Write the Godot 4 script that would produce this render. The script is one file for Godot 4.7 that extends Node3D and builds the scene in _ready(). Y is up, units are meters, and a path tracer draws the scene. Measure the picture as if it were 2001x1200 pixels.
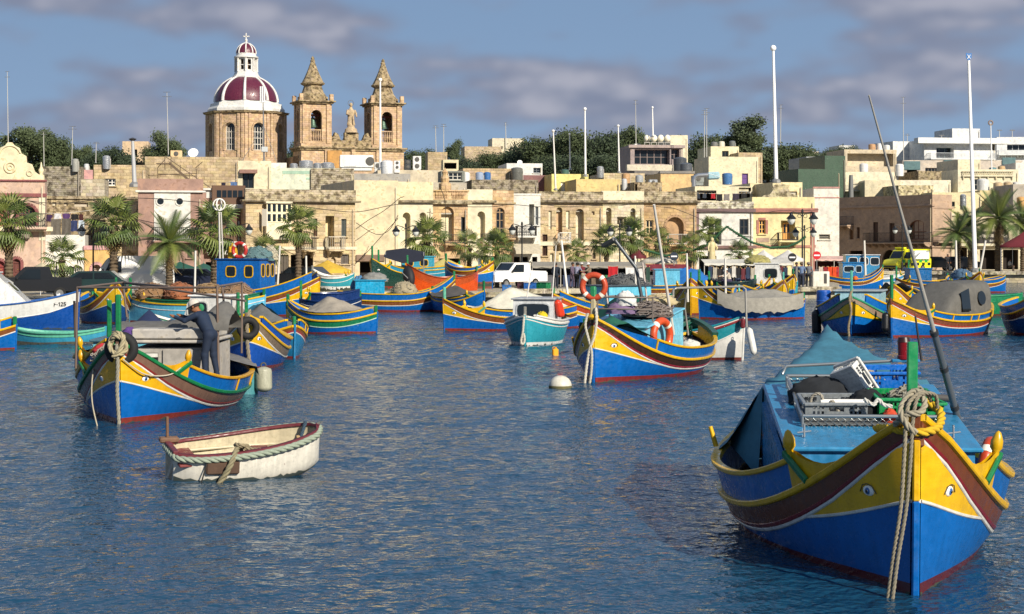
extends Node3D
# Harbour with painted fishing boats in front of a limestone village and its church.
const F := 3500.0      # focal length in pixels of the 2001 px wide photograph
const EYE := 3.5       # camera height above the water
const HY := 485.0      # row of the horizon
const CX := 1000.5
const LAND := 0.75     # quay level

var rng := RandomNumberGenerator.new()
var M := {}
var T := {}
var taken := {}

# ---------------------------------------------------------------- geometry collector
class G:
	var v := PackedVector3Array()
	var n := PackedVector3Array()
	var u := PackedVector2Array()
	var c := PackedColorArray()
	func t(a: Vector3, b: Vector3, d: Vector3, na := Vector3.ZERO, nb := Vector3.ZERO, nd := Vector3.ZERO) -> void:
		var k := (d - a).cross(b - a)
		if k.length_squared() < 1e-16:
			return
		if na == Vector3.ZERO:
			k = k.normalized()
			na = k
			nb = k
			nd = k
		elif k.dot(na + nb + nd) < 0.0:
			var x := b
			b = d
			d = x
			x = nb
			nb = nd
			nd = x
		v.append(a)
		v.append(b)
		v.append(d)
		n.append(na)
		n.append(nb)
		n.append(nd)
	func q(a: Vector3, b: Vector3, d: Vector3, e: Vector3) -> void:
		t(a, b, d)
		t(a, d, e)
	func qo(a: Vector3, b: Vector3, d: Vector3, e: Vector3, out: Vector3) -> void:
		if (d - a).cross(b - a).dot(out) >= 0.0:
			q(a, b, d, e)
		else:
			q(a, e, d, b)
	func box(at: Vector3, s: Vector3, b := Basis(), bev := 0.0) -> G:
		var h := s * 0.5
		bev = minf(bev, 0.45 * minf(s.x, minf(s.y, s.z)))
		var ax := [Vector3.RIGHT, Vector3.UP, Vector3.BACK]
		for i in 3:
			var j := (i + 1) % 3
			var k := (i + 2) % 3
			for sg in [-1.0, 1.0]:
				var ctr: Vector3 = ax[i] * h[i] * sg
				var J: Vector3 = ax[j] * (h[j] - bev)
				var K: Vector3 = ax[k] * (h[k] - bev)
				qo(at + b * (ctr - J - K), at + b * (ctr + J - K), at + b * (ctr + J + K), at + b * (ctr - J + K), b * (ax[i] * sg))
			if bev > 0.0:
				for sj in [-1.0, 1.0]:
					for sk in [-1.0, 1.0]:
						var I: Vector3 = ax[i] * (h[i] - bev)
						var pj: Vector3 = ax[j] * h[j] * sj + ax[k] * (h[k] - bev) * sk
						var pk: Vector3 = ax[j] * (h[j] - bev) * sj + ax[k] * h[k] * sk
						qo(at + b * (pj - I), at + b * (pj + I), at + b * (pk + I), at + b * (pk - I), b * (ax[j] * sj + ax[k] * sk))
		if bev > 0.0:
			for sx in [-1.0, 1.0]:
				for sy in [-1.0, 1.0]:
					for sz in [-1.0, 1.0]:
						var g := Vector3(sx, sy, sz)
						var e := h - Vector3.ONE * bev
						var o := b * g.normalized()
						t(at + b * (g * Vector3(h.x, e.y, e.z)), at + b * (g * Vector3(e.x, h.y, e.z)), at + b * (g * Vector3(e.x, e.y, h.z)), o, o, o)
		return self
	func span(a: Vector3, b: Vector3, bev := 0.0) -> G:   # box by two corners
		return box((a + b) * 0.5, (b - a).abs(), Basis(), bev)
	func bar(a: Vector3, b: Vector3, w: float, h: float, up := Vector3.UP, bev := 0.0) -> G:   # beam from a to b
		var z := (b - a)
		var l := z.length()
		z /= l
		var x := up.cross(z)
		if x.length() < 0.01:
			x = Vector3.RIGHT
		x = x.normalized()
		return box((a + b) * 0.5, Vector3(w, h, l), Basis(x, z.cross(x), z), bev)
	func tube(p: Array, r, sides := 6, cap := true) -> G:
		var m := p.size()
		var rings := []
		var x := Vector3.ZERO
		for i in m:
			var d: Vector3 = (p[mini(i + 1, m - 1)] - p[maxi(i - 1, 0)]).normalized()
			if x == Vector3.ZERO:
				x = d.cross(Vector3.UP if absf(d.y) < 0.9 else Vector3.RIGHT).normalized()
			x = (x - d * x.dot(d)).normalized()
			var y := d.cross(x)
			var rr: float = r[i] if r is Array else r
			var ring := []
			for k in sides:
				var a := TAU * k / sides
				var nn: Vector3 = x * cos(a) + y * sin(a)
				ring.append([p[i] + nn * rr, nn])
			rings.append(ring)
		for i in m - 1:
			for k in sides:
				var l := (k + 1) % sides
				var a = rings[i][k]
				var b = rings[i][l]
				var d = rings[i + 1][l]
				var e = rings[i + 1][k]
				t(a[0], b[0], d[0], a[1], b[1], d[1])
				t(a[0], d[0], e[0], a[1], d[1], e[1])
		if cap:
			for i in [0, m - 1]:
				for k in range(1, sides - 1):
					t(rings[i][0][0], rings[i][k][0], rings[i][k + 1][0])
		return self
	func lathe(prof: Array, sides := 12, at := Vector3.ZERO, b := Basis(), smooth := false, turn := 0.0) -> G:
		var m := prof.size()
		for i in m - 1:
			var p: Vector2 = prof[i]
			var s: Vector2 = prof[i + 1]
			var e := (s - p)
			var n0 := Vector2(e.y, -e.x).normalized()
			var n1 := n0
			if smooth:
				var ea: Vector2 = prof[i + 1] - prof[maxi(i - 1, 0)]
				var eb: Vector2 = prof[mini(i + 2, m - 1)] - prof[i]
				n0 = Vector2(ea.y, -ea.x).normalized()
				n1 = Vector2(eb.y, -eb.x).normalized()
			for k in sides:
				var a0 := TAU * k / sides + turn
				var a1 := TAU * (k + 1) / sides + turn
				if sides <= 8 and not smooth:
					var am := (a0 + a1) * 0.5
					var nn := b * Vector3(cos(am) * n0.x, n0.y, sin(am) * n0.x)
					var A := at + b * Vector3(cos(a0) * p.x, p.y, sin(a0) * p.x)
					var B := at + b * Vector3(cos(a1) * p.x, p.y, sin(a1) * p.x)
					var C := at + b * Vector3(cos(a1) * s.x, s.y, sin(a1) * s.x)
					var D := at + b * Vector3(cos(a0) * s.x, s.y, sin(a0) * s.x)
					t(A, B, C, nn, nn, nn)
					t(A, C, D, nn, nn, nn)
					continue
				var c0 := Vector3(cos(a0), 0, sin(a0))
				var c1 := Vector3(cos(a1), 0, sin(a1))
				var A2 := at + b * (c0 * p.x + Vector3.UP * p.y)
				var B2 := at + b * (c1 * p.x + Vector3.UP * p.y)
				var C2 := at + b * (c1 * s.x + Vector3.UP * s.y)
				var D2 := at + b * (c0 * s.x + Vector3.UP * s.y)
				var na := b * (c0 * n0.x + Vector3.UP * n0.y)
				var nb := b * (c1 * n0.x + Vector3.UP * n0.y)
				var nc := b * (c1 * n1.x + Vector3.UP * n1.y)
				var nd := b * (c0 * n1.x + Vector3.UP * n1.y)
				t(A2, B2, C2, na, nb, nc)
				t(A2, C2, D2, na, nc, nd)
		return self
	func grid(rows: Array, closed := false, flat := false) -> G:
		var m := rows.size()
		var w: int = rows[0].size()
		var nn := []
		for i in m:
			var row := []
			for k in w:
				var kl := (k - 1 + w) % w if closed else maxi(k - 1, 0)
				var kr := (k + 1) % w if closed else mini(k + 1, w - 1)
				var a: Vector3 = rows[i][kr] - rows[i][kl]
				var b: Vector3 = rows[mini(i + 1, m - 1)][k] - rows[maxi(i - 1, 0)][k]
				var x := a.cross(b)
				row.append(x.normalized() if x.length_squared() > 1e-14 else Vector3.ZERO)
			nn.append(row)
		for i in m - 1:
			for k in (w if closed else w - 1):
				var l := (k + 1) % w
				if flat or nn[i][k] == Vector3.ZERO or nn[i][l] == Vector3.ZERO or nn[i + 1][k] == Vector3.ZERO or nn[i + 1][l] == Vector3.ZERO:
					q(rows[i][k], rows[i][l], rows[i + 1][l], rows[i + 1][k])
				else:
					t(rows[i][k], rows[i][l], rows[i + 1][l], nn[i][k], nn[i][l], nn[i + 1][l])
					t(rows[i][k], rows[i + 1][l], rows[i + 1][k], nn[i][k], nn[i + 1][l], nn[i + 1][k])
		return self
	func poly(p: PackedVector2Array, xf: Transform3D, depth: float) -> G:   # outline in xf's xy plane, pushed along +z
		var idx := Geometry2D.triangulate_polygon(p)
		var z := Vector3(0, 0, depth)
		for i in range(0, idx.size(), 3):
			for back in [false, true]:
				var o: Vector3 = Vector3.ZERO if back else z
				var a := xf * (Vector3(p[idx[i]].x, p[idx[i]].y, 0) + o)
				var b := xf * (Vector3(p[idx[i + 1]].x, p[idx[i + 1]].y, 0) + o)
				var d := xf * (Vector3(p[idx[i + 2]].x, p[idx[i + 2]].y, 0) + o)
				var nn := (xf.basis.z * (-1.0 if back else 1.0)).normalized()
				t(a, b, d, nn, nn, nn)
		for i in p.size():
			var a2 := p[i]
			var b2 := p[(i + 1) % p.size()]
			q(xf * Vector3(a2.x, a2.y, 0), xf * Vector3(b2.x, b2.y, 0), xf * Vector3(b2.x, b2.y, depth), xf * Vector3(a2.x, a2.y, depth))
		return self
	func ball(at: Vector3, r: Vector3, sides := 12, rows := 8, b := Basis()) -> G:
		var rr := []
		for i in rows + 1:
			var a := PI * i / rows
			var row := []
			for k in sides:
				var w := TAU * k / sides
				row.append(at + b * (Vector3(sin(a) * cos(w), cos(a), sin(a) * sin(w)) * r))
			rr.append(row)
		return grid(rr, true)
	func torus(at: Vector3, R: float, r: float, b := Basis(), sides := 20, tube_sides := 8, a0 := 0.0, a1 := TAU) -> G:   # ring in b's xy plane
		var rows := []
		for i in sides + 1:
			var a := lerpf(a0, a1, float(i) / sides)
			var row := []
			for k in tube_sides:
				var w := TAU * k / tube_sides
				row.append(at + b * (Vector3(cos(a), sin(a), 0) * (R + r * cos(w)) + Vector3(0, 0, r * sin(w))))
			rows.append(row)
		return grid(rows, true)
	func add(o: G, xf := Transform3D()) -> G:
		for i in o.v.size():
			v.append(xf * o.v[i])
			n.append((xf.basis * o.n[i]).normalized())
		return self
	func mesh() -> ArrayMesh:
		var a := []
		a.resize(Mesh.ARRAY_MAX)
		a[Mesh.ARRAY_VERTEX] = v
		a[Mesh.ARRAY_NORMAL] = n
		if u.size() == v.size():
			a[Mesh.ARRAY_TEX_UV] = u
		if c.size() == v.size():
			a[Mesh.ARRAY_COLOR] = c
		var m := ArrayMesh.new()
		m.add_surface_from_arrays(Mesh.PRIMITIVE_TRIANGLES, a)
		return m

# ---------------------------------------------------------------- objects
func V(x: float, y: float, z: float) -> Vector3:
	return Vector3(x, y, z)

func numbered(called: String) -> String:
	var k: int = taken.get(called, 0)
	taken[called] = k + 1
	return called if k == 0 else "%s_%03d" % [called, k]

func thing(called: String, label: String, category: String, at := Vector3.ZERO, turn := 0.0, group := "") -> Node3D:
	var o := Node3D.new()
	o.name = numbered(called)
	add_child(o, true)
	o.position = at
	o.rotation.y = turn
	tag(o, label, category, group)
	return o

func tag(o: Node3D, label: String, category: String, group := "") -> Node3D:
	o.set_meta("label", label)
	o.set_meta("category", category)
	if group:
		o.set_meta("group", group)
	return o

func obj(called: String, g, m: Material, parent: Node = self) -> MeshInstance3D:
	var o := MeshInstance3D.new()
	o.mesh = g.mesh() if g is G else g
	o.material_override = m
	o.name = numbered(called) if parent == self else called
	parent.add_child(o, true)
	return o

func copy_of(o: Node3D, at: Vector3, turn: float, label: String, size := 1.0) -> Node3D:
	var d: Node3D = o.duplicate()
	d.name = numbered(str(o.name).rstrip("0123456789").rstrip("_"))
	add_child(d, true)
	d.position = at
	d.rotation.y = turn
	d.scale = Vector3.ONE * size
	d.set_meta("label", label)
	return d

func P(px: float, py: float, d: float) -> Vector3:    # the place that a pixel of the photograph shows at distance d
	return V((px - CX) / F * d, EYE - (py - HY) / F * d, -d)
func G0(px: float, d: float, y := LAND) -> Vector3:   # the same on the ground
	return V((px - CX) / F * d, y, -d)
func wd(py: float) -> float:                          # distance at which the water shows on row py
	return F * EYE / (py - HY)

# ---------------------------------------------------------------- textures and materials
func noise(freq: float, oct := 4, s := 1, kind := FastNoiseLite.TYPE_SIMPLEX_SMOOTH) -> FastNoiseLite:
	var f := FastNoiseLite.new()
	f.noise_type = kind
	f.seed = s
	f.frequency = freq
	f.fractal_octaves = oct
	return f

func bytes(freq: float, oct: int, s: int, w := 512, h := 512, kind := FastNoiseLite.TYPE_SIMPLEX_SMOOTH) -> PackedByteArray:
	return noise(freq, oct, s, kind).get_seamless_image(w, h).get_data()

func tex_from(w: int, h: int, data: PackedByteArray, ch := 3) -> ImageTexture:
	return ImageTexture.create_from_image(Image.create_from_data(w, h, false, Image.FORMAT_RGB8 if ch == 3 else Image.FORMAT_L8, data))

func make_textures() -> void:
	var S := 512
	var a := bytes(0.008, 5, 11)
	var b := bytes(0.03, 4, 12)
	var d := bytes(0.15, 3, 13)
	var e := bytes(0.012, 5, 14)
	var plaster := PackedByteArray()
	var stone := PackedByteArray()
	var lichen := PackedByteArray()
	var paint := PackedByteArray()
	var cloth := PackedByteArray()
	var height := PackedByteArray()
	for x in [plaster, stone, lichen, paint, cloth]:
		x.resize(S * S * 3)
	height.resize(S * S)
	var tone := []
	var tr := RandomNumberGenerator.new()
	tr.seed = 5
	for i in 24 * 12:
		tone.append(V(1, 1, 1) * tr.randf_range(0.87, 1.0) * V(1, tr.randf_range(0.97, 1.0), tr.randf_range(0.9, 1.0)))
	for y in S:
		var course := y * 24 / S
		var fy := (y * 24 % S) / float(S)
		for x in S:
			var i := y * S + x
			var na := a[i] / 255.0
			var nb := b[i] / 255.0
			var nd := d[i] / 255.0
			var ne := e[i] / 255.0
			# plaster: cloudy tone, pale flakes, grey weathering
			var w := 0.86 + 0.2 * (na - 0.5) + 0.12 * (nb - 0.5) + 0.05 * (nd - 0.5)
			var flake := clampf((ne - 0.62) * 9.0, 0, 1) * 0.5
			var pc := V(w, w, w).lerp(V(0.97, 0.95, 0.9), flake)
			pc = pc.lerp(V(0.62, 0.58, 0.5), clampf((nb * 0.6 + na * 0.4 - 0.62) * 7.0, 0, 1) * 0.45)
			# stone: courses of blocks a little different in tone
			var bx := int(floor((x * 12.0 / S) + (0.5 if course % 2 else 0.0))) % 12
			var fx := fposmod(x * 12.0 / S + (0.5 if course % 2 else 0.0), 1.0)
			var joint := clampf(minf(minf(fy, 1.0 - fy) * 9.0, minf(fx, 1.0 - fx) * 18.0), 0, 1)
			var sc: Vector3 = tone[course * 12 + bx]
			sc *= (0.86 + 0.16 * (na - 0.5) + 0.12 * (nb - 0.5) + 0.16 * (nd - 0.5)) * (0.93 + 0.07 * joint) + 0.06
			sc = sc.lerp(V(0.6, 0.55, 0.47), clampf((ne - 0.62) * 6.0, 0, 1) * 0.35 * (0.4 + nd))
			# lichen: black and grey crust on old coping
			var lk := clampf((0.55 * ne + 0.25 * nb + 0.3 * nd - 0.52) * 5.0, 0, 1)
			var lc := sc.lerp(V(0.26, 0.24, 0.2), lk * 0.7).lerp(V(0.8, 0.76, 0.66), clampf((nb - 0.66) * 7.0, 0, 1) * 0.6)
			# boat paint: brushed and scuffed
			var st := b[(y / 12) * S + x] / 255.0       # streaks that run down
			var pv := 0.9 + 0.12 * (na - 0.5) + 0.1 * (nb - 0.5) + 0.05 * (nd - 0.5) + 0.14 * (st - 0.5)
			var pp := V(pv, pv, pv).lerp(V(0.72, 0.7, 0.66), clampf((nd * 0.6 + nb * 0.5 - 0.75) * 14.0, 0, 1) * 0.6)
			var cv := 0.86 + 0.16 * (na - 0.5) + 0.2 * (nd - 0.5) + 0.1 * (nb - 0.5)
			height[i] = int(clampf(0.35 + 0.35 * joint + 0.25 * (nd - 0.5) + 0.25 * (nb - 0.5), 0, 1) * 255)
			for k in 3:
				plaster[i * 3 + k] = int(clampf(pc[k], 0, 1) * 255)
				stone[i * 3 + k] = int(clampf(sc[k], 0, 1) * 255)
				lichen[i * 3 + k] = int(clampf(lc[k], 0, 1) * 255)
				paint[i * 3 + k] = int(clampf(pp[k], 0, 1) * 255)
				cloth[i * 3 + k] = int(clampf(cv, 0, 1) * 255)
	T.plaster = tex_from(S, S, plaster)
	T.stone = tex_from(S, S, stone)
	T.lichen = tex_from(S, S, lichen)
	T.paint = tex_from(S, S, paint)
	T.cloth = tex_from(S, S, cloth)
	T.height = tex_from(S, S, height, 1)
	T.rough = tex_from(S, S, b, 1)

# surface kinds: plaster, stone, lichen, paint, cloth or none; col is an sRGB colour
func mat(col: String, kind := "", rough := 0.6, metal := 0.0, opt := {}) -> StandardMaterial3D:
	var key := col + kind + str(rough) + str(metal) + str(opt)
	if M.has(key):
		return M[key]
	var m := StandardMaterial3D.new()
	m.albedo_color = Color(col)
	if kind in ["plaster", "stone", "lichen"]:   # limestone and limewash are paler than they look at first
		var lum := m.albedo_color.get_luminance()
		m.albedo_color = m.albedo_color.lerp(Color(lum, lum, lum * 0.98), 0.3).lightened(0.15)
	m.roughness = rough
	m.metallic = metal
	if kind:
		m.albedo_texture = T[kind]
		m.uv1_triplanar = true
		var per := 0.16
		if kind in ["plaster", "stone", "lichen"]:
			m.uv1_world_triplanar = true
			m.uv1_triplanar_sharpness = 8.0
			if kind != "plaster":
				m.heightmap_enabled = true
				m.heightmap_texture = T.height
				m.heightmap_scale = 7.0
		elif kind == "paint":
			per = 0.45
			m.roughness = minf(1.0, rough * 1.7)
			m.roughness_texture = T.rough
		else:
			per = 0.7
		if kind == "lichen":
			per = 0.25
		m.uv1_scale = Vector3.ONE * opt.get("per", per)
	if opt.has("coat"):
		m.clearcoat_enabled = true
		m.clearcoat = opt.coat
		m.clearcoat_roughness = 0.15
	if opt.has("back"):
		m.backlight_enabled = true
		m.backlight = Color(1, 1, 1) * float(opt.back)
	M[key] = m
	return m

func paint(col: String) -> StandardMaterial3D:
	return mat(col, "paint", 0.38)
func cloth(col: String) -> StandardMaterial3D:
	return mat(col, "cloth", 0.85)
func plain(col: String, rough := 0.6, metal := 0.0) -> StandardMaterial3D:
	return mat(col, "", rough, metal)
func glass() -> StandardMaterial3D:
	return mat("1b2126", "", 0.08)

func _ready() -> void:
	rng.seed = 7
	make_textures()
	make_light()
	make_water()
	make_land()
	make_front_row()
	make_church()
	make_back_rows()
	make_trees()
	make_palms()
	make_masts()
	make_lamps()
	make_roof_things()
	make_cables()
	make_near_boat()
	make_dinghy()
	make_left_boat()
	make_center_boat()
	make_fleet()
	make_quay_life()

# ---------------------------------------------------------------- camera, light, sky
func make_light() -> void:
	var cam := Camera3D.new()
	cam.name = "camera"
	cam.position = V(0, EYE, 0)
	cam.projection = Camera3D.PROJECTION_FRUSTUM
	cam.keep_aspect = Camera3D.KEEP_HEIGHT
	cam.near = 0.5
	cam.far = 3000.0
	cam.size = 0.5 * 1200.0 / F
	cam.frustum_offset = Vector2(0, 0.5 * (HY - 600.0) / F)
	add_child(cam)
	cam.current = true
	var env := Environment.new()
	env.background_mode = Environment.BG_SKY
	env.tonemap_mode = Environment.TONE_MAPPER_LINEAR
	env.tonemap_exposure = 1.5
	env.sdfgi_enabled = true
	env.ssao_enabled = true
	env.ssil_enabled = true
	var sky := Sky.new()
	var pano := PanoramaSkyMaterial.new()
	pano.panorama = sky_picture()
	sky.sky_material = pano
	env.sky = sky
	var we := WorldEnvironment.new()
	we.name = "world_environment"
	we.environment = env
	add_child(we)
	var sun := DirectionalLight3D.new()
	sun.name = "sun"
	sun.light_energy = 1.5
	sun.light_color = Color(1.0, 0.96, 0.89)
	sun.light_angular_distance = 0.5
	sun.shadow_enabled = true
	var az := deg_to_rad(36.0)
	var el := deg_to_rad(29.0)
	var to := V(sin(az) * cos(el), sin(el), cos(az) * cos(el))
	add_child(sun)
	sun.look_at_from_position(Vector3.ZERO, -to, Vector3.UP)

func sky_picture() -> ImageTexture:
	var W := 2048
	var Hh := 1024
	var im := Image.create(W, Hh, false, Image.FORMAT_RGBF)
	var n1 := noise(3.4, 5, 21)
	var n2 := noise(9.0, 4, 22)
	var n3 := noise(1.3, 2, 25)
	for y in Hh:
		var el := (0.5 - (y + 0.5) / Hh) * PI
		var s := sin(maxf(el, 0.0))
		var low := pow(1.0 - s, 9.0)
		var base := V(0.122, 0.198, 0.325).lerp(V(0.21, 0.297, 0.415), low)
		if el < -0.02:
			im.fill_rect(Rect2i(0, y, W, Hh - y), Color(0.12, 0.17, 0.22))
			break
		for x in W:
			var az := (x + 0.5) / W * TAU
			# clouds lie in a flat layer, so they crowd together towards the horizon
			var k := 1.0 / (s + 0.16)
			var p := V(sin(az) * k * 0.55, el * 2.4, cos(az) * k * 0.55)
			var c := n1.get_noise_3dv(p * 0.9) + 0.5 * n2.get_noise_3dv(p) + 0.6 * n3.get_noise_3dv(p)
			var cover := smoothstep(-0.22, 0.36, c)
			var lit := clampf(0.5 + 1.6 * n2.get_noise_3dv(p + V(0.05, 0.06, 0.0)), 0, 1)
			var cc := V(0.15, 0.165, 0.228).lerp(V(0.31, 0.305, 0.35), lit * (0.12 + 0.75 * smoothstep(0.2, 0.6, c)))
			var o := base.lerp(cc, cover * 0.85)
			im.set_pixel(x, y, Color(o.x, o.y, o.z))
	return ImageTexture.create_from_image(im)

# ---------------------------------------------------------------- water, land
func wave(n1: FastNoiseLite, n2: FastNoiseLite, n3: FastNoiseLite, x: float, z: float, fine: float) -> float:
	return 0.04 * n1.get_noise_2d(x * 0.55, z) + fine * (0.55 + 0.9 * smoothstep(-0.45, 0.35, n1.get_noise_2d(x * 0.09 + 50.0, z * 0.16))) * (0.034 * n2.get_noise_2d(x * 0.7, z) + 0.034 * n3.get_noise_2d(x * 0.8, z))

func make_water() -> void:
	var n1 := noise(0.16, 2, 31)
	var n2 := noise(0.55, 2, 32)
	var n3 := noise(2.1, 3, 33)
	var g := G.new()
	var zs := []
	var z := 11.0
	while z < 140.0:
		zs.append(z)
		z += 0.075 if z < 30.0 else 0.075 + (z - 30.0) * 0.0045
	var cols := 330
	var hw := 0.31
	var prev := PackedVector3Array()
	var pn := PackedVector3Array()
	for d in zs:
		var row := PackedVector3Array()
		var rn := PackedVector3Array()
		var wide: float = 8.0 + d * hw
		var fine := clampf(1.25 - d / 150.0, 0.35, 1.0)
		for k in cols + 1:
			var x: float = (2.0 * k / cols - 1.0) * wide
			var h := wave(n1, n2, n3, x, -d, fine)
			var e := 0.05
			var hx := wave(n1, n2, n3, x + e, -d, fine)
			var hz := wave(n1, n2, n3, x, -d + e, fine)
			row.append(V(x, h, -d))
			rn.append(V(-(hx - h) / e, 1.0, -(hz - h) / e).normalized())
		if prev.size():
			for k in cols:
				g.t(prev[k], prev[k + 1], row[k + 1], pn[k], pn[k + 1], rn[k + 1])
				g.t(prev[k], row[k + 1], row[k], pn[k], rn[k + 1], rn[k])
		prev = row
		pn = rn
	# calm sheet around it, out to the horizon
	var B := 2500.0
	var y := -0.012
	var a0: float = 8.0 + 11.0 * hw
	var a1: float = 8.0 + zs[-1] * hw
	var z1: float = -zs[-1]
	for r in [[V(-B, y, 400), V(B, y, 400), V(B, y, -11), V(-B, y, -11)], [V(-B, y, -11), V(-a0, y, -11), V(-a1, y, z1), V(-B, y, z1)], [V(B, y, -11), V(a0, y, -11), V(a1, y, z1), V(B, y, z1)], [V(-B, y, z1), V(B, y, z1), V(B, y, -B), V(-B, y, -B)]]:
		g.t(r[0], r[1], r[2], Vector3.UP, Vector3.UP, Vector3.UP)
		g.t(r[0], r[2], r[3], Vector3.UP, Vector3.UP, Vector3.UP)
	for p in g.v:
		g.u.append(Vector2(p.x, p.z) / 9.0)
	# ripples too fine for the mesh
	var S := 1024
	var r1 := bytes(0.02, 3, 41, S, S)
	var r2 := bytes(0.06, 3, 42, S, S)
	var hh := PackedByteArray()
	hh.resize(S * S)
	for i in S * S:
		hh[i] = (r1[i] * 5 + r2[i] * 3) / 8
	var m := StandardMaterial3D.new()
	m.albedo_color = Color(0.075, 0.235, 0.335)
	m.roughness = 0.07
	m.metallic_specular = 0.38
	m.heightmap_enabled = true
	m.heightmap_texture = tex_from(S, S, hh, 1)
	m.heightmap_scale = 6.5
	obj("water", g, m).set_meta("kind", "structure")

func ground_y(d: float) -> float:
	if d < 205.0:
		return 0.6
	return 0.6 + 13.4 * smoothstep(200.0, 300.0, d) + 10.0 * smoothstep(280.0, 470.0, d) - 22.0 * smoothstep(600.0, 900.0, d)

func make_land() -> void:
	var g := G.new()
	var nz := noise(0.01, 4, 51)
	var rows := []
	var d := 195.0
	while d < 960.0:
		var row := []
		for k in 61:
			var x := (k - 30) * 18.0
			var y := ground_y(d)
			if d > 205.0:
				y += nz.get_noise_2d(x, d) * 4.0 * smoothstep(230.0, 330.0, d)
			row.append(V(x, y if d > 196 else -1.0, -d))
		rows.append(row)
		d += 9.0 if d < 480.0 else 40.0
	g.grid(rows)
	obj("hill", g, mat("7d7a50", "plaster", 0.95, 0.0, {"per": 0.05})).set_meta("kind", "structure")
	# quay: an apron of paving that ends in a stone wall over the water
	var edge := [[-260, 84.0], [0, 90.0], [250, 97.0], [480, 106.0], [640, 110.0], [985, 110.0], [1010, 118.0], [1250, 121.0], [1640, 125.0]]
	var pts := PackedVector2Array()
	for e in edge:
		var p := G0(e[0], e[1])
		pts.append(Vector2(p.x, -p.z))
	for e in [[1640, 140.0], [1612, 152.0], [1722, 156.0], [1740, 210.0], [-400, 210.0]]:
		var p2 := G0(e[0], e[1])
		pts.append(Vector2(p2.x, -p2.z))
	var q := G.new()
	q.poly(pts, Transform3D(Basis(V(1, 0, 0), V(0, 0, -1), V(0, 1, 0)), V(0, -1.5, 0)), LAND + 1.5)
	obj("quay", q, mat("b3a58a", "stone", 0.9)).set_meta("kind", "structure")
	var q2 := G.new()
	pts = PackedVector2Array()
	for e in [[1690, 183.0], [2200, 178.0], [2200, 232.0], [1600, 232.0], [1570, 205.0]]:
		var p3 := G0(e[0], e[1])
		pts.append(Vector2(p3.x, -p3.z))
	q2.poly(pts, Transform3D(Basis(V(1, 0, 0), V(0, 0, -1), V(0, 1, 0)), V(0, -1.5, 0)), 1.1 + 1.5)
	obj("promenade", q2, mat("c0b08f", "stone", 0.9)).set_meta("kind", "structure")
	# coping blocks along the edges, each a stone of its own
	var cm := [mat("c9bd9f", "lichen", 0.9), mat("b9ac8e", "lichen", 0.9), mat("d2c6a6", "stone", 0.9)]
	var quay := get_node("quay")
	var prom := get_node("promenade")
	var unit := G.new().box(Vector3.ZERO, V(1, 1, 1), Basis(), 0.03).mesh()
	for run in [[edge, LAND, quay], [[[1690, 183.0], [2200, 178.0]], 1.1, prom]]:
		for i in run[0].size() - 1:
			var a := G0(run[0][i][0], run[0][i][1], run[1])
			var b := G0(run[0][i + 1][0], run[0][i + 1][1], run[1])
			var dir := (b - a).normalized()
			var l := a.distance_to(b)
			var s := 0.0
			while s < l - 0.2:
				var w := minf(rng.randf_range(1.3, 1.9), l - s)
				var o := obj("coping_stone", unit, cm[rng.randi() % 3], run[2])
				var bs := Basis(dir, Vector3.UP, dir.cross(Vector3.UP))
				o.transform = Transform3D(bs * Basis.from_scale(V(w - 0.03, 0.34, 0.62)), a + dir * (s + w / 2) + V(0, -0.1, 0) + bs.z * 0.12)
				s += w

# ---------------------------------------------------------------- houses
func outline(x0: float, y0: float, x1: float, y1: float, rise: float) -> PackedVector2Array:
	var p := PackedVector2Array([Vector2(x0, y0), Vector2(x1, y0)])
	if rise <= 0.0:
		p.append(Vector2(x1, y1))
		p.append(Vector2(x0, y1))
	else:
		var cx := (x0 + x1) / 2
		var rx := (x1 - x0) / 2
		for i in 11:
			var a := PI * i / 10
			p.append(Vector2(cx + cos(a) * rx, y1 - rise + sin(a) * rise))
	return p

func rim(g: G, p: PackedVector2Array, w: float, z0: float, z1: float, skip_first := false) -> void:   # bars along an outline, inside it when w > 0
	var c := Vector2.ZERO
	for a in p:
		c += a / p.size()
	for i in p.size():
		if skip_first and i == 0:
			continue
		var a := p[i]
		var b := p[(i + 1) % p.size()]
		var inw := (b - a).normalized().orthogonal()
		if inw.dot(c - a) < 0:
			inw = -inw
		var m := (a + b) / 2 + inw * w * 0.5
		var dir := (b - a).normalized()
		g.box(V(m.x, m.y, (z0 + z1) / 2), V(a.distance_to(b) + 0.01 * (i % 3), absf(w), absf(z1 - z0) + 0.002 * (i % 2)), Basis(V(0, 0, 1), dir.angle()))

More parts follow.
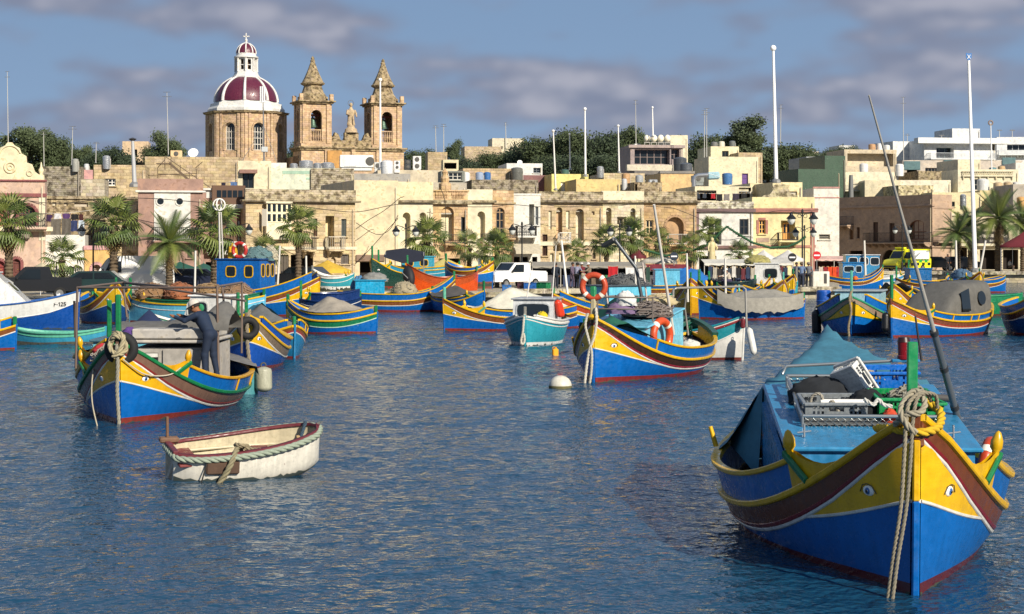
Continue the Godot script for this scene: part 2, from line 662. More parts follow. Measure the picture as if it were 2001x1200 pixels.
func opening(root: Node3D, type: String, x0: float, y0: float, x1: float, y1: float, rise: float, rec: float, o: Dictionary, wallm: Material) -> void:
	var k := type.to_lower()
	var sh := outline(x0, y0, x1, y1, rise)
	var fm := plain(o.get("f", "6a4a30"), 0.6)
	var w := x1 - x0
	var h := y1 - y0
	var z := -rec
	var flat := func(pts, zz, th): return G.new().poly(pts, Transform3D(Basis(), V(0, 0, zz)), th)
	if k == "w":
		var g := G.new()
		rim(g, sh, 0.09, z - 0.05, z + 0.05)
		var cols: int = o.get("cols", 2)
		var rows: int = o.get("rows", 2)
		for i in range(1, cols):
			g.box(V(x0 + w * i / cols, y0 + h / 2 - 0.02, z), V(0.07, h - 0.1, 0.085))
		for i in range(1, rows):
			g.box(V((x0 + x1) / 2, y0 + (h - rise) * i / rows, z), V(w - 0.1, 0.05, 0.075))
		if rise > 0:
			g.box(V((x0 + x1) / 2, y1 - rise, z), V(w - 0.1, 0.08, 0.09))
		var f := obj("window", g, fm, root)
		obj("pane", flat.call(sh, z - 0.04, 0.02), glass(), f)
	elif k == "s":
		var g2 := G.new()
		rim(g2, sh, 0.07, z - 0.03, z + 0.05)
		var f2 := obj("window", g2, fm, root)
		for s in 2:
			var a := x0 + 0.07 + s * (w / 2 - 0.05)
			var b := a + w / 2 - 0.09
			var l := G.new()
			var y := y0 + 0.1
			while y < y1 - rise * 0.6 - 0.12:
				l.box(V((a + b) / 2, y, z), V(b - a, 0.075, 0.02), Basis(V(1, 0, 0), 0.6))
				y += 0.085
			l.box(V((a + b) / 2, (y0 + y1 - rise * 0.5) / 2, z - 0.025), V(b - a + 0.01, h - 0.12 - rise * 0.5, 0.015))
			obj("shutter", l, plain(o.get("g", o.get("f", "6a4a30")), 0.65), f2)
		if rise > 0:
			obj("pane", flat.call(sh, z - 0.05, 0.012), glass(), f2)
	elif k == "d":
		var g3 := G.new()
		rim(g3, sh, 0.09, z - 0.05, z + 0.06)
		if rise > 0:
			g3.box(V((x0 + x1) / 2, y1 - rise, z), V(w - 0.1, 0.08, 0.09))
		g3.poly(sh, Transform3D(Basis(), V(0, 0, z - 0.06)), 0.04)
		var leafs := 2 if w > 1.1 else 1
		var dm := plain(o.get("g", o.get("f", "6a4a30")), 0.6)
		var f3 := obj("door", g3, dm, root)
		for s in leafs:
			var a3 := x0 + 0.1 + s * (w - 0.2) / leafs
			var b3 := a3 + (w - 0.2) / leafs - 0.03
			for r in 2:
				var c0 := y0 + 0.12 + r * (h - rise - 0.2) / 2
				obj("door_panel", G.new().box(V((a3 + b3) / 2, c0 + (h - rise - 0.2) / 4, z - 0.005), V(b3 - a3 - 0.1, (h - rise - 0.2) / 2 - 0.14, 0.05), Basis(), 0.015), dm if not (o.get("glazed", false) and r == 1) else glass(), f3)
		obj("handle", G.new().ball(V((x0 + x1) / 2 + 0.07, y0 + 1.0, z + 0.04), Vector3.ONE * 0.035, 8, 5), plain("b8a060", 0.3, 0.8), f3)
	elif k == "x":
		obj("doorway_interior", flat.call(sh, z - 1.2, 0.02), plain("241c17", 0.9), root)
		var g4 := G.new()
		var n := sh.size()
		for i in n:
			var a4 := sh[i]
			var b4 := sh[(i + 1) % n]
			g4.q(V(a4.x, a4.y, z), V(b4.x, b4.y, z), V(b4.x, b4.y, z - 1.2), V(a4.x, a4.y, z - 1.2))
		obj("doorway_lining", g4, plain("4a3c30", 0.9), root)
	else:
		obj("recess_wall", flat.call(sh, z - 0.02, 0.02), mat(o.g, "plaster", 0.85) if o.has("g") else wallm, root)
	if o.has("r"):
		var g5 := G.new()
		rim(g5, sh, -0.2, -0.02, 0.06, true)
		obj("surround", g5, mat(o.r, "plaster", 0.8), root)
	if k in "ws" and rec < 0.5:
		obj("sill", G.new().box(V((x0 + x1) / 2, y0 - 0.05, 0.04), V(w + 0.24, 0.09, 0.2), Basis(), 0.02), wallm, root)

func wall_cells(g: G, W: float, Hh: float, ops: Array) -> void:   # a wall face with openings and their reveals
	var xs := [0.0, W]
	var ys := [0.0, Hh]
	for p in ops:
		for e in [p[1], p[3]]:
			if not e in xs:
				xs.append(e)
		for e in [p[2], p[4]]:
			if not e in ys:
				ys.append(e)
	xs.sort()
	ys.sort()
	for i in xs.size() - 1:
		for j in ys.size() - 1:
			var m := Vector2((xs[i] + xs[i + 1]) / 2, (ys[j] + ys[j + 1]) / 2)
			var hit := false
			for p in ops:
				hit = hit or (m.x > p[1] and m.x < p[3] and m.y > p[2] and m.y < p[4])
			if not hit:
				g.q(V(xs[i], ys[j], 0), V(xs[i + 1], ys[j], 0), V(xs[i + 1], ys[j + 1], 0), V(xs[i], ys[j + 1], 0))
	for p in ops:
		var sh := outline(p[1], p[2], p[3], p[4], p[5])
		for i in sh.size():
			var s := sh[i]
			var e := sh[(i + 1) % sh.size()]
			g.q(V(s.x, s.y, 0), V(e.x, e.y, 0), V(e.x, e.y, -p[6]), V(s.x, s.y, -p[6]))
			if p[5] > 0 and i >= 2 and i < sh.size() - 1:
				g.q(V(s.x, s.y, 0), V(e.x, e.y, 0), V(e.x, p[4], 0), V(s.x, p[4], 0))

func house(label: String, px0: float, px1: float, pytop: float, d: float, th: float, wallm: Material, o := {}) -> Node3D:
	var base: float = o.get("base", LAND)
	var a := deg_to_rad(th)
	var nrm := V(sin(a), 0, cos(a))
	var ax := V(cos(a), 0, -sin(a))
	var org := G0(px0, d, base)
	var eye := V(0, base, 0)
	var hx := func(px):
		var dir := V((px - CX) / F, 0, -1)
		var s := (org - eye).dot(nrm) / dir.dot(nrm)
		return (eye + dir * s - org).dot(ax)
	var hy := func(px, py): return EYE - (py - HY) / F * (d + hx.call(px) * sin(a)) - base
	var W: float = hx.call(px1)
	var Hh: float = hy.call(px0, pytop)
	var root := thing(o.get("name", "town_house"), label, o.get("cat", "house"), org, a, o.get("group", ""))
	var ops := []
	for p in o.get("ops", []):
		var y1: float = hy.call((p[1] + p[3]) / 2, p[2])
		var y0: float = maxf(hy.call((p[1] + p[3]) / 2, p[4]), 0.03)
		var x0: float = clampf(hx.call(p[1]), 0.05, W - 0.3)
		var x1: float = clampf(hx.call(p[3]), x0 + 0.25, W - 0.05)
		y1 = minf(y1, Hh - 0.1)
		var opt: Dictionary = p[5] if p.size() > 5 else {}
		var arch: bool = p[0] == p[0].to_upper()
		ops.append([p[0], x0, y0, x1, y1, minf((x1 - x0) * 0.5, (y1 - y0) * 0.6) if arch else 0.0, opt.get("rec", 0.2), opt])
	var g := G.new()
	wall_cells(g, W, Hh, ops)
	var D: float = o.get("dep", 8.0)
	var pt := 0.28
	var ry := Hh - minf(o.get("par", 0.7), Hh * 0.4)
	g.q(V(0, 0, 0), V(0, Hh, 0), V(0, Hh, -D), V(0, 0, -D))
	g.q(V(W, 0, 0), V(W, Hh, 0), V(W, Hh, -D), V(W, 0, -D))
	g.q(V(0, 0, -D), V(0, Hh, -D), V(W, Hh, -D), V(W, 0, -D))
	var oc := [V(0, Hh, 0), V(W, Hh, 0), V(W, Hh, -D), V(0, Hh, -D)]
	var ic := [V(pt, Hh, -pt), V(W - pt, Hh, -pt), V(W - pt, Hh, pt - D), V(pt, Hh, pt - D)]
	for i in 4:
		var j := (i + 1) % 4
		g.q(oc[i], oc[j], ic[j], ic[i])
		g.q(ic[i], ic[j], ic[j] * V(1, 0, 1) + V(0, ry, 0), ic[i] * V(1, 0, 1) + V(0, ry, 0))
	obj("wall", g, wallm, root)
	obj("roof", G.new().box(V(W / 2, ry - 0.06, -D / 2), V(W - 2 * pt, 0.1, D - 2 * pt)), mat("b5ad9c", "plaster", 0.9), root)
	for p in ops:
		opening(root, p[0], p[1], p[2], p[3], p[4], p[5], p[6], p[7], wallm)
	for b in o.get("bands", []):     # [top row, bottom row, how far proud, material, (from column, to column)]
		var bx0 := 0.0
		var bx1 := W
		if b.size() > 4:
			bx0 = hx.call(b[4])
			bx1 = hx.call(b[5])
		var cx: float = (px0 + px1) / 2 if b.size() <= 4 else (b[4] + b[5]) / 2.0
		var t1: float = hy.call(cx, b[0])
		var t0: float = hy.call(cx, b[1])
		if b.size() <= 4:            # keep full-width bands level with the roof line
			var sh2: float = hy.call(px0, b[0])
			t0 -= t1 - sh2
			t1 = sh2
		var pr: float = b[2]
		var full: bool = b.size() <= 4
		obj("cornice" if pr > 0.1 else "wall_band", G.new().box(V((bx0 + bx1) / 2, (t0 + t1) / 2, pr / 2 - (0.15 if full else 0.0)), V(bx1 - bx0 + (pr * 2 if full else 0.0), t1 - t0, pr + (0.3 if full else 0.01)), Basis(), 0.03 if pr > 0.1 else 0.0), b[3], root)
	for b in o.get("bal", []):       # [from column, slab row, to column, rail row, style, depth, colour]
		var x0: float = hx.call(b[0])
		var x1: float = hx.call(b[2])
		var y0: float = hy.call((b[0] + b[2]) / 2, b[1])
		var y1: float = hy.call((b[0] + b[2]) / 2, b[3])
		balcony(root, x0, x1, y0, y1, b[4], b[5], b[6] if b.size() > 6 else "2b2a2a", wallm)
	if W > 2.5 and Hh > 4.0:
		obj("drainpipe", G.new().tube([V(W - 0.2, 0.2, 0.07), V(W - 0.2, Hh - 0.6, 0.07), V(W - 0.2, Hh - 0.45, -0.05)], 0.045, 6), plain(["b8aa90", "8c8478", "c8bca4"][int(px0) % 3], 0.6), root)
	root.set_meta("h", Hh)
	return root

func balcony(root: Node3D, x0: float, x1: float, y0: float, y1: float, style: String, dep: float, col: String, wallm: Material) -> void:
	var slab := obj("balcony", G.new().span(V(x0, y0 - 0.16, 0.0), V(x1, y0, dep), 0.03), wallm, root)
	var n := maxi(2, int((x1 - x0) / 0.9))
	for i in n:
		var x := lerpf(x0 + 0.15, x1 - 0.15, float(i) / (n - 1))
		obj("bracket", G.new().poly(PackedVector2Array([Vector2(0, 0), Vector2(0, -0.45), Vector2(0.15, -0.4), Vector2(dep * 0.8, -0.12), Vector2(dep * 0.85, 0)]), Transform3D(Basis(V(0, 0, 1), Vector3.UP, V(-1, 0, 0)), V(x + 0.06, y0 - 0.16, 0)), 0.12), wallm, slab)
	var g := G.new()
	if style == "stone":
		g.span(V(x0, y1 - 0.12, dep - 0.18), V(x1, y1, dep), 0.02)
		var k := int((x1 - x0) / 0.24)
		for i in k + 1:
			var x2 := lerpf(x0 + 0.08, x1 - 0.08, float(i) / k)
			g.lathe([Vector2(0.05, 0), Vector2(0.05, 0.05), Vector2(0.03, 0.1), Vector2(0.075, 0.3), Vector2(0.03, y1 - y0 - 0.2), Vector2(0.05, y1 - y0 - 0.12)], 6, V(x2, y0, dep - 0.1))
	else:
		for s in [[V(x0, 0, dep - 0.03), V(x1, 0, dep - 0.03)], [V(x0, 0, 0), V(x0, 0, dep - 0.03)], [V(x1, 0, 0), V(x1, 0, dep - 0.03)]]:
			for y in [y0 + 0.08, y1]:
				g.bar(s[0] + V(0, y, 0), s[1] + V(0, y, 0), 0.05, 0.05)
			var k2 := maxi(1, int(s[0].distance_to(s[1]) / 0.13))
			for i in k2 + 1:
				var p: Vector3 = s[0].lerp(s[1], float(i) / k2)
				g.tube([p + V(0, y0, 0), p + V(0, y1, 0)], 0.016, 4, false)
				if style == "scroll" and i % 2 == 0:
					g.torus(p + V(0, (y0 + y1) / 2, 0), 0.1, 0.014, Basis(Vector3.UP, (s[1] - s[0]).angle_to(Vector3.RIGHT)), 8, 4)
	obj("railing", g, wallm if style == "stone" else plain(col, 0.5, 0.3), slab)

# ---------------------------------------------------------------- the street front, from the left
func make_front_row() -> void:
	var st := mat("d8b57c", "stone", 0.9)
	var st2 := mat("cfae78", "stone", 0.9)
	var st3 := mat("dcaa6c", "stone", 0.9)
	var li := mat("c9b48c", "lichen", 0.95)
	var yel := mat("e6cf93", "plaster", 0.85)
	var cream := mat("e9d9aa", "plaster", 0.85)
	var white := mat("dedbd0", "plaster", 0.8)
	var red := mat("8e2a2a", "plaster", 0.75)
	var pink := mat("d3a283", "plaster", 0.85)
	var terra := mat("a8705a", "plaster", 0.85)
	var h := house("pink house with dark red bands and a tall arched grille window", -70, 88, 350, 118, 14, pink, {"dep": 14.0, "bands": [[350, 354, 0.12, red], [377, 384, 0.1, red], [384, 470, 0.03, cream, 76, 88], [443, 452, 0.5, cream], [452, 466, 0.35, mat("8a6f60", "plaster", 0.9), -70, 58]],
		"ops": [["W", 36, 402, 70, 442, {"f": "5a3428", "r": "8e2a2a", "cols": 5, "rows": 5, "rec": 0.3}], ["D", -30, 402, 12, 442, {"f": "8a5a3a", "r": "8e2a2a", "rec": 0.3}], ["D", -12, 510, 10, 556, {"f": "7a2a26", "r": "8e2a2a"}], ["D", 24, 506, 40, 556, {"f": "5a2a22", "r": "8e2a2a"}]], "bal": [[30, 444, 92, 418, "scroll", 0.9, "3a3634"]]})
	var gab := mat("ecd79c", "plaster", 0.85)
	# baroque gable that stands on its parapet
	var top := h.get_meta("h") as float
	var pts := PackedVector2Array()
	for p in [[-3.1, 0], [3.1, 0], [3.1, 0.5], [2.6, 0.9], [2.3, 1.7], [1.75, 1.9], [1.7, 2.6], [1.2, 2.9], [1.0, 3.5], [0.5, 3.75], [0.25, 4.1], [-0.25, 4.1], [-0.5, 3.75], [-1.0, 3.5], [-1.2, 2.9], [-1.7, 2.6], [-1.75, 1.9], [-2.3, 1.7], [-2.6, 0.9], [-3.1, 0.5]]:
		pts.append(Vector2(p[0] * 0.62, p[1] * 0.6))
	var gx := 2.9
	var gb := obj("gable", G.new().poly(pts, Transform3D(Basis(), V(gx, top, -0.35)), 0.35), gab, h)
	for s in [[0.0, 0.8, 0.34, 0.08, 0.0, TAU], [0.0, 0.8, 0.15, 0.06, 0.0, TAU], [1.25, 0.42, 0.16, 0.06, 0.0, TAU], [0.0, 1.55, 0.7, 0.07, 0.3, PI - 0.3]]:
		obj("scroll_ornament", G.new().torus(V(gx + s[0], top + s[1], 0.03), s[2], s[3], Basis(), 16, 6, s[4], s[5]), gab, gb)
	obj("urn", G.new().lathe([Vector2(0.22, 0), Vector2(0.22, 0.3), Vector2(0.1, 0.4), Vector2(0.2, 0.65), Vector2(0.08, 0.85), Vector2(0.04, 1.15), Vector2(0, 1.2)], 10, V(gx + 2.0, top, -0.2), Basis(), true), gab, gb)

	house("old rubble stone house with a lichen-black parapet behind the laundry", 86, 274, 386, 130, 10, mat("b99f72", "lichen", 0.95), {"dep": 12.0, "ops": [["n", 176, 372, 204, 384], ["w", 234, 524, 247, 534, {"f": "4a3a2c"}], ["n", 102, 395, 110, 402, {"g": "d8c7a0"}], ["n", 145, 396, 172, 404, {"g": "cdb996"}], ["n", 125, 396, 132, 402, {"g": "cdb996"}]], "bands": [[386, 389, 0.12, li]]})
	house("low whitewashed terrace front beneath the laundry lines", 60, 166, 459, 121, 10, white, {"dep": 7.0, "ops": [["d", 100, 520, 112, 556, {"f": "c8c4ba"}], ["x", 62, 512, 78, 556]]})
	house("small orange front with a pink arch surround", 165, 216, 487, 121.5, 10, mat("e9a93a", "plaster", 0.8), {"dep": 6.0, "ops": [["D", 181, 517, 197, 556, {"f": "8c8078", "r": "d98a8e", "rec": 0.4}]], "bands": [[480, 488, 0.06, mat("d98a8e", "plaster", 0.8)]]})
	house("peeling yellowish stone wall between orange front and red-brown house", 206, 276, 392, 123, 10, mat("dcc189", "lichen", 0.95), {"dep": 6.0, "ops": [["w", 233, 522, 247, 533, {"f": "3c3128"}], ["n", 236, 444, 244, 454]]})
	house("red-brown house with white centre panel and two round windows", 270, 396, 376, 121, 12, terra, {"dep": 9.0, "bands": [[349, 372, 0.04, terra], [372, 376, 0.2, white], [377, 470, 0.05, white, 301, 372], [470, 473, 0.3, white, 298, 396]],
		"ops": [["d", 318, 410, 356, 470, {"f": "e8e2d6", "g": "d8d4c8", "glazed": true, "rec": 0.35}], ["w", 308, 490, 316, 505, {"f": "3a2c26"}], ["w", 366, 488, 375, 504, {"f": "3a2c26"}]], "bal": [[300, 470, 392, 445, "scroll", 1.0]]})
	var rh := get_node("town_house_005") as Node3D
	for px in [311, 347]:
		var lx: float = (px - 270) / F * 121.0 / 0.97
		var c := V(lx, EYE - (394 - HY) / F * 121.5 - LAND, 0.06)
		var w := obj("round_window", G.new().torus(c, 0.27, 0.06, Basis(), 16, 6), white, rh)
		obj("pane", G.new().lathe([Vector2(0, 0), Vector2(0.26, 0), Vector2(0.26, 0.02), Vector2(0, 0.02)], 16, c - V(0, 0, 0.01), Basis(Vector3.RIGHT, PI / 2)), glass(), w)
	var h4 := house("recessed brick-red house with wooden enclosed balcony and white ledges", 394, 482, 368, 127, 12, terra, {"dep": 8.0, "bands": [[368, 372, 0.25, white], [400, 408, 0.9, white], [472, 478, 1.2, white, 404, 480], [485, 498, 0.5, mat("e0ddd2", "plaster", 0.8), 404, 455], [374, 387, 0.04, white, 403, 423], [374, 387, 0.04, white, 430, 449]],
		"ops": [["x", 402, 512, 440, 556], ["x", 446, 505, 470, 556]]})
	for i in 5:
		var px := 426 + i * 10
		obj("wooden_balcony_window", G.new().box(V((px - 394) / F * 127 / 0.97, 6.6, 0.45), V(0.3, 0.5, 0.04)), glass(), h4)
	obj("wooden_balcony", G.new().span(V(0.7, 3.1, 0.0), V(3.05, 7.2, 0.44), 0.03), plain("59402f", 0.7), h4)
	house("limestone house with long lichen-stained parapet and cream bay window", 480, 694, 392, 126, 24, st2, {"dep": 10.0, "bands": [[369, 390, 0.04, li], [390, 394, 0.35, mat("a89470", "lichen", 0.9)], [482, 488, 0.1, cream]],
		"ops": [["s", 612, 427, 620, 462, {"f": "5c4432"}], ["n", 636, 422, 653, 487, {"rec": 0.9, "g": "e9d48a"}], ["s", 667, 428, 677, 462, {"f": "59605e"}], ["x", 568, 498, 612, 556, {"f": "6a4028"}], ["s", 547, 498, 564, 548, {"f": "6a6258"}], ["s", 666, 497, 682, 516, {"f": "6e6660"}], ["N", 646, 503, 656, 525]],
		"bal": [[636, 487, 668, 463, "iron", 0.8, "b8b0a0"], [588, 488, 612, 464, "iron", 0.8, "6a6258"]]})
	var bay := thing("bay_window", "cream wooden bay window with small panes on the limestone house", "bay window", get_node("town_house_007").position, deg_to_rad(24))
	obj("bay_frame", G.new().span(V(1.35, 3.35, 0), V(3.2, 4.55, 0.5), 0.03).span(V(1.3, 5.9, 0), V(3.25, 6.05, 0.6), 0.02), cream, bay)
	for i in 5:
		var x := 1.4 + i * 0.37
		for r in 2:
			var f := obj("casement", G.new().box(V(x + 0.17, 4.9 + r * 0.68, 0.44), V(0.36, 0.66, 0.06), Basis(), 0.01), plain("e8ddb8", 0.6), bay)
			obj("pane", G.new().box(V(x + 0.17, 4.9 + r * 0.68, 0.475), V(0.24, 0.52, 0.01)), glass(), f)
	obj("open_shutter", G.new().box(V(1.2, 4.9, 0.6), V(0.05, 1.2, 0.5), Basis(Vector3.UP, 0.5)), plain("f0ead8", 0.6), bay)
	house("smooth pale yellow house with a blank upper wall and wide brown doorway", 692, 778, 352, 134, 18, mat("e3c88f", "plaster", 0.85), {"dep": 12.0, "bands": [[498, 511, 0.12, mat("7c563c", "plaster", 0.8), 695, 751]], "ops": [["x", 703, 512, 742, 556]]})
	house("cream house with two tall arched niches left of the balustraded house", 776, 846, 393, 137, 16, cream, {"dep": 12.0, "bands": [[391, 396, 0.3, mat("9c8a6a", "lichen", 0.9)], [355, 391, 0.02, yel]],
		"ops": [["N", 787, 415, 802, 482, {"rec": 0.6}], ["N", 820, 415, 833, 482, {"rec": 0.6}], ["x", 786, 505, 822, 556], ["w", 798, 484, 804, 492, {"f": "6a6258", "cols": 1, "rows": 1}]]})
	var bl := house("limestone house with a balustraded parapet and finial over a large arch", 844, 914, 398, 139, 14, st3, {"dep": 12.0, "bands": [[371, 374, 0.12, st3], [374, 391, 0.0, st3], [391, 399, 0.3, li]],
		"ops": [["N", 862, 404, 887, 470, {"rec": 0.7, "g": "ead9a6"}], ["s", 901, 424, 909, 456, {"f": "3b4248"}], ["x", 858, 505, 900, 556]], "bal": [[866, 476, 905, 459, "iron", 0.8]]})
	for px in [849, 881]:
		var gg := G.new()
		for i in 8:
			gg.lathe([Vector2(0.07, 0), Vector2(0.04, 0.1), Vector2(0.09, 0.28), Vector2(0.04, 0.45)], 6, V((px - 844 + 3 + i * 3) / F * 139 / 0.97, EYE - (386 - HY) / F * 139 - LAND, 0.04))
		obj("baluster_row", gg, st3, bl)
	obj("finial", G.new().lathe([Vector2(0.5, 0), Vector2(0.5, 0.5), Vector2(0.3, 0.6), Vector2(0.36, 0.9), Vector2(0.2, 1.2), Vector2(0.25, 1.4), Vector2(0, 1.75)], 8, V(1.1, EYE - (371 - HY) / F * 139 - LAND, -0.3)), st3, bl)
	house("narrow cream house with one arched niche and balcony", 912, 962, 393, 141, 14, cream, {"dep": 12.0, "bands": [[370, 391, 0.02, cream], [391, 396, 0.3, li]], "ops": [["N", 933, 413, 948, 468, {"rec": 0.6}], ["D", 934, 500, 944, 556, {"f": "6c7479"}]], "bal": [[939, 470, 958, 457, "iron", 0.7, "4a4440"]]})
	house("orange stone house with fan-light window above a scrolled balcony", 960, 1004, 372, 142, 14, st3, {"dep": 12.0, "bands": [[395, 399, 0.15, st2]], "ops": [["W", 969, 406, 986, 462, {"f": "8a7050", "rows": 3}], ["S", 938, 505, 946, 556, {"f": "8a8f90"}]], "bal": [[967, 465, 1003, 446, "iron", 0.8, "6a5c50"]]})
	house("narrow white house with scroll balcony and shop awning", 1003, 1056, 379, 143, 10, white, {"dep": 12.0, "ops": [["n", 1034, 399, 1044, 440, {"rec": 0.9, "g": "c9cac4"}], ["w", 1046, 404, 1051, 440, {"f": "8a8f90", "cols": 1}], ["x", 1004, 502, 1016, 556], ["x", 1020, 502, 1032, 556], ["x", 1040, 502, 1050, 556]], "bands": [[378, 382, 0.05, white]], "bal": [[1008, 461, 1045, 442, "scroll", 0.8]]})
	house("broad limestone house with three tall niches and lichen parapet", 1054, 1178, 394, 144, 10, st2, {"dep": 12.0, "bands": [[374, 391, 0.03, li], [391, 396, 0.35, mat("8f7d60", "lichen", 0.9)], [472, 480, 0.08, cream]],
		"ops": [["n", 1072, 412, 1078, 448, {"g": "ecdcae", "rec": 0.15}], ["N", 1087, 405, 1099, 466, {"rec": 0.5, "g": "e0a868"}], ["n", 1106, 412, 1113, 448, {"g": "ecdcae", "rec": 0.15}], ["N", 1125, 408, 1141, 470, {"rec": 0.7, "g": "ecdcae"}], ["n", 1156, 413, 1162, 420, {"g": "b89a70"}], ["s", 1060, 458, 1070, 500, {"f": "4a3228"}], ["n", 1075, 495, 1082, 520, {"g": "efe2b4"}], ["n", 1092, 495, 1099, 520, {"g": "efe2b4"}], ["w", 1158, 494, 1163, 506, {"f": "5a4a3a", "cols": 1}]], "bal": [[1090, 475, 1112, 455, "scroll", 0.8, "d8d4cc"]]})
	house("cream stone house with small columned niche and two arches", 1176, 1258, 394, 146, 8, mat("e6d6ab", "stone", 0.85), {"dep": 12.0, "bands": [[373, 391, 0.02, cream], [391, 396, 0.3, li]], "ops": [["N", 1184, 406, 1195, 455, {"rec": 0.6}], ["N", 1232, 407, 1242, 455, {"rec": 0.6}], ["n", 1206, 424, 1224, 438, {"rec": 0.3, "g": "b4a078"}], ["w", 1210, 428, 1217, 446, {"f": "5a5046", "cols": 1}]]})
	house("orange limestone house with a wide arch and green shuttered door", 1255, 1361, 396, 150, 6, mat("c99a5c", "stone", 0.9), {"dep": 12.0, "bands": [[374, 392, 0.04, li], [392, 397, 0.3, mat("9c8a6a", "lichen", 0.9)]],
		"ops": [["w", 1262, 430, 1277, 458, {"f": "c9b690"}], ["N", 1302, 424, 1336, 478, {"rec": 0.5, "r": "b07a44", "g": "c48a4c"}]], "bal": [[1304, 478, 1340, 458, "iron", 0.8, "a8a49c"]]})
	var og := get_node("town_house_015") as Node3D
	var dr := obj("green_door", G.new().box(V((1320 - 1255) / F * 151.5, EYE - (454 - HY) / F * 150 - LAND, -0.42), V(0.85, 1.95, 0.08), Basis(), 0.02), plain("1e5c44", 0.6), og)
	for i in 14:
		obj("shutter_slat", G.new().box(V((1320 - 1255) / F * 151.5, EYE - (454 - HY) / F * 150 - LAND - 0.85 + i * 0.13, -0.37), V(0.7, 0.1, 0.02), Basis(V(1, 0, 0), 0.5)), plain("2a6c52", 0.6), dr)
	house("white house with two dark upper windows and a purple cornice", 1357, 1472, 394, 151, 3, white, {"dep": 12.0, "bands": [[394, 408, 0.05, mat("e2dcc8", "lichen", 0.85)], [408, 415, 0.2, mat("6a4448", "plaster", 0.8)], [414, 485, 0.04, mat("7a5054", "plaster", 0.8), 1357, 1366], [480, 486, 0.25, mat("7a4a44", "plaster", 0.8)]],
		"ops": [["w", 1385, 428, 1410, 478, {"f": "b8b4aa", "rec": 0.5}], ["w", 1445, 428, 1463, 459, {"f": "2c2a2a", "rec": 0.12}], ["x", 1366, 500, 1400, 556]]})
	var yh := house("bright yellow house with pink-red corner strips and carved gable", 1470, 1592, 385, 152, 2, mat("eed680", "plaster", 0.8), {"dep": 12.0, "bands": [[407, 415, 0.25, mat("b85a48", "plaster", 0.8)], [415, 540, 0.06, mat("b85a48", "plaster", 0.8), 1584, 1592], [479, 484, 0.08, mat("c06a50", "plaster", 0.8)], [465, 473, 0.05, mat("c09070", "plaster", 0.8), 1478, 1503]],
		"ops": [["w", 1483, 430, 1496, 457, {"f": "d8a85a", "r": "b85a48", "rows": 3}], ["n", 1526, 431, 1554, 470, {"rec": 0.9, "g": "e6c868"}]], "bal": [[1519, 470, 1556, 455, "iron", 0.9, "3a3634"]]})
	obj("glazed_door", G.new().box(V((1540 - 1470) / F * 153.5, EYE - (452 - HY) / F * 153 - LAND, -0.85), V(0.62, 1.5, 0.08), Basis(), 0.02), plain("c8924a", 0.6), yh)
	obj("pane", G.new().box(V((1536.5 - 1470) / F * 153.5, EYE - (447 - HY) / F * 153 - LAND, -0.8), V(0.18, 0.75, 0.02)).box(V((1543.5 - 1470) / F * 153.5, EYE - (447 - HY) / F * 153 - LAND, -0.8), V(0.18, 0.75, 0.02)), glass(), yh.get_node("glazed_door"))
	pts = PackedVector2Array()
	for p in [[-1.5, 0], [1.6, 0], [1.5, 0.15], [0.95, 0.3], [0.75, 0.7], [0.8, 0.95], [0.5, 1.08], [-0.3, 1.08], [-0.6, 0.95], [-0.5, 0.7], [-0.8, 0.25], [-1.4, 0.12]]:
		pts.append(Vector2(p[0], p[1]))
	obj("carved_gable", G.new().poly(pts, Transform3D(Basis(), V((1524 - 1470) / F * 152, yh.get_meta("h"), -0.3)), 0.3), mat("e0cf9c", "lichen", 0.85), yh)
	house("narrow white side street house behind the yellow one", 1590, 1640, 367, 172, 0, mat("e3ddd0", "plaster", 0.85), {"dep": 8.0, "bands": [[365, 368, 0.06, mat("c87a70", "plaster", 0.8)], [385, 387, 0.06, mat("c87a70", "plaster", 0.8)]], "ops": [["w", 1600, 458, 1622, 468, {"f": "a8a090", "cols": 1}]]})
	# corner house: its long side faces the side street and lies in its own shade
	house("brown corner house with balconies on its long shaded side", 1620, 1822, 387, 211, -58, mat("b98c66", "plaster", 0.85), {"base": 1.1, "dep": 3.0, "bands": [[405, 409, 0.15, mat("b08460", "plaster", 0.85)]],
		"ops": [["d", 1632, 402, 1640, 428, {"f": "7a5030"}], ["d", 1660, 440, 1668, 468, {"f": "6a4a30"}], ["s", 1674, 444, 1680, 466, {"f": "5a4030"}], ["d", 1706, 434, 1716, 472, {"f": "4a3226"}], ["d", 1738, 436, 1748, 472, {"f": "4a3226"}], ["W", 1774, 430, 1812, 468, {"f": "6a3c2a", "cols": 4, "rows": 2}], ["x", 1660, 490, 1686, 528], ["X", 1724, 488, 1752, 528], ["X", 1762, 488, 1790, 528]],
		"bal": [[1622, 440, 1668, 424, "iron", 1.0], [1700, 474, 1820, 455, "iron", 1.1]]})
	house("pinkish sunlit end of the brown corner house with a curtained doorway", 1822, 1860, 405, 197, 30, mat("b98c66", "plaster", 0.85), {"base": 1.1, "dep": 5.0, "bands": [[404, 408, 0.15, mat("b08460", "plaster", 0.85)], [480, 484, 0.3, mat("b08460", "plaster", 0.85)]], "ops": [["d", 1833, 434, 1848, 470, {"f": "7a3c2a", "glazed": true}], ["d", 1834, 494, 1850, 524, {"f": "6a3226", "g": "b8aca0"}]], "bal": [[1822, 472, 1858, 453, "iron", 1.0]]})
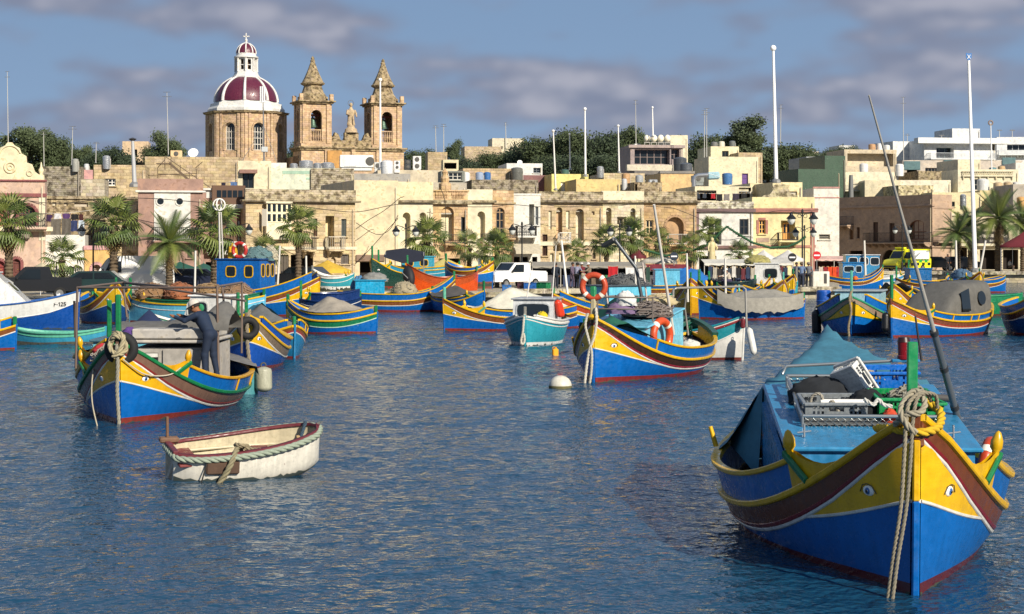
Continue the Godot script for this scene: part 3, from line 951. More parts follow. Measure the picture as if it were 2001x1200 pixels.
	var hl := house("cream waterfront restaurant with a dark name board", 1858, 2100, 418, 199, 4, mat("d9c493", "plaster", 0.85), {"base": 1.1, "dep": 10.0, "bands": [[418, 422, 0.2, cream], [476, 481, 0.6, cream]], "ops": [["S", 1955, 428, 1966, 460, {"f": "5a4030"}], ["s", 1880, 452, 1898, 472, {"f": "b8b0a0"}], ["x", 1866, 484, 1890, 528], ["x", 1915, 488, 1950, 528], ["x", 1960, 488, 1990, 528]]})
	var sg := thing("sign_board", "dark shop sign reading HARBOUR LIGHTS above the waterfront restaurant", "sign", hl.position + V(2.7, EYE - (468 - HY) / F * 199 - 1.1, 0.12))
	obj("board", G.new().box(V(1.85, 0.2, 0), V(3.7, 1.4, 0.12), Basis(), 0.02), plain("211a18", 0.6), sg)
	lettering(sg, "HARBOUR LIGHTS", V(1.85, 0.4, 0.07), 0.5, 3.4, "cfc6b4")
	lettering(sg, "BAR", V(1.85, -0.15, 0.07), 0.3, 0.8, "b8b0a0")
	var aw := thing("shop_awning", "striped beige awning over the narrow white house's shop", "awning", G0(1003, 142.5), deg_to_rad(10))
	obj("cloth", G.new().grid([PackedVector3Array([V(0, 3.1, 0), V(2.1, 3.1, 0)]), PackedVector3Array([V(0, 2.5, 1.2), V(2.1, 2.5, 1.2)]), PackedVector3Array([V(0, 2.3, 1.22), V(2.1, 2.3, 1.22)])], false, true), cloth("c9bfa8"), aw)
	obj("awning_arm", G.new().tube([V(0.03, 2.3, 0), V(0.03, 2.5, 1.18)], 0.02).tube([V(2.07, 2.3, 0), V(2.07, 2.5, 1.18)], 0.02), plain("888888", 0.4, 0.6), aw)

func lettering(root: Node3D, text: String, at: Vector3, size: float, wide: float, col: String, b := Basis()) -> void:
	var tm := TextMesh.new()
	var sf := SystemFont.new()
	sf.font_names = PackedStringArray(["Droid Sans"])
	sf.font_weight = 700
	tm.font = sf
	tm.text = text
	tm.font_size = 32
	tm.pixel_size = size / 32.0
	tm.depth = 0.015
	tm.curve_step = 4.0
	var o := obj("lettering", tm, plain(col, 0.6), root)
	var ww := tm.get_aabb().size.x
	o.transform = Transform3D(b * Basis.from_scale(V(minf(1.0, wide / maxf(ww, 0.01)), 1, 1)), at)

# ---------------------------------------------------------------- church
func make_church() -> void:
	var st := mat("d8a877", "stone", 0.9)
	var old := mat("b99a66", "lichen", 0.95)
	var white := mat("e4e2de", "plaster", 0.7)
	var maroon := mat("5e1e36", "paint", 0.5, 0.0, {"per": 0.3})
	var D := 236.0
	var s := D / F
	var base := ground_y(D) - 0.5
	var Y := func(py): return EYE - (py - HY) * s - base
	var c := thing("church", "baroque stone church with a maroon and white dome and twin bell towers", "church", G0(481, D, base))
	# drum: eight faces, each with an arched window
	var R := 77.0 * s
	var ap := R * cos(PI / 8)
	var side := 2.0 * R * sin(PI / 8)
	var y0: float = Y.call(312)
	var y1: float = Y.call(226)
	for k in 8:
		var ph := deg_to_rad(-17.0 + 45.0 * k)
		var xf := Transform3D(Basis(Vector3.UP, ph), V(sin(ph) * ap, y0, cos(ph) * ap)) * Transform3D(Basis(), V(-side / 2, 0, 0))
		var g := G.new()
		var H := y1 - y0
		var op := ["N", side / 2 - 0.75, 1.0, side / 2 + 0.75, H - 1.2, 0.75, 0.55, {}]
		wall_cells(g, side, H, [op])
		var w := G.new().add(g, xf)
		var f := G.new()
		for x in [0.22, 0.75, side - 0.75, side - 0.22]:
			f.box(V(x, H / 2, 0.06), V(0.36, H, 0.2), Basis(), 0.03)
		rim(f, outline(op[1], op[2], op[3], op[4], op[5]), -0.22, -0.02, 0.12, true)
		w.add(f, xf)
		w.add(G.new().box(V(side / 2, -1.5, -0.02), V(side + 0.1, 3.2, 0.3)), xf)
		var fo := obj("drum_face", w, st, c)
		if k in [7, 0, 1, 2, 6]:
			var fr := G.new()
			rim(fr, outline(op[1], op[2], op[3], op[4], op[5]), 0.12, -0.5, -0.38)
			for i in 3:
				fr.box(V(side / 2 - 0.37 + i * 0.37, op[2] + 1.5, -0.45), V(0.09, 3.0, 0.1))
				fr.box(V(side / 2, op[2] + 0.8 + i * 0.8, -0.45), V(1.4, 0.09, 0.08))
			var wn := obj("window", G.new().add(fr, xf), mat("cfc8bc", "plaster", 0.8), fo)
			obj("pane", G.new().poly(outline(op[1], op[2], op[3], op[4], op[5]), xf * Transform3D(Basis(), V(0, 0, -0.56)), 0.03), glass(), wn)
	var turn := deg_to_rad(-5.5)
	var ring := func(called, prof, m, sides): return obj(called, G.new().lathe(prof, sides, Vector3.ZERO, Basis(), false, turn), m, c)
	ring.call("drum_cornice", [Vector2(R, y1), Vector2(R + 0.35, y1 + 0.1), Vector2(R + 0.5, y1 + 0.35), Vector2(R - 0.2, y1 + 0.4)], old, 8)
	var yb: float = Y.call(200)
	ring.call("dome_skirt", [Vector2(R - 0.15, y1 + 0.38), Vector2(R - 0.15, y1 + 0.75), Vector2(R - 0.45, y1 + 1.1), Vector2(R - 0.55, yb - 0.25), Vector2(R - 0.9, yb - 0.2), Vector2(61 * s, yb + 0.05), Vector2(50 * s, yb + 0.1)], white, 8)
	# dome: panels and ribs
	var yt: float = Y.call(152)
	var prof := []
	for i in 11:
		var a := deg_to_rad(lerpf(0, 66, i / 10.0))
		prof.append(Vector2(60.0 * s * cos(a), yb + (yt - yb) * sin(a) / sin(deg_to_rad(66))))
	for k in 8:
		var a0 := turn + TAU * k / 8
		var rows := []
		for i in 11:
			var row := PackedVector3Array()
			for j in 5:
				var a2 := a0 + TAU / 8 * (j / 4.0)
				row.append(V(cos(a2) * prof[i].x, prof[i].y, sin(a2) * prof[i].x))
			rows.append(row)
		obj("dome_panel", G.new().grid(rows), maroon, c)
		var pts := []
		for i in 11:
			pts.append(V(cos(a0) * (prof[i].x + 0.02), prof[i].y, sin(a0) * (prof[i].x + 0.02)))
		var rad := []
		for i in 11:
			rad.append(lerpf(0.24, 0.15, i / 10.0))
		obj("dome_rib", G.new().tube(pts, rad, 6), white, c)
	# lantern
	var yl0: float = Y.call(154)
	var yl1: float = Y.call(106)
	var r := 20.0 * s
	ring.call("lantern_base", [Vector2(27 * s, yl0 - 0.1), Vector2(27 * s, yl0 + 0.25), Vector2(24 * s, yl0 + 0.5), Vector2(22 * s, yl0 + 0.9), Vector2(0.2, yl0 + 0.92)], white, 8)
	for k in 8:
		var ph := deg_to_rad(-17.0 + 45.0 * k)
		var sd := 2.0 * r * sin(PI / 8)
		var xf := Transform3D(Basis(Vector3.UP, ph), V(sin(ph), 0, cos(ph)) * r * cos(PI / 8) + Vector3.UP * (yl0 + 0.9)) * Transform3D(Basis(), V(-sd / 2, 0, 0))
		var g := G.new()
		var H := yl1 - yl0 - 1.5
		wall_cells(g, sd, H, [["n", sd * 0.27, 0.25, sd * 0.73, H - 0.15, 0.0, 0.2, {}]])
		g.box(V(sd / 2, H * 0.5, -0.1), V(sd * 0.5, 0.09, 0.06))
		obj("lantern_face", G.new().add(g, xf), white, c)
		var ang := turn + TAU * k / 8
		obj("lantern_column", G.new().lathe([Vector2(0.13, 0), Vector2(0.11, 0.2), Vector2(0.1, H - 0.2), Vector2(0.16, H)], 8, V(cos(ang) * (r + 0.1), yl0 + 0.9, sin(ang) * (r + 0.1))), white, c)
	obj("lantern_core", G.new().lathe([Vector2(r * 0.45, yl0), Vector2(r * 0.45, yl1)], 8), plain("5a4638", 0.9), c)
	ring.call("lantern_cornice", [Vector2(r, yl1 - 0.6), Vector2(r + 0.25, yl1 - 0.5), Vector2(r + 0.25, yl1 - 0.35), Vector2(r * 0.98, yl1 - 0.25), Vector2(r * 0.96, yl1 + 0.1), Vector2(0.1, yl1 + 0.12)], white, 16)
	var yc: float = Y.call(85)
	for k in 8:
		var rows := []
		var rp := []
		for i in 7:
			var a := PI / 2 * i / 6.6
			var row := PackedVector3Array()
			for j in 4:
				var a2 := turn + TAU * (k + j / 3.0) / 8
				row.append(V(cos(a2) * r * 0.95 * cos(a), yl1 + 0.05 + (yc - yl1) * sin(a), sin(a2) * r * 0.95 * cos(a)))
			rows.append(row)
			rp.append(row[0])
		obj("cupola_panel", G.new().grid(rows), maroon, c)
		obj("cupola_rib", G.new().tube(rp, 0.1, 5), white, c)
	var yx: float = Y.call(66)
	obj("cross", G.new().lathe([Vector2(0.35, yc - 0.1), Vector2(0.2, yc + 0.1), Vector2(0.14, yc + 0.3)], 10).ball(V(0, yc + 0.42, 0), Vector3.ONE * 0.2, 10, 6).box(V(0, (yc + 0.5 + yx) / 2, 0), V(0.12, yx - yc - 0.5, 0.12)).box(V(0, yx - 0.35, 0), V(0.62, 0.12, 0.12)).ball(V(0, yx, 0), Vector3.ONE * 0.1, 8, 5).ball(V(-0.34, yx - 0.35, 0), Vector3.ONE * 0.1, 8, 5).ball(V(0.34, yx - 0.35, 0), Vector3.ONE * 0.1, 8, 5), white, c)
	# nave roof and front
	var th := deg_to_rad(20.0)
	var fb := Basis(Vector3.UP, th)
	var tl := G0(611, 231.0, base) - c.position
	var dir := fb.x
	var tr := tl + dir * 9.4
	var ycor: float = EYE - (287 - HY) / F * 231.0 - base
	var mid := (tl + tr) / 2
	obj("nave", G.new().box(mid - fb.z * 6.0 + V(0, ycor / 2 - 0.6, 0), V(13.6, ycor - 1.2, 14.5), fb), st, c)
	obj("front", G.new().box(mid + V(0, ycor / 2 - 0.3, 0.0) + fb.z * 0.2, V(13.6, ycor - 0.6, 4.6), fb).box(mid + V(0, ycor * 0.5, 0) + fb.z * 2.6, V(0.5, ycor, 0.3), fb).box(mid + V(0, ycor * 0.5, 0) + fb.z * 2.6 - dir * 3.4, V(0.7, ycor, 0.3), fb).box(mid + V(0, ycor * 0.5, 0) + fb.z * 2.6 + dir * 3.4, V(0.7, ycor, 0.3), fb), st, c)
	obj("front_cornice", G.new().box(mid + V(0, ycor - 0.2, 0) + fb.z * 0.2, V(14.4, 0.25, 5.4), fb, 0.06).box(mid + V(0, ycor - 0.45, 0) + fb.z * 0.2, V(14.0, 0.22, 5.0), fb, 0.04), old, c)
	# parapet with a scrolled pedestal between the towers
	var pp := PackedVector2Array()
	for p in [[-3.6, 0], [3.6, 0], [3.6, 1.3], [2.9, 1.3], [2.6, 1.9], [2.1, 1.7], [1.7, 0.9], [1.1, 0.9], [1.1, 1.9], [-1.1, 1.9], [-1.1, 0.9], [-1.7, 0.9], [-2.1, 1.7], [-2.6, 1.9], [-2.9, 1.3], [-3.6, 1.3]]:
		pp.append(Vector2(p[0] * 0.84, p[1]))
	obj("parapet", G.new().poly(pp, Transform3D(fb, mid + V(0, ycor - 0.07, 0) + fb.z * 1.1), 0.7), old, c)
	for t in [tl, tr]:
		bell_tower(c, t, fb, ycor, st, old)
	# statue on the pedestal
	var sp := c.position + mid + V(0, ycor + 1.83, 0) + fb.z * 1.45
	var stt := thing("statue", "weathered stone statue of a robed figure between the bell towers", "statue", sp, th)
	stt.scale = Vector3.ONE * 0.88
	var sm := mat("d8b484", "stone", 0.9, 0.0, {"per": 0.5})
	obj("pedestal", G.new().lathe([Vector2(1.0, 0), Vector2(0.9, 0.5), Vector2(0.55, 0.8), Vector2(0.55, 1.1), Vector2(0.1, 1.1)], 12), sm, stt)
	var robe := []
	for i in 13:
		var f := i / 12.0
		var row := PackedVector3Array()
		var rr: float = [0.62, 0.6, 0.55, 0.52, 0.5, 0.48, 0.5, 0.56, 0.6, 0.58, 0.4, 0.2, 0.17][i]
		for k in 18:
			var a := TAU * k / 18
			var fold := 1.0 + 0.09 * sin(a * 7.0 + f * 4.0) * (1.0 - f)
			row.append(V(cos(a) * rr * fold, 1.1 + f * 2.75, sin(a) * rr * fold * 0.8))
		robe.append(row)
	obj("robed_body", G.new().grid(robe, true).ball(V(0, 4.1, 0.03), V(0.24, 0.32, 0.26), 12, 8).tube([V(-0.5, 3.3, 0.1), V(-0.68, 2.7, 0.3), V(-0.3, 2.6, 0.6)], [0.2, 0.17, 0.11], 8).tube([V(0.5, 3.3, 0.1), V(0.72, 2.8, 0.2), V(0.75, 2.3, 0.35)], [0.2, 0.17, 0.11], 8).tube([V(0.15, 2.4, 0.45), V(0.2, 1.8, 0.6), V(0.18, 1.15, 0.6)], [0.1, 0.14, 0.08], 6), sm, stt)
	obj("halo", G.new().torus(V(0, 4.35, -0.1), 0.42, 0.03, Basis(), 16, 5), plain("6a6050", 0.5, 0.6), stt)

func bell_tower(c: Node3D, at: Vector3, fb: Basis, y0: float, st: Material, old: Material) -> void:
	var a := 3.75
	var H := 5.5
	var t := Node3D.new()
	t.name = "bell_tower"
	c.add_child(t, true)
	t.position = at + V(0, y0 - 0.07, 0)
	t.basis = fb
	var g := G.new()
	g.box(V(0, 0.2, 0), V(a + 0.3, 0.4, a + 0.3), Basis(), 0.04)
	for k in 4:
		var xf := Transform3D(Basis(Vector3.UP, k * PI / 2), Vector3.ZERO) * Transform3D(Basis(), V(-a / 2, 0.4, a / 2))
		var f := G.new()
		var op := ["N", a / 2 - 0.72, 0.35, a / 2 + 0.72, 4.3, 0.72, 0.45, {}]
		wall_cells(f, a, H - 0.4, [op])
		for x in [0.3, a - 0.3]:
			f.box(V(x, H / 2 - 0.2, 0.07), V(0.5, H - 0.4, 0.24), Basis(), 0.03)
		rim(f, outline(op[1], op[2], op[3], op[4], op[5]), -0.2, -0.02, 0.1, true)
		g.add(f, xf)
		var bal := G.new()
		bal.box(V(a / 2, 1.75, -0.15), V(1.44, 0.14, 0.22))
		for i in 6:
			bal.lathe([Vector2(0.07, 0), Vector2(0.05, 0.2), Vector2(0.1, 0.6), Vector2(0.05, 1.1), Vector2(0.07, 1.35)], 6, V(a / 2 - 0.6 + i * 0.24, 0.35, -0.15))
		obj("balustrade", G.new().add(bal, xf), st, t)
	obj("shaft", g, st, t)
	obj("floor", G.new().box(V(0, 0.6, 0), V(a - 0.9, 0.1, a - 0.9)).box(V(0, H - 0.3, 0), V(a - 0.4, 0.3, a - 0.4)), st, t)
	obj("cornice", G.new().box(V(0, H + 0.1, 0), V(a + 0.7, 0.2, a + 0.7), Basis(), 0.05).box(V(0, H + 0.3, 0), V(a + 1.2, 0.2, a + 1.2), Basis(), 0.05), old, t)
	var y := H + 0.4
	var q2 := sqrt(2.0)
	var pf := []
	for p in [[1.75, 0], [1.75, 0.75], [1.6, 0.8], [1.5, 1.0], [1.25, 1.5], [1.08, 2.2], [1.02, 2.5], [1.35, 2.75], [1.42, 2.95], [1.25, 3.1], [0.95, 3.9], [0.6, 5.0], [0.25, 6.4], [0.2, 6.5]]:
		pf.append(Vector2(p[0] * 1.13, y + p[1] * 0.8))
	obj("spire", G.new().lathe(pf, 8, Vector3.ZERO, Basis(), false, PI / 8).lathe([Vector2(0.3, y + 5.1), Vector2(0.34, y + 5.3), Vector2(0.2, y + 5.4), Vector2(0.24, y + 5.6), Vector2(0.1, y + 5.8), Vector2(0, y + 5.9)], 8), old, t)
	for sx in [-1, 1]:
		for sz in [-1, 1]:
			obj("corner_block", G.new().box(V(sx * (a / 2 + 0.1), y + 0.4, sz * (a / 2 + 0.1)), V(0.5, 0.9, 0.5), Basis(), 0.06), st, t)
	obj("beam", G.new().box(V(0, 4.15, 0), V(a - 0.7, 0.25, 0.3)), mat("8a4a40", "paint", 0.7), t)
	var bl := [Vector2(0.72, 0), Vector2(0.66, 0.12), Vector2(0.5, 0.45), Vector2(0.42, 0.9), Vector2(0.34, 1.15), Vector2(0.12, 1.28), Vector2(0.1, 1.5)]
	obj("bell", G.new().lathe(bl, 16, V(0, 2.55, 0), Basis(), true), mat("4f6a5c", "paint", 0.6, 0.5), t)

# ---------------------------------------------------------------- houses behind and above the street front
func up(label: String, px0: float, px1: float, pt: float, d: float, col: String, kind := "plaster", o := {}) -> Node3D:
	o.base = o.get("base", maxf(0.6, ground_y(d) - 1.5))
	o.name = o.get("name", "rear_house")
	o.par = o.get("par", 0.4)
	return house(label, px0, px1, pt, d, o.get("th", 8.0), mat(col, kind, 0.88), o)

func make_back_rows() -> void:
	up("long grey-black rubble wall behind the laundry house", 82, 158, 325, 150, "a2957c", "lichen", {"th": 5.0})
	up("small pink rooftop room beside the rubble wall", 157, 184, 332, 152, "d98a8c", "plaster", {"dep": 3.0})
	up("tan stone house with a small barred window below the steel chimney", 183, 284, 322, 152, "c8a873", "stone", {"ops": [["w", 204, 349, 226, 363, {"f": "d8d4cc", "cols": 3}]], "dep": 6.0})
	up("long tan stone house behind the red-brown one with rooftop stairs", 283, 466, 306, 160, "c5a674", "stone", {"th": 6.0})
	up("grey sunlit shed wall below the tan stone house", 158, 204, 350, 140, "b9a98c", "stone", {"dep": 4.0})
	up("pale cream rooftop house with one dark window under a small tiled hood", 465, 530, 314, 150, "ead9a6", "plaster", {"ops": [["w", 474, 338, 496, 368, {"f": "2c2a28", "cols": 2, "rows": 1}]]})
	up("white and sea-green patched wall behind the cream rooftop house", 527, 664, 328, 158, "cfd8bc", "plaster", {"ops": [], "bands": [[334, 340, 0.02, mat("8fc4a4", "plaster", 0.85), 552, 618], [347, 351, 0.02, mat("8fc4a4", "plaster", 0.85), 598, 640]]})
	up("low white wall left of the round steel tanks", 526, 560, 318, 163, "e2e0d4", "plaster", {"dep": 3.0})
	up("flaking stone block above the limestone parapet", 608, 692, 329, 148, "bfae8c", "lichen", {"dep": 5.0})
	up("orange sheet-metal shed between church and white box unit", 640, 668, 294, 190, "e08a1c", "plaster", {"dep": 3.0})
	up("grey tiled roof wall behind the smooth yellow house", 690, 802, 339, 158, "9c968c", "plaster")
	up("beige house with long blank parapet right of the grey roof wall", 738, 866, 332, 166, "d8c298", "plaster")
	up("greenish glass rooftop shelter on the balustraded house", 862, 908, 334, 160, "6f7468", "plaster", {"dep": 3.0, "ops": [["w", 868, 337, 903, 352, {"f": "b8b4a8", "cols": 4}]]})
	up("sloped grey roof block behind the balustraded parapet", 782, 912, 356, 150, "b2a48a", "plaster", {"th": 12.0})
	up("stone block with blue tanks behind the narrow cream house", 905, 1000, 329, 172, "c9a473", "stone")
	up("lichen-spotted stone parapet house left of the maroon wall", 922, 1052, 351, 160, "ab9a7c", "lichen")
	up("low white house with a satellite dish on the slope", 990, 1060, 319, 220, "e6e4de", "plaster", {"ops": [["w", 1042, 328, 1056, 338, {"f": "5a6066"}]]})
	up("dull maroon wall behind the white narrow house", 985, 1082, 342, 180, "8c4a4a")
	up("lemon yellow rooftop house with open white doors", 1078, 1150, 340, 176, "f0dc58", "plaster", {"ops": [["d", 1096, 356, 1112, 374, {"f": "e4e0d4"}]]})
	up("yellow ochre sloping parapet right of the lemon yellow house", 1126, 1212, 350, 170, "e8c05c")
	up("tan stone roof terrace with planters", 1180, 1260, 338, 190, "cbb383", "stone")
	up("mauve modern house with a wide glazed front and four tanks", 1232, 1334, 283, 245, "9c8482", "plaster", {"ops": [["w", 1240, 292, 1308, 321, {"f": "8a7a76", "cols": 5, "rows": 2, "rec": 0.9}], ["w", 1312, 291, 1328, 312, {"f": "8a7a76", "rec": 0.9}]], "bands": [[283, 289, 0.3, mat("a58a84", "plaster", 0.8)], [322, 334, 0.6, mat("d8c8a8", "plaster", 0.8)]]})
	up("cream stair tower on the right of the mauve house", 1310, 1344, 264, 252, "efe0b0")
	up("grey lower storey beneath the mauve house", 1240, 1330, 334, 228, "6a625e", "plaster", {"ops": [["w", 1256, 341, 1276, 354, {"f": "b8b4b0", "rows": 1}]]})
	up("flat orange house with grey coping", 1291, 1356, 338, 200, "e8b25c", "plaster", {"bands": [[334, 339, 0.1, mat("77706a", "plaster", 0.8)]]})
	up("tan stone rooftop room right of the orange house", 1240, 1294, 356, 182, "c2a67a", "lichen", {"ops": [["x", 1228, 360, 1240, 374]]})
	up("cream upper storey with two grey tanks on top", 1389, 1444, 286, 262, "f0dca0", "plaster", {"ops": [["w", 1411, 295, 1424, 310, {"f": "4a4440", "rows": 1}]]})
	up("large pale yellow stepped house with a purple door", 1385, 1482, 306, 235, "f0dca6", "plaster", {"ops": [["d", 1450, 339, 1462, 362, {"f": "5a3a7c"}]]})
	up("tan stone gable wall behind the stepped yellow house", 1443, 1490, 298, 258, "c8a878", "stone")
	up("cream rooftop terrace wall with laundry line below", 1358, 1470, 364, 170, "e8d8a6", "plaster", {"ops": [["x", 1362, 372, 1400, 392], ["x", 1444, 366, 1468, 392]]})
	up("pale yellow rooftop room right of the flagpole", 1466, 1512, 358, 172, "ecd694", "plaster", {"ops": [["w", 1494, 374, 1501, 384, {"f": "8a8278"}]]})
	up("yellow roof wall behind the carved gable", 1510, 1568, 356, 166, "e8d08c", "plaster", {"ops": [["n", 1543, 374, 1558, 382, {"g": "b8b0a0"}]]})
	up("large dark green painted blank wall", 1560, 1642, 330, 215, "33503c", "paint", {"th": 14.0})
	up("upper part of the dark green blank wall", 1612, 1652, 304, 222, "33503c", "paint", {"th": 14.0})
	up("grey block left of the green wall", 1576, 1616, 306, 235, "8c949c", "plaster", {"ops": [["w", 1600, 315, 1614, 328, {"f": "4a5058"}]]})
	up("beige house with open loggia and white tanks on its roof", 1650, 1752, 292, 252, "cfb68c", "plaster", {"ops": [["n", 1656, 300, 1746, 325, {"rec": 1.6, "g": "d8c298"}]]})
	up("cream terraced house below the loggia house", 1628, 1752, 336, 240, "efe0b4", "plaster", {"th": 0.0})
	up("white terrace house with a long balcony rail", 1620, 1700, 362, 226, "e8dcb8", "plaster", {"th": 0.0, "bal": [[1626, 372, 1698, 362, "iron", 0.8, "b0a898"]]})
	up("beige terrace house with dark planted pergola", 1690, 1760, 356, 222, "e2cf9c", "plaster", {"th": 0.0, "ops": [["x", 1700, 340, 1728, 352]]})
	up("white modern house with a shaded side wall on the ridge", 1745, 1806, 276, 292, "e2e4e6", "plaster", {"th": 14.0})
	up("white modern villa with a deep roof slab and glass terrace", 1806, 1945, 272, 286, "e8eaec", "plaster", {"th": 8.0, "ops": [["w", 1830, 288, 1864, 312, {"f": "5a7276", "cols": 3, "rows": 1, "rec": 1.4}], ["x", 1940, 276, 1947, 294]], "bands": [[270, 281, 1.6, mat("eceef0", "plaster", 0.7)]], "bal": [[1812, 311, 1938, 300, "iron", 1.6, "b8bcc0"]]})
	up("white stair block on top of the modern villa", 1861, 1915, 251, 298, "e8eaec")
	up("white flat-roofed house at the right end of the ridge", 1948, 2060, 268, 292, "e6e8ec", "plaster", {"th": -6.0, "ops": [["w", 1968, 282, 2040, 294, {"f": "a8acb0", "cols": 6, "rows": 1, "rec": 0.8}]], "bal": [[1950, 302, 2050, 294, "iron", 1.0, "c0c4c8"]]})
	up("teal and beige panelled terrace below the white villa", 1764, 1998, 313, 270, "cdb9a4", "plaster", {"th": 4.0, "bands": [[315, 332, 0.15, mat("2c6670", "plaster", 0.7), 1766, 1798], [313, 325, 0.15, mat("2c6670", "plaster", 0.7), 1844, 1872], [308, 322, 0.15, mat("2c6670", "plaster", 0.7), 1958, 1984]], "ops": [["x", 1772, 327, 1792, 338], ["w", 1808, 328, 1834, 338, {"f": "6a6058", "cols": 4, "rows": 1}], ["x", 1846, 326, 1872, 336]]})
	up("tan corrugated wall under the teal terrace", 1795, 1874, 334, 252, "b9a070", "lichen")
	up("cream house with stone baluster parapet", 1872, 1990, 331, 238, "ecdcae", "plaster", {"th": 2.0, "bal": [[1880, 343, 1980, 334, "stone", 0.3]], "ops": [["w", 1900, 350, 1922, 372, {"f": "b8b0a0"}]]})
	up("cream block over the baluster house", 1872, 1916, 312, 252, "ecd6a4")
	up("pale long roof terrace in the middle of the right slope", 1692, 1858, 352, 236, "efe2bc", "plaster", {"th": 0.0})
	up("cream wall with a dark flue above the brown corner house", 1756, 1824, 362, 216, "ead79c", "lichen", {"th": 6.0, "ops": [["w", 1800, 396, 1815, 404, {"f": "5a5046", "rows": 1}]]})
	up("yellow terrace wall right of the dark flue", 1822, 1918, 376, 212, "e8d18c", "plaster", {"th": 4.0, "ops": [["w", 1844, 394, 1866, 404, {"f": "5a5046", "cols": 3, "rows": 1}]]})
	up("warm yellow wall behind the tall palms", 1915, 2010, 372, 214, "e4c878", "plaster", {"th": 4.0})
	up("grey-beige house at the far right edge", 1980, 2080, 360, 208, "b8a890", "plaster", {"th": 0.0})
	up("white house above the yellow terrace at the right", 1985, 2080, 318, 245, "e8e2d8", "plaster", {"th": 0.0})
	# far up the slope
	up("lone tan house on the hill left of the dome", 239, 290, 276, 380, "d8ac78", "plaster", {"ops": [["x", 258, 292, 268, 306]]})
	up("square stone tower right of the church", 836, 874, 297, 260, "c2a273", "stone", {"dep": 4.0})
	up("cream lean-to beside the square stone tower", 866, 896, 312, 255, "e6cf98", "plaster", {"dep": 3.0, "ops": [["x", 868, 318, 892, 330]]})
	up("cream ruined farmhouse on the hilltop", 962, 1024, 270, 420, "dccba4", "plaster", {"ops": [["x", 978, 286, 982, 292]]})
	up("low stone terrace walls beside the hilltop farmhouse", 908, 980, 286, 415, "c0a47c", "stone")
	up("small red-roofed hut before the trees", 1570, 1592, 320, 270, "7a4438", "plaster", {"dep": 3.0})
	up("pale house behind the trees on the right ridge", 1580, 1600, 296, 420, "d8c298")
	up("white far house on the right ridge", 1640, 1670, 284, 430, "d8d8d4", "plaster")
	var hood := G.new().box(V(0, 0, 0), V(1.5, 0.08, 0.8), Basis(V(1, 0, 0), 0.4), 0.02)
	var ho := obj("tiled_hood", hood, mat("9a7468", "cloth", 0.8), get_node("rear_house_005"))
	ho.position = V((485 - 465) / F * 150.0, EYE - (335 - HY) / F * 150.0 - 0.6, 0.3)

# ---------------------------------------------------------------- trees and palms
func leaf_crown(seed_: int, lobes: Array, count: int, size: float) -> G:
	var r := RandomNumberGenerator.new()
	r.seed = seed_
	var g := G.new()
	for i in count:
		var l: Array = lobes[r.randi() % lobes.size()]
		var v := V(r.randfn(), r.randfn(), r.randfn()).normalized()
		var rad := pow(r.randf(), 0.45)
		var p: Vector3 = l[0] + v * rad * V(l[1], l[1] * l[2], l[1])
		var n := (v + V(r.randfn(), r.randfn(), r.randfn()) * 0.7).normalized()
		var x := n.cross(V(r.randfn(), r.randfn(), r.randfn())).normalized()
		var y := n.cross(x)
		var s := size * r.randf_range(0.6, 1.3)
		for k in 3:
			var o := p + V(r.randfn(), r.randfn(), r.randfn()) * s * 0.7
			var tw := r.randf() * TAU
			var xx := x * cos(tw) + y * sin(tw)
			var yy := y * cos(tw) - x * sin(tw)
			g.t(o - xx * s * 0.4, o + yy * s * 0.25 + n * s * 0.15, o + xx * s * 0.4)
			g.t(o - xx * s * 0.4, o + xx * s * 0.4, o - yy * s * 0.22 + n * s * 0.1)
	return g

func tree_kind(kind: int) -> Node3D:
	var r := RandomNumberGenerator.new()
	r.seed = 100 + kind
	var t := thing("tree", "tree", "tree")
	var tall: float = [7.0, 8.0, 5.5, 9.0][kind]
	var lobes := []
	var g := G.new()
	g.tube([V(0, -1.5, 0), V(0.1, tall * 0.25, 0), V(-0.1, tall * 0.5, 0.1)], [0.34, 0.26, 0.18], 7)
	var n: int = [13, 11, 12, 15][kind]
	for i in n:
		var a := r.randf() * TAU
		var f := r.randf()
		var e: Vector3
		if kind == 1 or kind == 3:    # open crown, clumps at the ends of long limbs
			e = V(cos(a) * r.randf_range(0.6, 2.6), lerpf(tall * 0.45, tall * 0.98, f), sin(a) * r.randf_range(0.6, 2.4))
			lobes.append([e, r.randf_range(0.75, 1.25), 0.75])
		else:
			e = V(cos(a) * r.randf_range(0.4, 2.8), lerpf(tall * 0.3, tall * 0.85, f * (1.0 - 0.2 * f)), sin(a) * r.randf_range(0.4, 2.4))
			lobes.append([e, r.randf_range(1.0, 1.7), 0.8])
		g.tube([V(0, tall * r.randf_range(0.22, 0.5), 0), e * V(0.45, 0.85, 0.45), e], [0.13, 0.08, 0.03], 5, false)
	obj("trunk", g, mat("5a4c3c", "cloth", 0.9), t)
	var col: String = ["3e4a2a", "4a5636", "34422a", "465238"][kind]
	obj("crown", leaf_crown(kind + 3, lobes, [3800, 2600, 3400, 3200][kind], 0.36), mat(col, "", 0.75, 0.0, {"back": 0.25}), t)
	return t

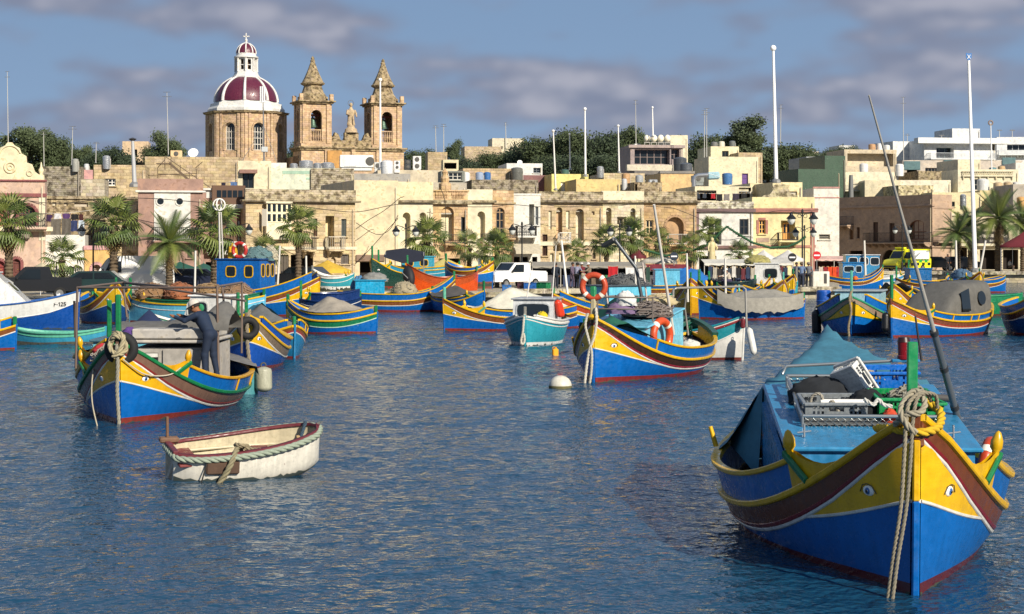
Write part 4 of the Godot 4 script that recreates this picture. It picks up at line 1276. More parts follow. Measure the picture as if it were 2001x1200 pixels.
func make_trees() -> void:
	var kinds := []
	for k in 4:
		kinds.append(tree_kind(k))
	var used := [false, false, false, false]
	# [column, row of the top, distance, kind, width, label]
	for a in [[6, 262, 330, 2, 1.0, "dark round tree at the left edge behind the gabled pink house"], [44, 258, 330, 1, 1.1, "tall eucalyptus with bare stems just right of the gable"], [66, 257, 340, 1, 0.9, "tall narrow eucalyptus beside the first thin antenna"], [92, 268, 335, 0, 1.0, "bushy tree between the two tall eucalyptus groups"], [106, 260, 345, 3, 0.9, "eucalyptus with a feathery top right of the grey antenna"],
		[136, 292, 350, 0, 0.8, "low dark tree behind the red-white antenna"], [160, 288, 350, 1, 0.6, "sparse bare-topped tree behind the steel tank"], [210, 286, 360, 2, 1.3, "broad dome-shaped dark tree left of the lone tan house"], [186, 296, 340, 2, 0.8, "small dense tree under the broad dome-shaped one"], [268, 300, 335, 2, 0.7, "dark shrub in front of the lone tan house"], [312, 286, 330, 0, 0.75, "dark tree left of the tall antenna by the dish"], [328, 264, 330, 1, 0.8, "tall tree behind the antenna left of the dome"],
		[566, 273, 300, 2, 0.45, "small treetop between dome and bell tower"], [660, 262, 330, 2, 0.4, "treetop seen between the bell tower and the statue"],
		[808, 296, 330, 0, 0.7, "low tree right of the church front"], [838, 290, 340, 2, 0.7, "dark tree behind the square stone tower"], [884, 278, 350, 1, 0.5, "slim tree behind the cream lean-to"], [930, 308, 340, 2, 1.0, "dense bush below the hilltop farmhouse"], [965, 300, 330, 0, 0.9, "dense bush right below the farmhouse walls"], [905, 318, 300, 2, 0.9, "low scrubby tree above the stone block house"],
		[1010, 296, 335, 0, 0.9, "tree at the left end of the dark row"], [1040, 276, 330, 2, 1.1, "round dark tree behind the slanting white mast"], [1066, 270, 325, 0, 1.1, "broad tree between the first two white masts"], [1095, 266, 325, 3, 1.1, "tall rounded tree left of the tallest thin mast"], [1128, 256, 322, 0, 1.3, "tallest crown of the dark row, behind the tallest thin mast"], [1160, 258, 322, 2, 1.2, "dense dark tree right of the tallest thin mast"], [1190, 264, 326, 0, 1.1, "dark tree left of the short white mast"], [1216, 256, 328, 1, 1.0, "open-topped tree right of the short white mast"], [1236, 262, 332, 3, 0.9, "tree beside the tanks of the mauve house"], [1262, 266, 335, 1, 0.9, "tree directly behind the four white tanks"], [1110, 300, 300, 2, 1.0, "low tree filling the row below the tallest mast"], [1180, 300, 300, 2, 1.0, "low tree filling the row left of the mauve house"], [1060, 304, 305, 0, 0.9, "low tree filling the row above the lemon house"], [1220, 305, 300, 0, 0.9, "low tree right above the ochre parapet"],
		[1360, 262, 320, 2, 1.1, "dark tree between mauve house and stepped yellow house"], [1386, 266, 318, 0, 0.9, "dark tree behind the two grey tanks"], [1474, 238, 300, 3, 1.25, "tall open tree left of the great white flagpole"], [1452, 258, 300, 1, 0.9, "shorter limb-like tree left of the tall open tree"], [1500, 290, 300, 0, 0.8, "tree base foliage behind the stone gable wall"], [1545, 282, 300, 0, 1.1, "broad olive tree right of the great flagpole"], [1570, 292, 310, 2, 0.9, "olive tree behind the red-roofed hut"], [1610, 300, 380, 0, 0.9, "far tree above the dark green wall"], [1660, 282, 420, 2, 0.8, "far rounded tree on the right ridge"], [1630, 292, 410, 0, 0.7, "far low tree on the right ridge"]]:
		var d: float = a[2]
		var top := P(a[0], a[1], d)
		var k: int = a[3]
		var tall: float = [6.2, 7.8, 5.0, 8.9][k]
		var gy := ground_y(d) - 1.0
		var sy: float = clampf((top.y - gy) / tall, 0.55, 2.2)
		var t: Node3D = kinds[k]
		if used[k]:
			t = copy_of(kinds[k], Vector3.ZERO, 0, a[5])
		used[k] = true
		t.set_meta("label", a[5])
		t.set_meta("group", "trees on the slope behind the village")
		t.position = V(top.x, top.y - tall * sy, -d)
		t.rotation.y = float(a[0]) * 1.7
		t.scale = V(a[4] * 1.45, sy, a[4] * 1.45)

func fan_leaf(droop: float, dead := false) -> G:
	var g := G.new()
	var L := 0.95
	var pts := []
	for i in 4:
		var f := i / 3.0
		pts.append(V(0, -droop * f * f * 0.35, f * L))
	g.tube(pts, [0.03, 0.022, 0.018, 0.012], 4, false)
	var c: Vector3 = pts[3]
	var n := 15
	for i in n:
		var a := lerpf(-1.9, 1.9, i / (n - 1.0))
		var l := 0.85 * (1.0 - 0.18 * absf(a) / 1.9)
		var dir := V(sin(a), 0.1 - droop * 0.25, cos(a)).normalized()
		var w := dir.cross(Vector3.UP).normalized() * 0.052
		var fold := V(0, 0.03, 0)
		var m := c + dir * l * 0.6
		var tip := c + dir * l + V(0, -(0.22 + droop * 0.3), 0)
		g.t(c, m + w + fold, m)
		g.t(c, m, m - w + fold)
		g.t(m + w + fold, tip, m)
		g.t(m, tip, m - w + fold)
	return g

func feather_leaf(droop: float) -> G:
	var g := G.new()
	var pts := []
	for i in 9:
		var f := i / 8.0
		pts.append(V(0, -droop * f * f * 1.5, f * 2.5 * (1.0 - 0.15 * droop * f)))
	g.tube(pts, [0.04, 0.035, 0.03, 0.026, 0.022, 0.018, 0.014, 0.01, 0.006], 4, false)
	for i in 34:
		var f := 0.12 + 0.88 * i / 33.0
		var k := mini(int(f * 8.0), 7)
		var p: Vector3 = pts[k].lerp(pts[k + 1], f * 8.0 - k)
		var dir: Vector3 = (pts[k + 1] - pts[k]).normalized()
		var l := 0.52 * sin(PI * clampf(f * 0.85 + 0.15, 0, 1)) + 0.1
		for s in [-1.0, 1.0]:
			var e: Vector3 = p + (dir * 0.6 + V(s, 0.28, 0)).normalized() * l
			g.t(p - dir * 0.03, e, p + dir * 0.035)
	return g

func palm_kind(date: bool, small: bool, seed_: int) -> Node3D:
	var r := RandomNumberGenerator.new()
	r.seed = seed_
	var t := thing("palm_tree", "palm", "palm tree")
	var green := [mat("58682e", "", 0.55, 0.0, {"back": 0.3}), mat("475a2a", "", 0.55, 0.0, {"back": 0.3}), mat("66702f", "", 0.55, 0.0, {"back": 0.3})]
	var dead := mat("8d7448", "cloth", 0.8)
	# origin at the base of the crown; the trunk reaches down to the ground
	var H := 6.0
	var tg := G.new()
	var prof := []
	for i in 41:
		var f := i / 40.0
		var rad := lerpf(0.24, 0.19, f) + (0.05 if i % 2 else 0.0) + (0.12 * smoothstep(0.86, 1.0, f)) - 0.02
		prof.append(Vector2(rad, -H + f * H))
	tg.lathe(prof, 9)
	for i in 90:         # stubs of old leaf bases
		var y := -H + 6.0 * pow(r.randf(), 0.8)
		var a := i * 2.4
		var o := V(cos(a), 0, sin(a))
		tg.t(V(o.x * 0.2, y, o.z * 0.2) + o.cross(Vector3.UP) * 0.08, V(o.x * 0.34, y + 0.2, o.z * 0.34), V(o.x * 0.2, y, o.z * 0.2) - o.cross(Vector3.UP) * 0.08)
	obj("trunk", tg, mat("6e5e4a", "cloth", 0.95), t)
	var meshes := []
	for k in 3:
		meshes.append((feather_leaf(0.3 + 0.35 * k) if date else fan_leaf(0.35 * k)).mesh())
	var n := 30 if date else 34
	if small:
		n = 22
	for i in n:
		var f := i / float(n)
		var el := lerpf(1.35, -0.75 if not date else -0.35, pow(f, 0.85)) + r.randf_range(-0.12, 0.12)
		var az := i * 2.399
		var o := obj("frond", meshes[mini(2, int(f * 3.0))], green[r.randi() % 3], t)
		o.transform = Transform3D(Basis(Vector3.UP, az) * Basis(Vector3.RIGHT, -el) * Basis(Vector3.BACK, r.randf_range(-0.5, 0.5)) * Basis.from_scale(Vector3.ONE * r.randf_range(0.85, 1.12)), V(0, 0.1, 0))
	if not small:
		for i in (8 if date else 13):
			var o2 := obj("dead_frond", meshes[2], dead, t)
			o2.transform = Transform3D(Basis(Vector3.UP, i * 1.7) * Basis(Vector3.RIGHT, r.randf_range(1.0, 1.4)) * Basis.from_scale(Vector3.ONE * r.randf_range(0.55, 0.8)), V(0, -0.15, 0))
	return t

func make_palms() -> void:
	var kinds := [palm_kind(false, false, 1), palm_kind(true, false, 2), palm_kind(false, true, 3)]
	var used := [false, false, false]
	# [column, row of the crown's heart, distance, kind, radius of the crown in pixels, label]
	for a in [[17, 440, 106, 0, 58, "leftmost fan palm, in front of the pink house's arched window"], [121, 508, 99, 2, 46, "short fan palm beside the black pickup truck"], [222, 442, 102, 0, 56, "fan palm right of the double street lamp, before the orange front"], [331, 478, 101, 1, 68, "arching date palm with a bulging trunk before the red-brown house"], [420, 455, 103, 0, 58, "fan palm with yellowing leaves before the wooden balcony"], [517, 495, 112, 2, 38, "short fan palm behind the blue wheelhouse boat"], [583, 445, 118, 0, 42, "slim tall fan palm before the limestone house's shuttered window"], [834, 470, 128, 0, 44, "fan palm in front of the two cream arched niches"], [917, 484, 130, 2, 34, "small fan palm left of its taller neighbour by the white arch door"], [971, 490, 126, 0, 40, "fan palm with a shaggy brown skirt by the shop awning"], [1128, 494, 134, 2, 27, "smallest fan palm, behind the covered stalls"], [1185, 473, 134, 0, 33, "fan palm left of the middle double street lamp"], [1235, 462, 136, 0, 36, "fan palm right of the middle double street lamp"], [1284, 476, 136, 2, 33, "fan palm before the green shuttered door"], [1347, 488, 134, 2, 33, "fan palm behind the pale statue on the quay"], [1387, 452, 136, 0, 28, "tall fan palm with a garland tied to it"], [1446, 500, 134, 2, 32, "low bushy fan palm between white and yellow houses"], [1872, 458, 180, 1, 44, "date palm left of the tall right-hand mast"], [1896, 446, 188, 1, 46, "date palm directly behind the tall right-hand mast"], [1951, 430, 184, 1, 62, "largest date palm, over the dark sign board"], [1999, 440, 186, 1, 50, "date palm cut by the right edge of the view"]]:
		var d: float = a[2]
		var k: int = a[3]
		var t: Node3D = kinds[k]
		if used[k]:
			t = copy_of(kinds[k], Vector3.ZERO, 0, a[5])
		used[k] = true
		t.set_meta("label", a[5])
		t.set_meta("group", "palms along the waterfront")
		t.position = P(a[0], a[1], d)
		t.rotation.y = float(a[0])
		var s: float = a[4] / F * d / [1.6, 2.2, 1.55][k]
		t.scale = Vector3.ONE * s
		var need: float = (t.position.y - (LAND if d < 160 else 1.1)) / s
		var tr: MeshInstance3D = t.get_node("trunk")
		tr.scale = V(1.0 if need > 3.0 else 0.8, need / 6.0, 1.0 if need > 3.0 else 0.8)

# ---------------------------------------------------------------- masts, lamps, tanks
func pole(called: String, label: String, cat: String, px0: float, py0: float, px1: float, py1: float, d: float, w: float, col: String, o := {}) -> Node3D:   # from foot to tip, w = thickness in pixels at the foot
	var foot := P(px0, py0, d)
	if o.has("ground"):
		foot.y = o.ground
	var tip := P(px1, py1, d) - foot
	var t := thing(called, label, cat, foot, 0, o.get("group", ""))
	var r := w / F * d * 0.5
	obj("shaft", G.new().tube([Vector3.ZERO, tip * 0.5, tip], [r, r * 0.85, r * 0.6], 8), plain(col, 0.45, 0.1), t)
	obj("base_plate", G.new().lathe([Vector2(r * 2.2, -0.02), Vector2(r * 2.2, r), Vector2(r * 1.1, r * 2)], 8), plain("8a8a88", 0.5, 0.4), t)
	if o.get("ball", false):
		obj("ball_finial", G.new().ball(tip, Vector3.ONE * r * 1.5, 10, 6), plain(col, 0.4), t)
	for i in o.get("rods", 0):
		var y: float = 1.0 - i * 0.07
		obj("cross_rod", G.new().tube([tip * y - V(0.35 + 0.1 * i, 0, 0.0), tip * y + V(0.35 + 0.1 * i, 0, 0.1)], r * 0.5, 4), plain("9a9a98", 0.4, 0.6), t)
	return t

func make_masts() -> void:
	for a in [[1517, 357, 1511, 94, 153, 8, "f0f0ee", "great white flagpole with a ball tip on the yellow house"], [743, 332, 743, 156, 160, 5, "eceae6", "white mast before the right bell tower"], [1144, 345, 1143, 213, 176, 4.5, "e6e4e0", "tallest thin white mast before the dark row of trees"], [1086, 372, 1081, 256, 172, 4, "d8d4cc", "slanting white mast left of the lemon yellow house"], [1114, 332, 1113, 262, 178, 3, "d8d6d0", "short thin white mast above the lemon yellow house"], [1210, 338, 1208, 246, 178, 3.6, "e0deda", "short white mast above the ochre parapet"], [1276, 268, 1275, 210, 246, 3, "e8e6e2", "white mast rising from the four tanks"]]:
		pole("flagpole", a[7], "flagpole", a[0], a[1], a[2], a[3], a[4], a[5], a[6], {"ball": true})
	var m := pole("tall_mast", "tall white quay mast carrying a blue shield at its top", "mast", 1906, 530, 1893, 118, 178, 9, "eeeeec", {"ground": 1.1})
	var sh := PackedVector2Array([Vector2(-0.28, 0.25), Vector2(-0.28, 0.75), Vector2(0, 0.68), Vector2(0.28, 0.75), Vector2(0.28, 0.25), Vector2(0, -0.1)])
	var tip := P(1893, 118, 178) - m.position
	obj("shield", G.new().poly(sh, Transform3D(Basis(), tip), 0.06), plain("2f6aa8", 0.5), m)
	obj("emblem", G.new().bar(tip + V(-0.15, 0.15, 0.08), tip + V(0.15, 0.55, 0.08), 0.05, 0.05).bar(tip + V(0.15, 0.15, 0.085), tip + V(-0.15, 0.55, 0.085), 0.05, 0.05), plain("e8e8e8", 0.5), m)
	for a in [[16, 290, 14, 140, 300, "tall thin aerial behind the pink house's gable"], [86, 330, 85, 258, 250, "thin grey aerial left of the eucalyptus group"], [140, 322, 142, 247, 180, "short aerial with small crossbars beside the grey tank"], [187, 318, 188, 278, 220, "low aerial above the pink rooftop room"], [329, 306, 326, 180, 165, "red and white banded aerial above the rooftop stairs"], [852, 300, 851, 246, 262, "thin aerial on the square stone tower"], [867, 300, 867, 243, 262, "thin aerial just right of the tower's aerial"], [1243, 300, 1242, 196, 300, "tall thin aerial left of the mauve house's tanks"], [1381, 330, 1381, 212, 240, "tall wire-stayed aerial left of the two grey tanks"], [1376, 330, 1377, 216, 240, "second thin stay pole beside the wire-stayed aerial"], [1525, 300, 1526, 205, 300, "thin aerial right behind the great flagpole"], [1766, 360, 1765, 190, 270, "tall thin aerial before the white ridge houses"], [989, 300, 988, 240, 420, "faint far aerial over the hilltop farmhouse"], [1773, 300, 1773, 262, 300, "short white vent pipe on the shaded white house"], [1840, 275, 1840, 264, 292, "stub of white pipe on the villa's roof"], [1953, 270, 1953, 254, 300, "white vent post on the right flat-roofed house"], [1978, 270, 1978, 254, 300, "second white vent post near the right edge"], [1630, 420, 1629, 392, 226, "thin aerial over the shaded corner house"]]:
		pole("aerial", a[5], "antenna", a[0], a[1], a[2], a[3], a[4], 1.8, "b0aea8", {"rods": 2, "group": "thin aerials over the roofs"})
	var rm := pole("round_antenna", "white mast with a round dish head above the villa's terrace", "antenna", 1938, 335, 1936, 240, 240, 3, "d8d8d8")
	obj("dish_ring", G.new().torus(P(1936, 240, 240) - rm.position, 0.28, 0.1, Basis(), 14, 6), plain("7a6a60", 0.6), rm)
	# phone mast in front of the dome
	var ph := pole("phone_mast", "grey phone mast with panel antennas standing before the dome", "antenna", 516, 316, 514, 200, 205, 3.4, "6a6c70")
	var o := P(513, 185, 205) - ph.position
	for i in 3:
		obj("panel_antenna", G.new().box(o + V((i - 1) * 0.22, 0, 0.15 - 0.1 * absf(i - 1)), V(0.17, 1.9, 0.16), Basis(), 0.03), plain("cfd2d4", 0.5), ph)
	obj("equipment_box", G.new().box(P(517, 292, 205) - ph.position, V(0.7, 0.6, 0.4), Basis(), 0.04), plain("b8bcbc", 0.5), ph)
	for s in [[470, 320], [545, 328]]:
		obj("stay_wire", G.new().tube([P(515, 245, 205) - ph.position, P(s[0], s[1], 205) - ph.position], 0.03, 4), plain("8a8a88", 0.5), ph)
	# steel chimney on the left
	var ch := pole("steel_chimney", "tall steel flue with a dark cap on the left roofs", "chimney", 263, 365, 259, 274, 128, 9.5, "a8aaac", {})
	obj("cap", G.new().lathe([Vector2(0.14, 0.0), Vector2(0.3, 0.12), Vector2(0.05, 0.22)], 12, P(259, 275, 128) - ch.position), plain("3c3a3a", 0.6), ch)
	pole("grey_flue", "square-looking dark grey flue above the corner house", "chimney", 1663, 402, 1663, 342, 222, 12, "6e7070")

func lamp_kind() -> Node3D:
	var t := thing("street_lamp", "lamp", "street lamp")
	var m := plain("1d1f22", 0.5, 0.3)
	obj("post", G.new().lathe([Vector2(0.16, 0), Vector2(0.16, 0.15), Vector2(0.1, 0.25), Vector2(0.1, 0.9), Vector2(0.06, 1.0), Vector2(0.05, 4.6), Vector2(0.08, 4.65), Vector2(0.08, 4.8), Vector2(0.03, 4.9)], 10), m, t)
	for s in [-1.0, 1.0]:
		obj("arm", G.new().tube([V(0, 4.45, 0), V(s * 0.25, 4.62, 0), V(s * 0.62, 4.72, 0), V(s * 0.75, 4.68, 0)], 0.03, 5).torus(V(s * 0.2, 4.45, 0), 0.12, 0.018, Basis(), 10, 4), m, t)
		var l := obj("lantern", G.new().lathe([Vector2(0.02, 0.4), Vector2(0.1, 0.3), Vector2(0.12, 0.22), Vector2(0.33, 0.0), Vector2(0.31, -0.04), Vector2(0.1, 0.0)], 12, V(s * 0.75, 4.3, 0)), m, t)
		obj("glass_bowl", G.new().lathe([Vector2(0.26, -0.02), Vector2(0.24, -0.2), Vector2(0.12, -0.38), Vector2(0, -0.42)], 12, V(s * 0.75, 4.3, 0), Basis(), true), mat("c8ccc8", "", 0.15), l)
	return t

func make_lamps() -> void:
	var k := lamp_kind()
	var first := true
	for a in [[182, 437, 105, 1.0, "black double street lamp before the orange front at the left"], [466, 436, 122, 1.0, "black double street lamp before the wooden balcony"], [793, 440, 126, 0.95, "black double street lamp before the cream arched niches"], [1020, 437, 130, 0.95, "black double street lamp before the white house's scroll balcony"], [1211, 440, 132, 0.9, "black double street lamp between the middle palms"], [1572, 443, 136, 1.0, "tall black street lamp in front of the yellow house's right corner"], [1763, 440, 182, 0.9, "thin dark double street lamp before the corner house"], [1568, 413, 134, 1.2, "tallest black lamp beside the yellow house"]]:
		var t := k
		if not first:
			t = copy_of(k, Vector3.ZERO, 0, a[4])
		first = false
		t.set_meta("label", a[4])
		t.set_meta("group", "black double street lamps along the quay")
		var d: float = a[2]
		var y: float = LAND if d < 160 else 1.1
		var top := P(a[0], a[1], d)
		t.position = V(top.x, y, -d)
		var s: float = (top.y - y) / 4.75
		t.scale = V(minf(s, 1.15), s, minf(s, 1.15))
		t.rotation.y = 0.15

func make_roof_things() -> void:
	# water tanks: [column, top row, width, height, distance, colour, label]
	for a in [[147, 310, 13, 14, 150, "a4a49c", "grey plastic tank on the rubble wall"], [208, 304, 15, 15, 152, "c4c6c8", "shiny steel tank on the tan house"], [169, 320, 10, 12, 153, "d4d6d6", "small white tank behind the pink rooftop room"], [574, 319, 16, 16, 160, "b4b6b8", "first steel tank of the row beside the white box unit"], [598, 313, 27, 20, 162, "c0c2c4", "broad domed steel tank in the row"], [620, 318, 16, 16, 161, "b0b2b4", "narrow steel tank right of the domed one"], [640, 317, 26, 18, 163, "bcbec0", "low steel tank at the right of the row"], [756, 313, 24, 22, 160, "dfe1e2", "round white tank at the foot of the white mast"], [911, 336, 14, 18, 166, "e8e6e0", "white barrel tank left of the blue ones"], [937, 336, 16, 16, 166, "9aa8c0", "bluish white tank on the stone block"], [952, 336, 14, 16, 167, "3f6ea8", "bright blue tank on the stone block"], [1010, 327, 23, 17, 172, "6c6c66", "wide dark grey tank on the maroon wall"], [1104, 331, 16, 13, 180, "4a6a5c", "dark green tank above the lemon house"], [1173, 325, 13, 13, 186, "c2c4c4", "steel tank beside the ochre parapet"], [1223, 338, 17, 18, 188, "c09a70", "terracotta coloured tank on the roof terrace"], [1249, 342, 15, 16, 186, "a8acae", "pale grey tank left of the orange house"], [1220, 349, 10, 13, 184, "c8cacc", "small white tank below the terracotta one"], [1329, 307, 26, 24, 226, "4c5056", "large dark grey tank before the mauve house"], [1341, 318, 24, 22, 222, "5a5e64", "dark grey tank right below the large one"], [1396, 277, 13, 11, 264, "7c7c78", "grey tank at the left on the cream upper storey"], [1410, 276, 12, 11, 264, "e6e0c8", "pale tank between the two grey ones"], [1431, 275, 12, 11, 264, "747876", "grey tank at the right on the cream upper storey"], [1421, 338, 20, 14, 200, "4a78ac", "blue tank on the cream terrace"], [1688, 319, 17, 16, 244, "e8e6e0", "white tank in front of the loggia"], [1704, 281, 14, 13, 256, "c49a72", "terracotta tank on the loggia house"], [1719, 280, 12, 13, 256, "eceae6", "first white tank on the loggia house roof"], [1733, 283, 12, 12, 256, "e4e2dc", "second white tank on the loggia house roof"], [1758, 320, 16, 17, 240, "ecebe6", "white tank right of the loggia house"], [1921, 349, 23, 24, 218, "dcdcd8", "big pale ribbed tank below the balusters"], [1950, 356, 18, 16, 217, "c8b08c", "tan boxy tank below the balusters"], [1969, 355, 16, 17, 217, "bca684", "second tan boxy tank below the balusters"], [1985, 355, 12, 16, 217, "d0d0cc", "pale tank at the right of the tan boxy ones"], [1957, 324, 14, 10, 242, "ccac80", "terracotta tank on the baluster house"], [1940, 327, 14, 7, 242, "6a9094", "low teal tank on the baluster house"], [1882, 379, 12, 22, 206, "a8acae", "tall steel tank on the yellow terrace"], [1995, 384, 16, 18, 206, "d2a468", "orange-tan tank at the right edge"]]:
		var d: float = a[4]
		var r: float = a[2] / F * d / 2
		var h: float = a[3] / F * d
		var t := thing("water_tank", a[6], "water tank", P(a[0], a[1] + a[3], d) - V(0, 0.5, 0), 0.0, "water tanks on the roofs")
		obj("drum", G.new().lathe([Vector2(r * 0.94, 0), Vector2(r * 0.97, 0.5), Vector2(r, 0.5 + h * 0.4), Vector2(r * 1.03, 0.5 + h * 0.42), Vector2(r, 0.5 + h * 0.46), Vector2(r, 0.5 + h * 0.86), Vector2(r * 0.9, 0.5 + h * 0.9)], 16, Vector3.ZERO, Basis(), false), mat(a[5], "paint", 0.35, 0.6 if "steel" in a[6] else 0.0), t)
		obj("lid", G.new().lathe([Vector2(r * 0.92, h * 0.88 + 0.5), Vector2(r * 0.6, h * 0.97 + 0.5), Vector2(r * 0.2, h + 0.5), Vector2(0, h + 0.5)], 16, Vector3.ZERO, Basis(), true), mat(a[5], "paint", 0.4), t)
		obj("pipe", G.new().tube([V(r * 1.05, 0.1, 0), V(r * 1.05, h * 0.6 + 0.5, 0)], 0.03, 5), plain("b0aca4", 0.6), t)
	for i in 4:
		var px := 1264.5 + i * 13.3
		var t2 := thing("round_tank", ["leftmost round white tank on the mauve house", "second round white tank from the left on the mauve house", "third round white tank from the left on the mauve house", "rightmost round white tank on the mauve house, by the stair tower"][i], "water tank", P(px, 277, 247), 0, "four round tanks on the mauve house")
		obj("body", G.new().ball(V(0, 0.45, 0), V(0.44, 0.52, 0.44), 14, 10), plain("e8e0c8", 0.4), t2)
		obj("stand", G.new().box(V(0, -0.12, 0), V(0.85, 0.1, 0.7)).box(V(-0.35, -0.45, 0), V(0.08, 0.6, 0.6)).box(V(0.35, -0.45, 0), V(0.08, 0.6, 0.6)), plain("a09c94", 0.6), t2)
	# boxes and machines
	for a in [[697, 303, 65, 24, 176, "eeeeea", "large white boxed cooling unit behind the flaking stone block", "cooling unit", 2.4], [344, 294, 22, 13, 164, "e2c294", "square air unit with a round fan on the tan stone house", "air conditioner", 0.8], [738, 317, 13, 13, 168, "d4d4d0", "small fan unit left of the white round tank", "air conditioner", 0.5], [776, 314, 12, 17, 166, "ecebe8", "upright white cabinet right of the round tank", "air conditioner", 0.6], [797, 312, 12, 19, 168, "3a3c40", "black-grilled air unit beside the upright white cabinet", "air conditioner", 0.6], [815, 305, 16, 26, 170, "e6e6e2", "tall white twin-fan air unit", "air conditioner", 0.7], [1246, 281, 12, 6, 248, "e4e2da", "low white unit left of the four tanks", "air conditioner", 0.7], [1277, 351, 16, 8, 184, "aeb2b8", "steel duct unit beneath the orange house", "air conditioner", 0.6], [1365, 343, 22, 13, 175, "8e9490", "grey roof hatch on the cream terrace", "roof hatch", 1.0]]:
		var d: float = a[4]
		var w: float = a[2] / F * d
		var h: float = a[3] / F * d
		var t := thing("air_unit", a[6], a[7], P(a[0], a[1] + a[3], d) - V(0, 0.3, 0), 0.12, "machines on the roofs")
		obj("casing", G.new().box(V(0, h / 2 + 0.3, -a[8] / 2), V(w, h, a[8]), Basis(), 0.03).box(V(0, 0.15, -a[8] / 2), V(w * 0.9, 0.3, a[8] * 0.9)), mat(a[5], "paint", 0.5), t)
		var nf := 2 if h > w * 1.3 else 1
		for i in nf:
			var rr: float = minf(w, h / nf) * 0.36
			obj("fan_grille", G.new().lathe([Vector2(0, 0), Vector2(rr, 0), Vector2(rr, 0.03), Vector2(rr * 0.2, 0.04), Vector2(0, 0.04)], 14, V(0 if w < 2 else w * 0.4, 0.3 + h * (i + 0.5) / nf, 0.0), Basis(Vector3.RIGHT, PI / 2)), plain("4a4844", 0.6), t)
		if w > 2.0:
			obj("panel_door", G.new().box(V(-w * 0.2, h / 2 + 0.3, 0.02), V(w * 0.36, h * 0.85, 0.05), Basis(), 0.02), mat(a[5], "paint", 0.5), t)
	for a in [[378, 300, 10, 166, "large white satellite dish on the tan stone house"], [1016, 318, 5, 222, "small white dish on the low white house"]]:
		var r: float = a[2] / F * a[3]
		var t := thing("satellite_dish", a[4], "satellite dish", P(a[0], a[1] + a[2], a[3]) - V(0, 0.3, 0))
		obj("dish", G.new().lathe([Vector2(0, 0), Vector2(r * 0.5, r * 0.08), Vector2(r, r * 0.3), Vector2(r * 0.98, r * 0.34), Vector2(r * 0.5, r * 0.13), Vector2(0, r * 0.05)], 18, V(0, r + 0.3, 0), Basis(Vector3.RIGHT, PI / 2 - 0.5), true), plain("eeeeec", 0.4), t)
		obj("bracket", G.new().tube([V(0, 0, -0.1), V(0, r + 0.3, -0.05)], 0.05, 6).tube([V(0, r * 0.4 + 0.3, 0.1), V(0, r + 0.4, r * 0.9)], 0.025, 5), plain("8a8a88", 0.5), t)
	# curved steel duct on the cream terrace
	var dt := thing("steel_duct", "bent shiny steel duct on the cream terrace by the laundry", "duct", G0(1356, 172, 6.4))
	var dp := []
	for p in [[1356, 370], [1356, 352], [1358, 346], [1364, 343], [1384, 342]]:
		dp.append(P(p[0], p[1], 172) - dt.position)
	obj("pipe", G.new().tube(dp, 0.22, 12), plain("b4b6b8", 0.3, 0.8), dt)
	var cv := thing("covered_crate", "pale blue plastic sheet tied over a crate on the cream terrace", "cover", P(1394, 350, 190))
	obj("sheet", G.new().box(V(0, 0.35, 0), V(1.3, 0.8, 0.9), Basis(Vector3.BACK, 0.06), 0.15), cloth("a8ccd8"), cv)
	obj("cord", G.new().tube([V(-0.66, 0.6, 0.46), V(0.66, 0.2, 0.47)], 0.02, 4), plain("e8e8e8"), cv)
	# steel stairs on the long tan house
	var sr := thing("roof_stairs", "rusty steel stairs with railings on the long tan stone house", "stairs", P(330, 350, 156))
	var f := func(px, py): return P(px, py, 156) - sr.position
	var rust := plain("6a5a4a", 0.6, 0.3)
	obj("stringer", G.new().bar(f.call(330, 318), f.call(392, 372), 0.1, 0.2), rust, sr)
	obj("landing", G.new().box(f.call(320, 320), V(1.2, 0.08, 0.8)), rust, sr)
	for s in [[322, 305, 410, 366], [308, 328, 322, 312], [308, 348, 308, 328], [322, 332, 322, 306], [334, 330, 334, 305], [352, 334, 352, 322], [370, 352, 370, 336], [392, 372, 392, 352], [308, 340, 384, 344], [282, 343, 384, 339], [382, 328, 396, 316], [384, 372, 384, 330]]:
		obj("rail", G.new().tube([f.call(s[0], s[1]), f.call(s[2], s[3])], 0.035, 5), rust, sr)
	# laundry
	var lines := [[88, 417, 176, 411, 127.0, "laundry line strung across the rubble house terrace"], [1356, 377, 1468, 377, 160.0, "laundry line across the cream terrace above the white house"], [428, 358, 466, 350, 146.0, "short laundry line by the cream rooftop house"]]
	for l in lines:
		var a2 := P(l[0], l[1], l[4])
		var lt := thing("clothes_line", l[5], "clothes line", a2)
		obj("cord", G.new().tube([Vector3.ZERO, (P(l[2], l[3], l[4]) - a2) * 0.5 - V(0, 0.08, 0), P(l[2], l[3], l[4]) - a2], 0.015, 4), plain("d0ccc4"), lt)
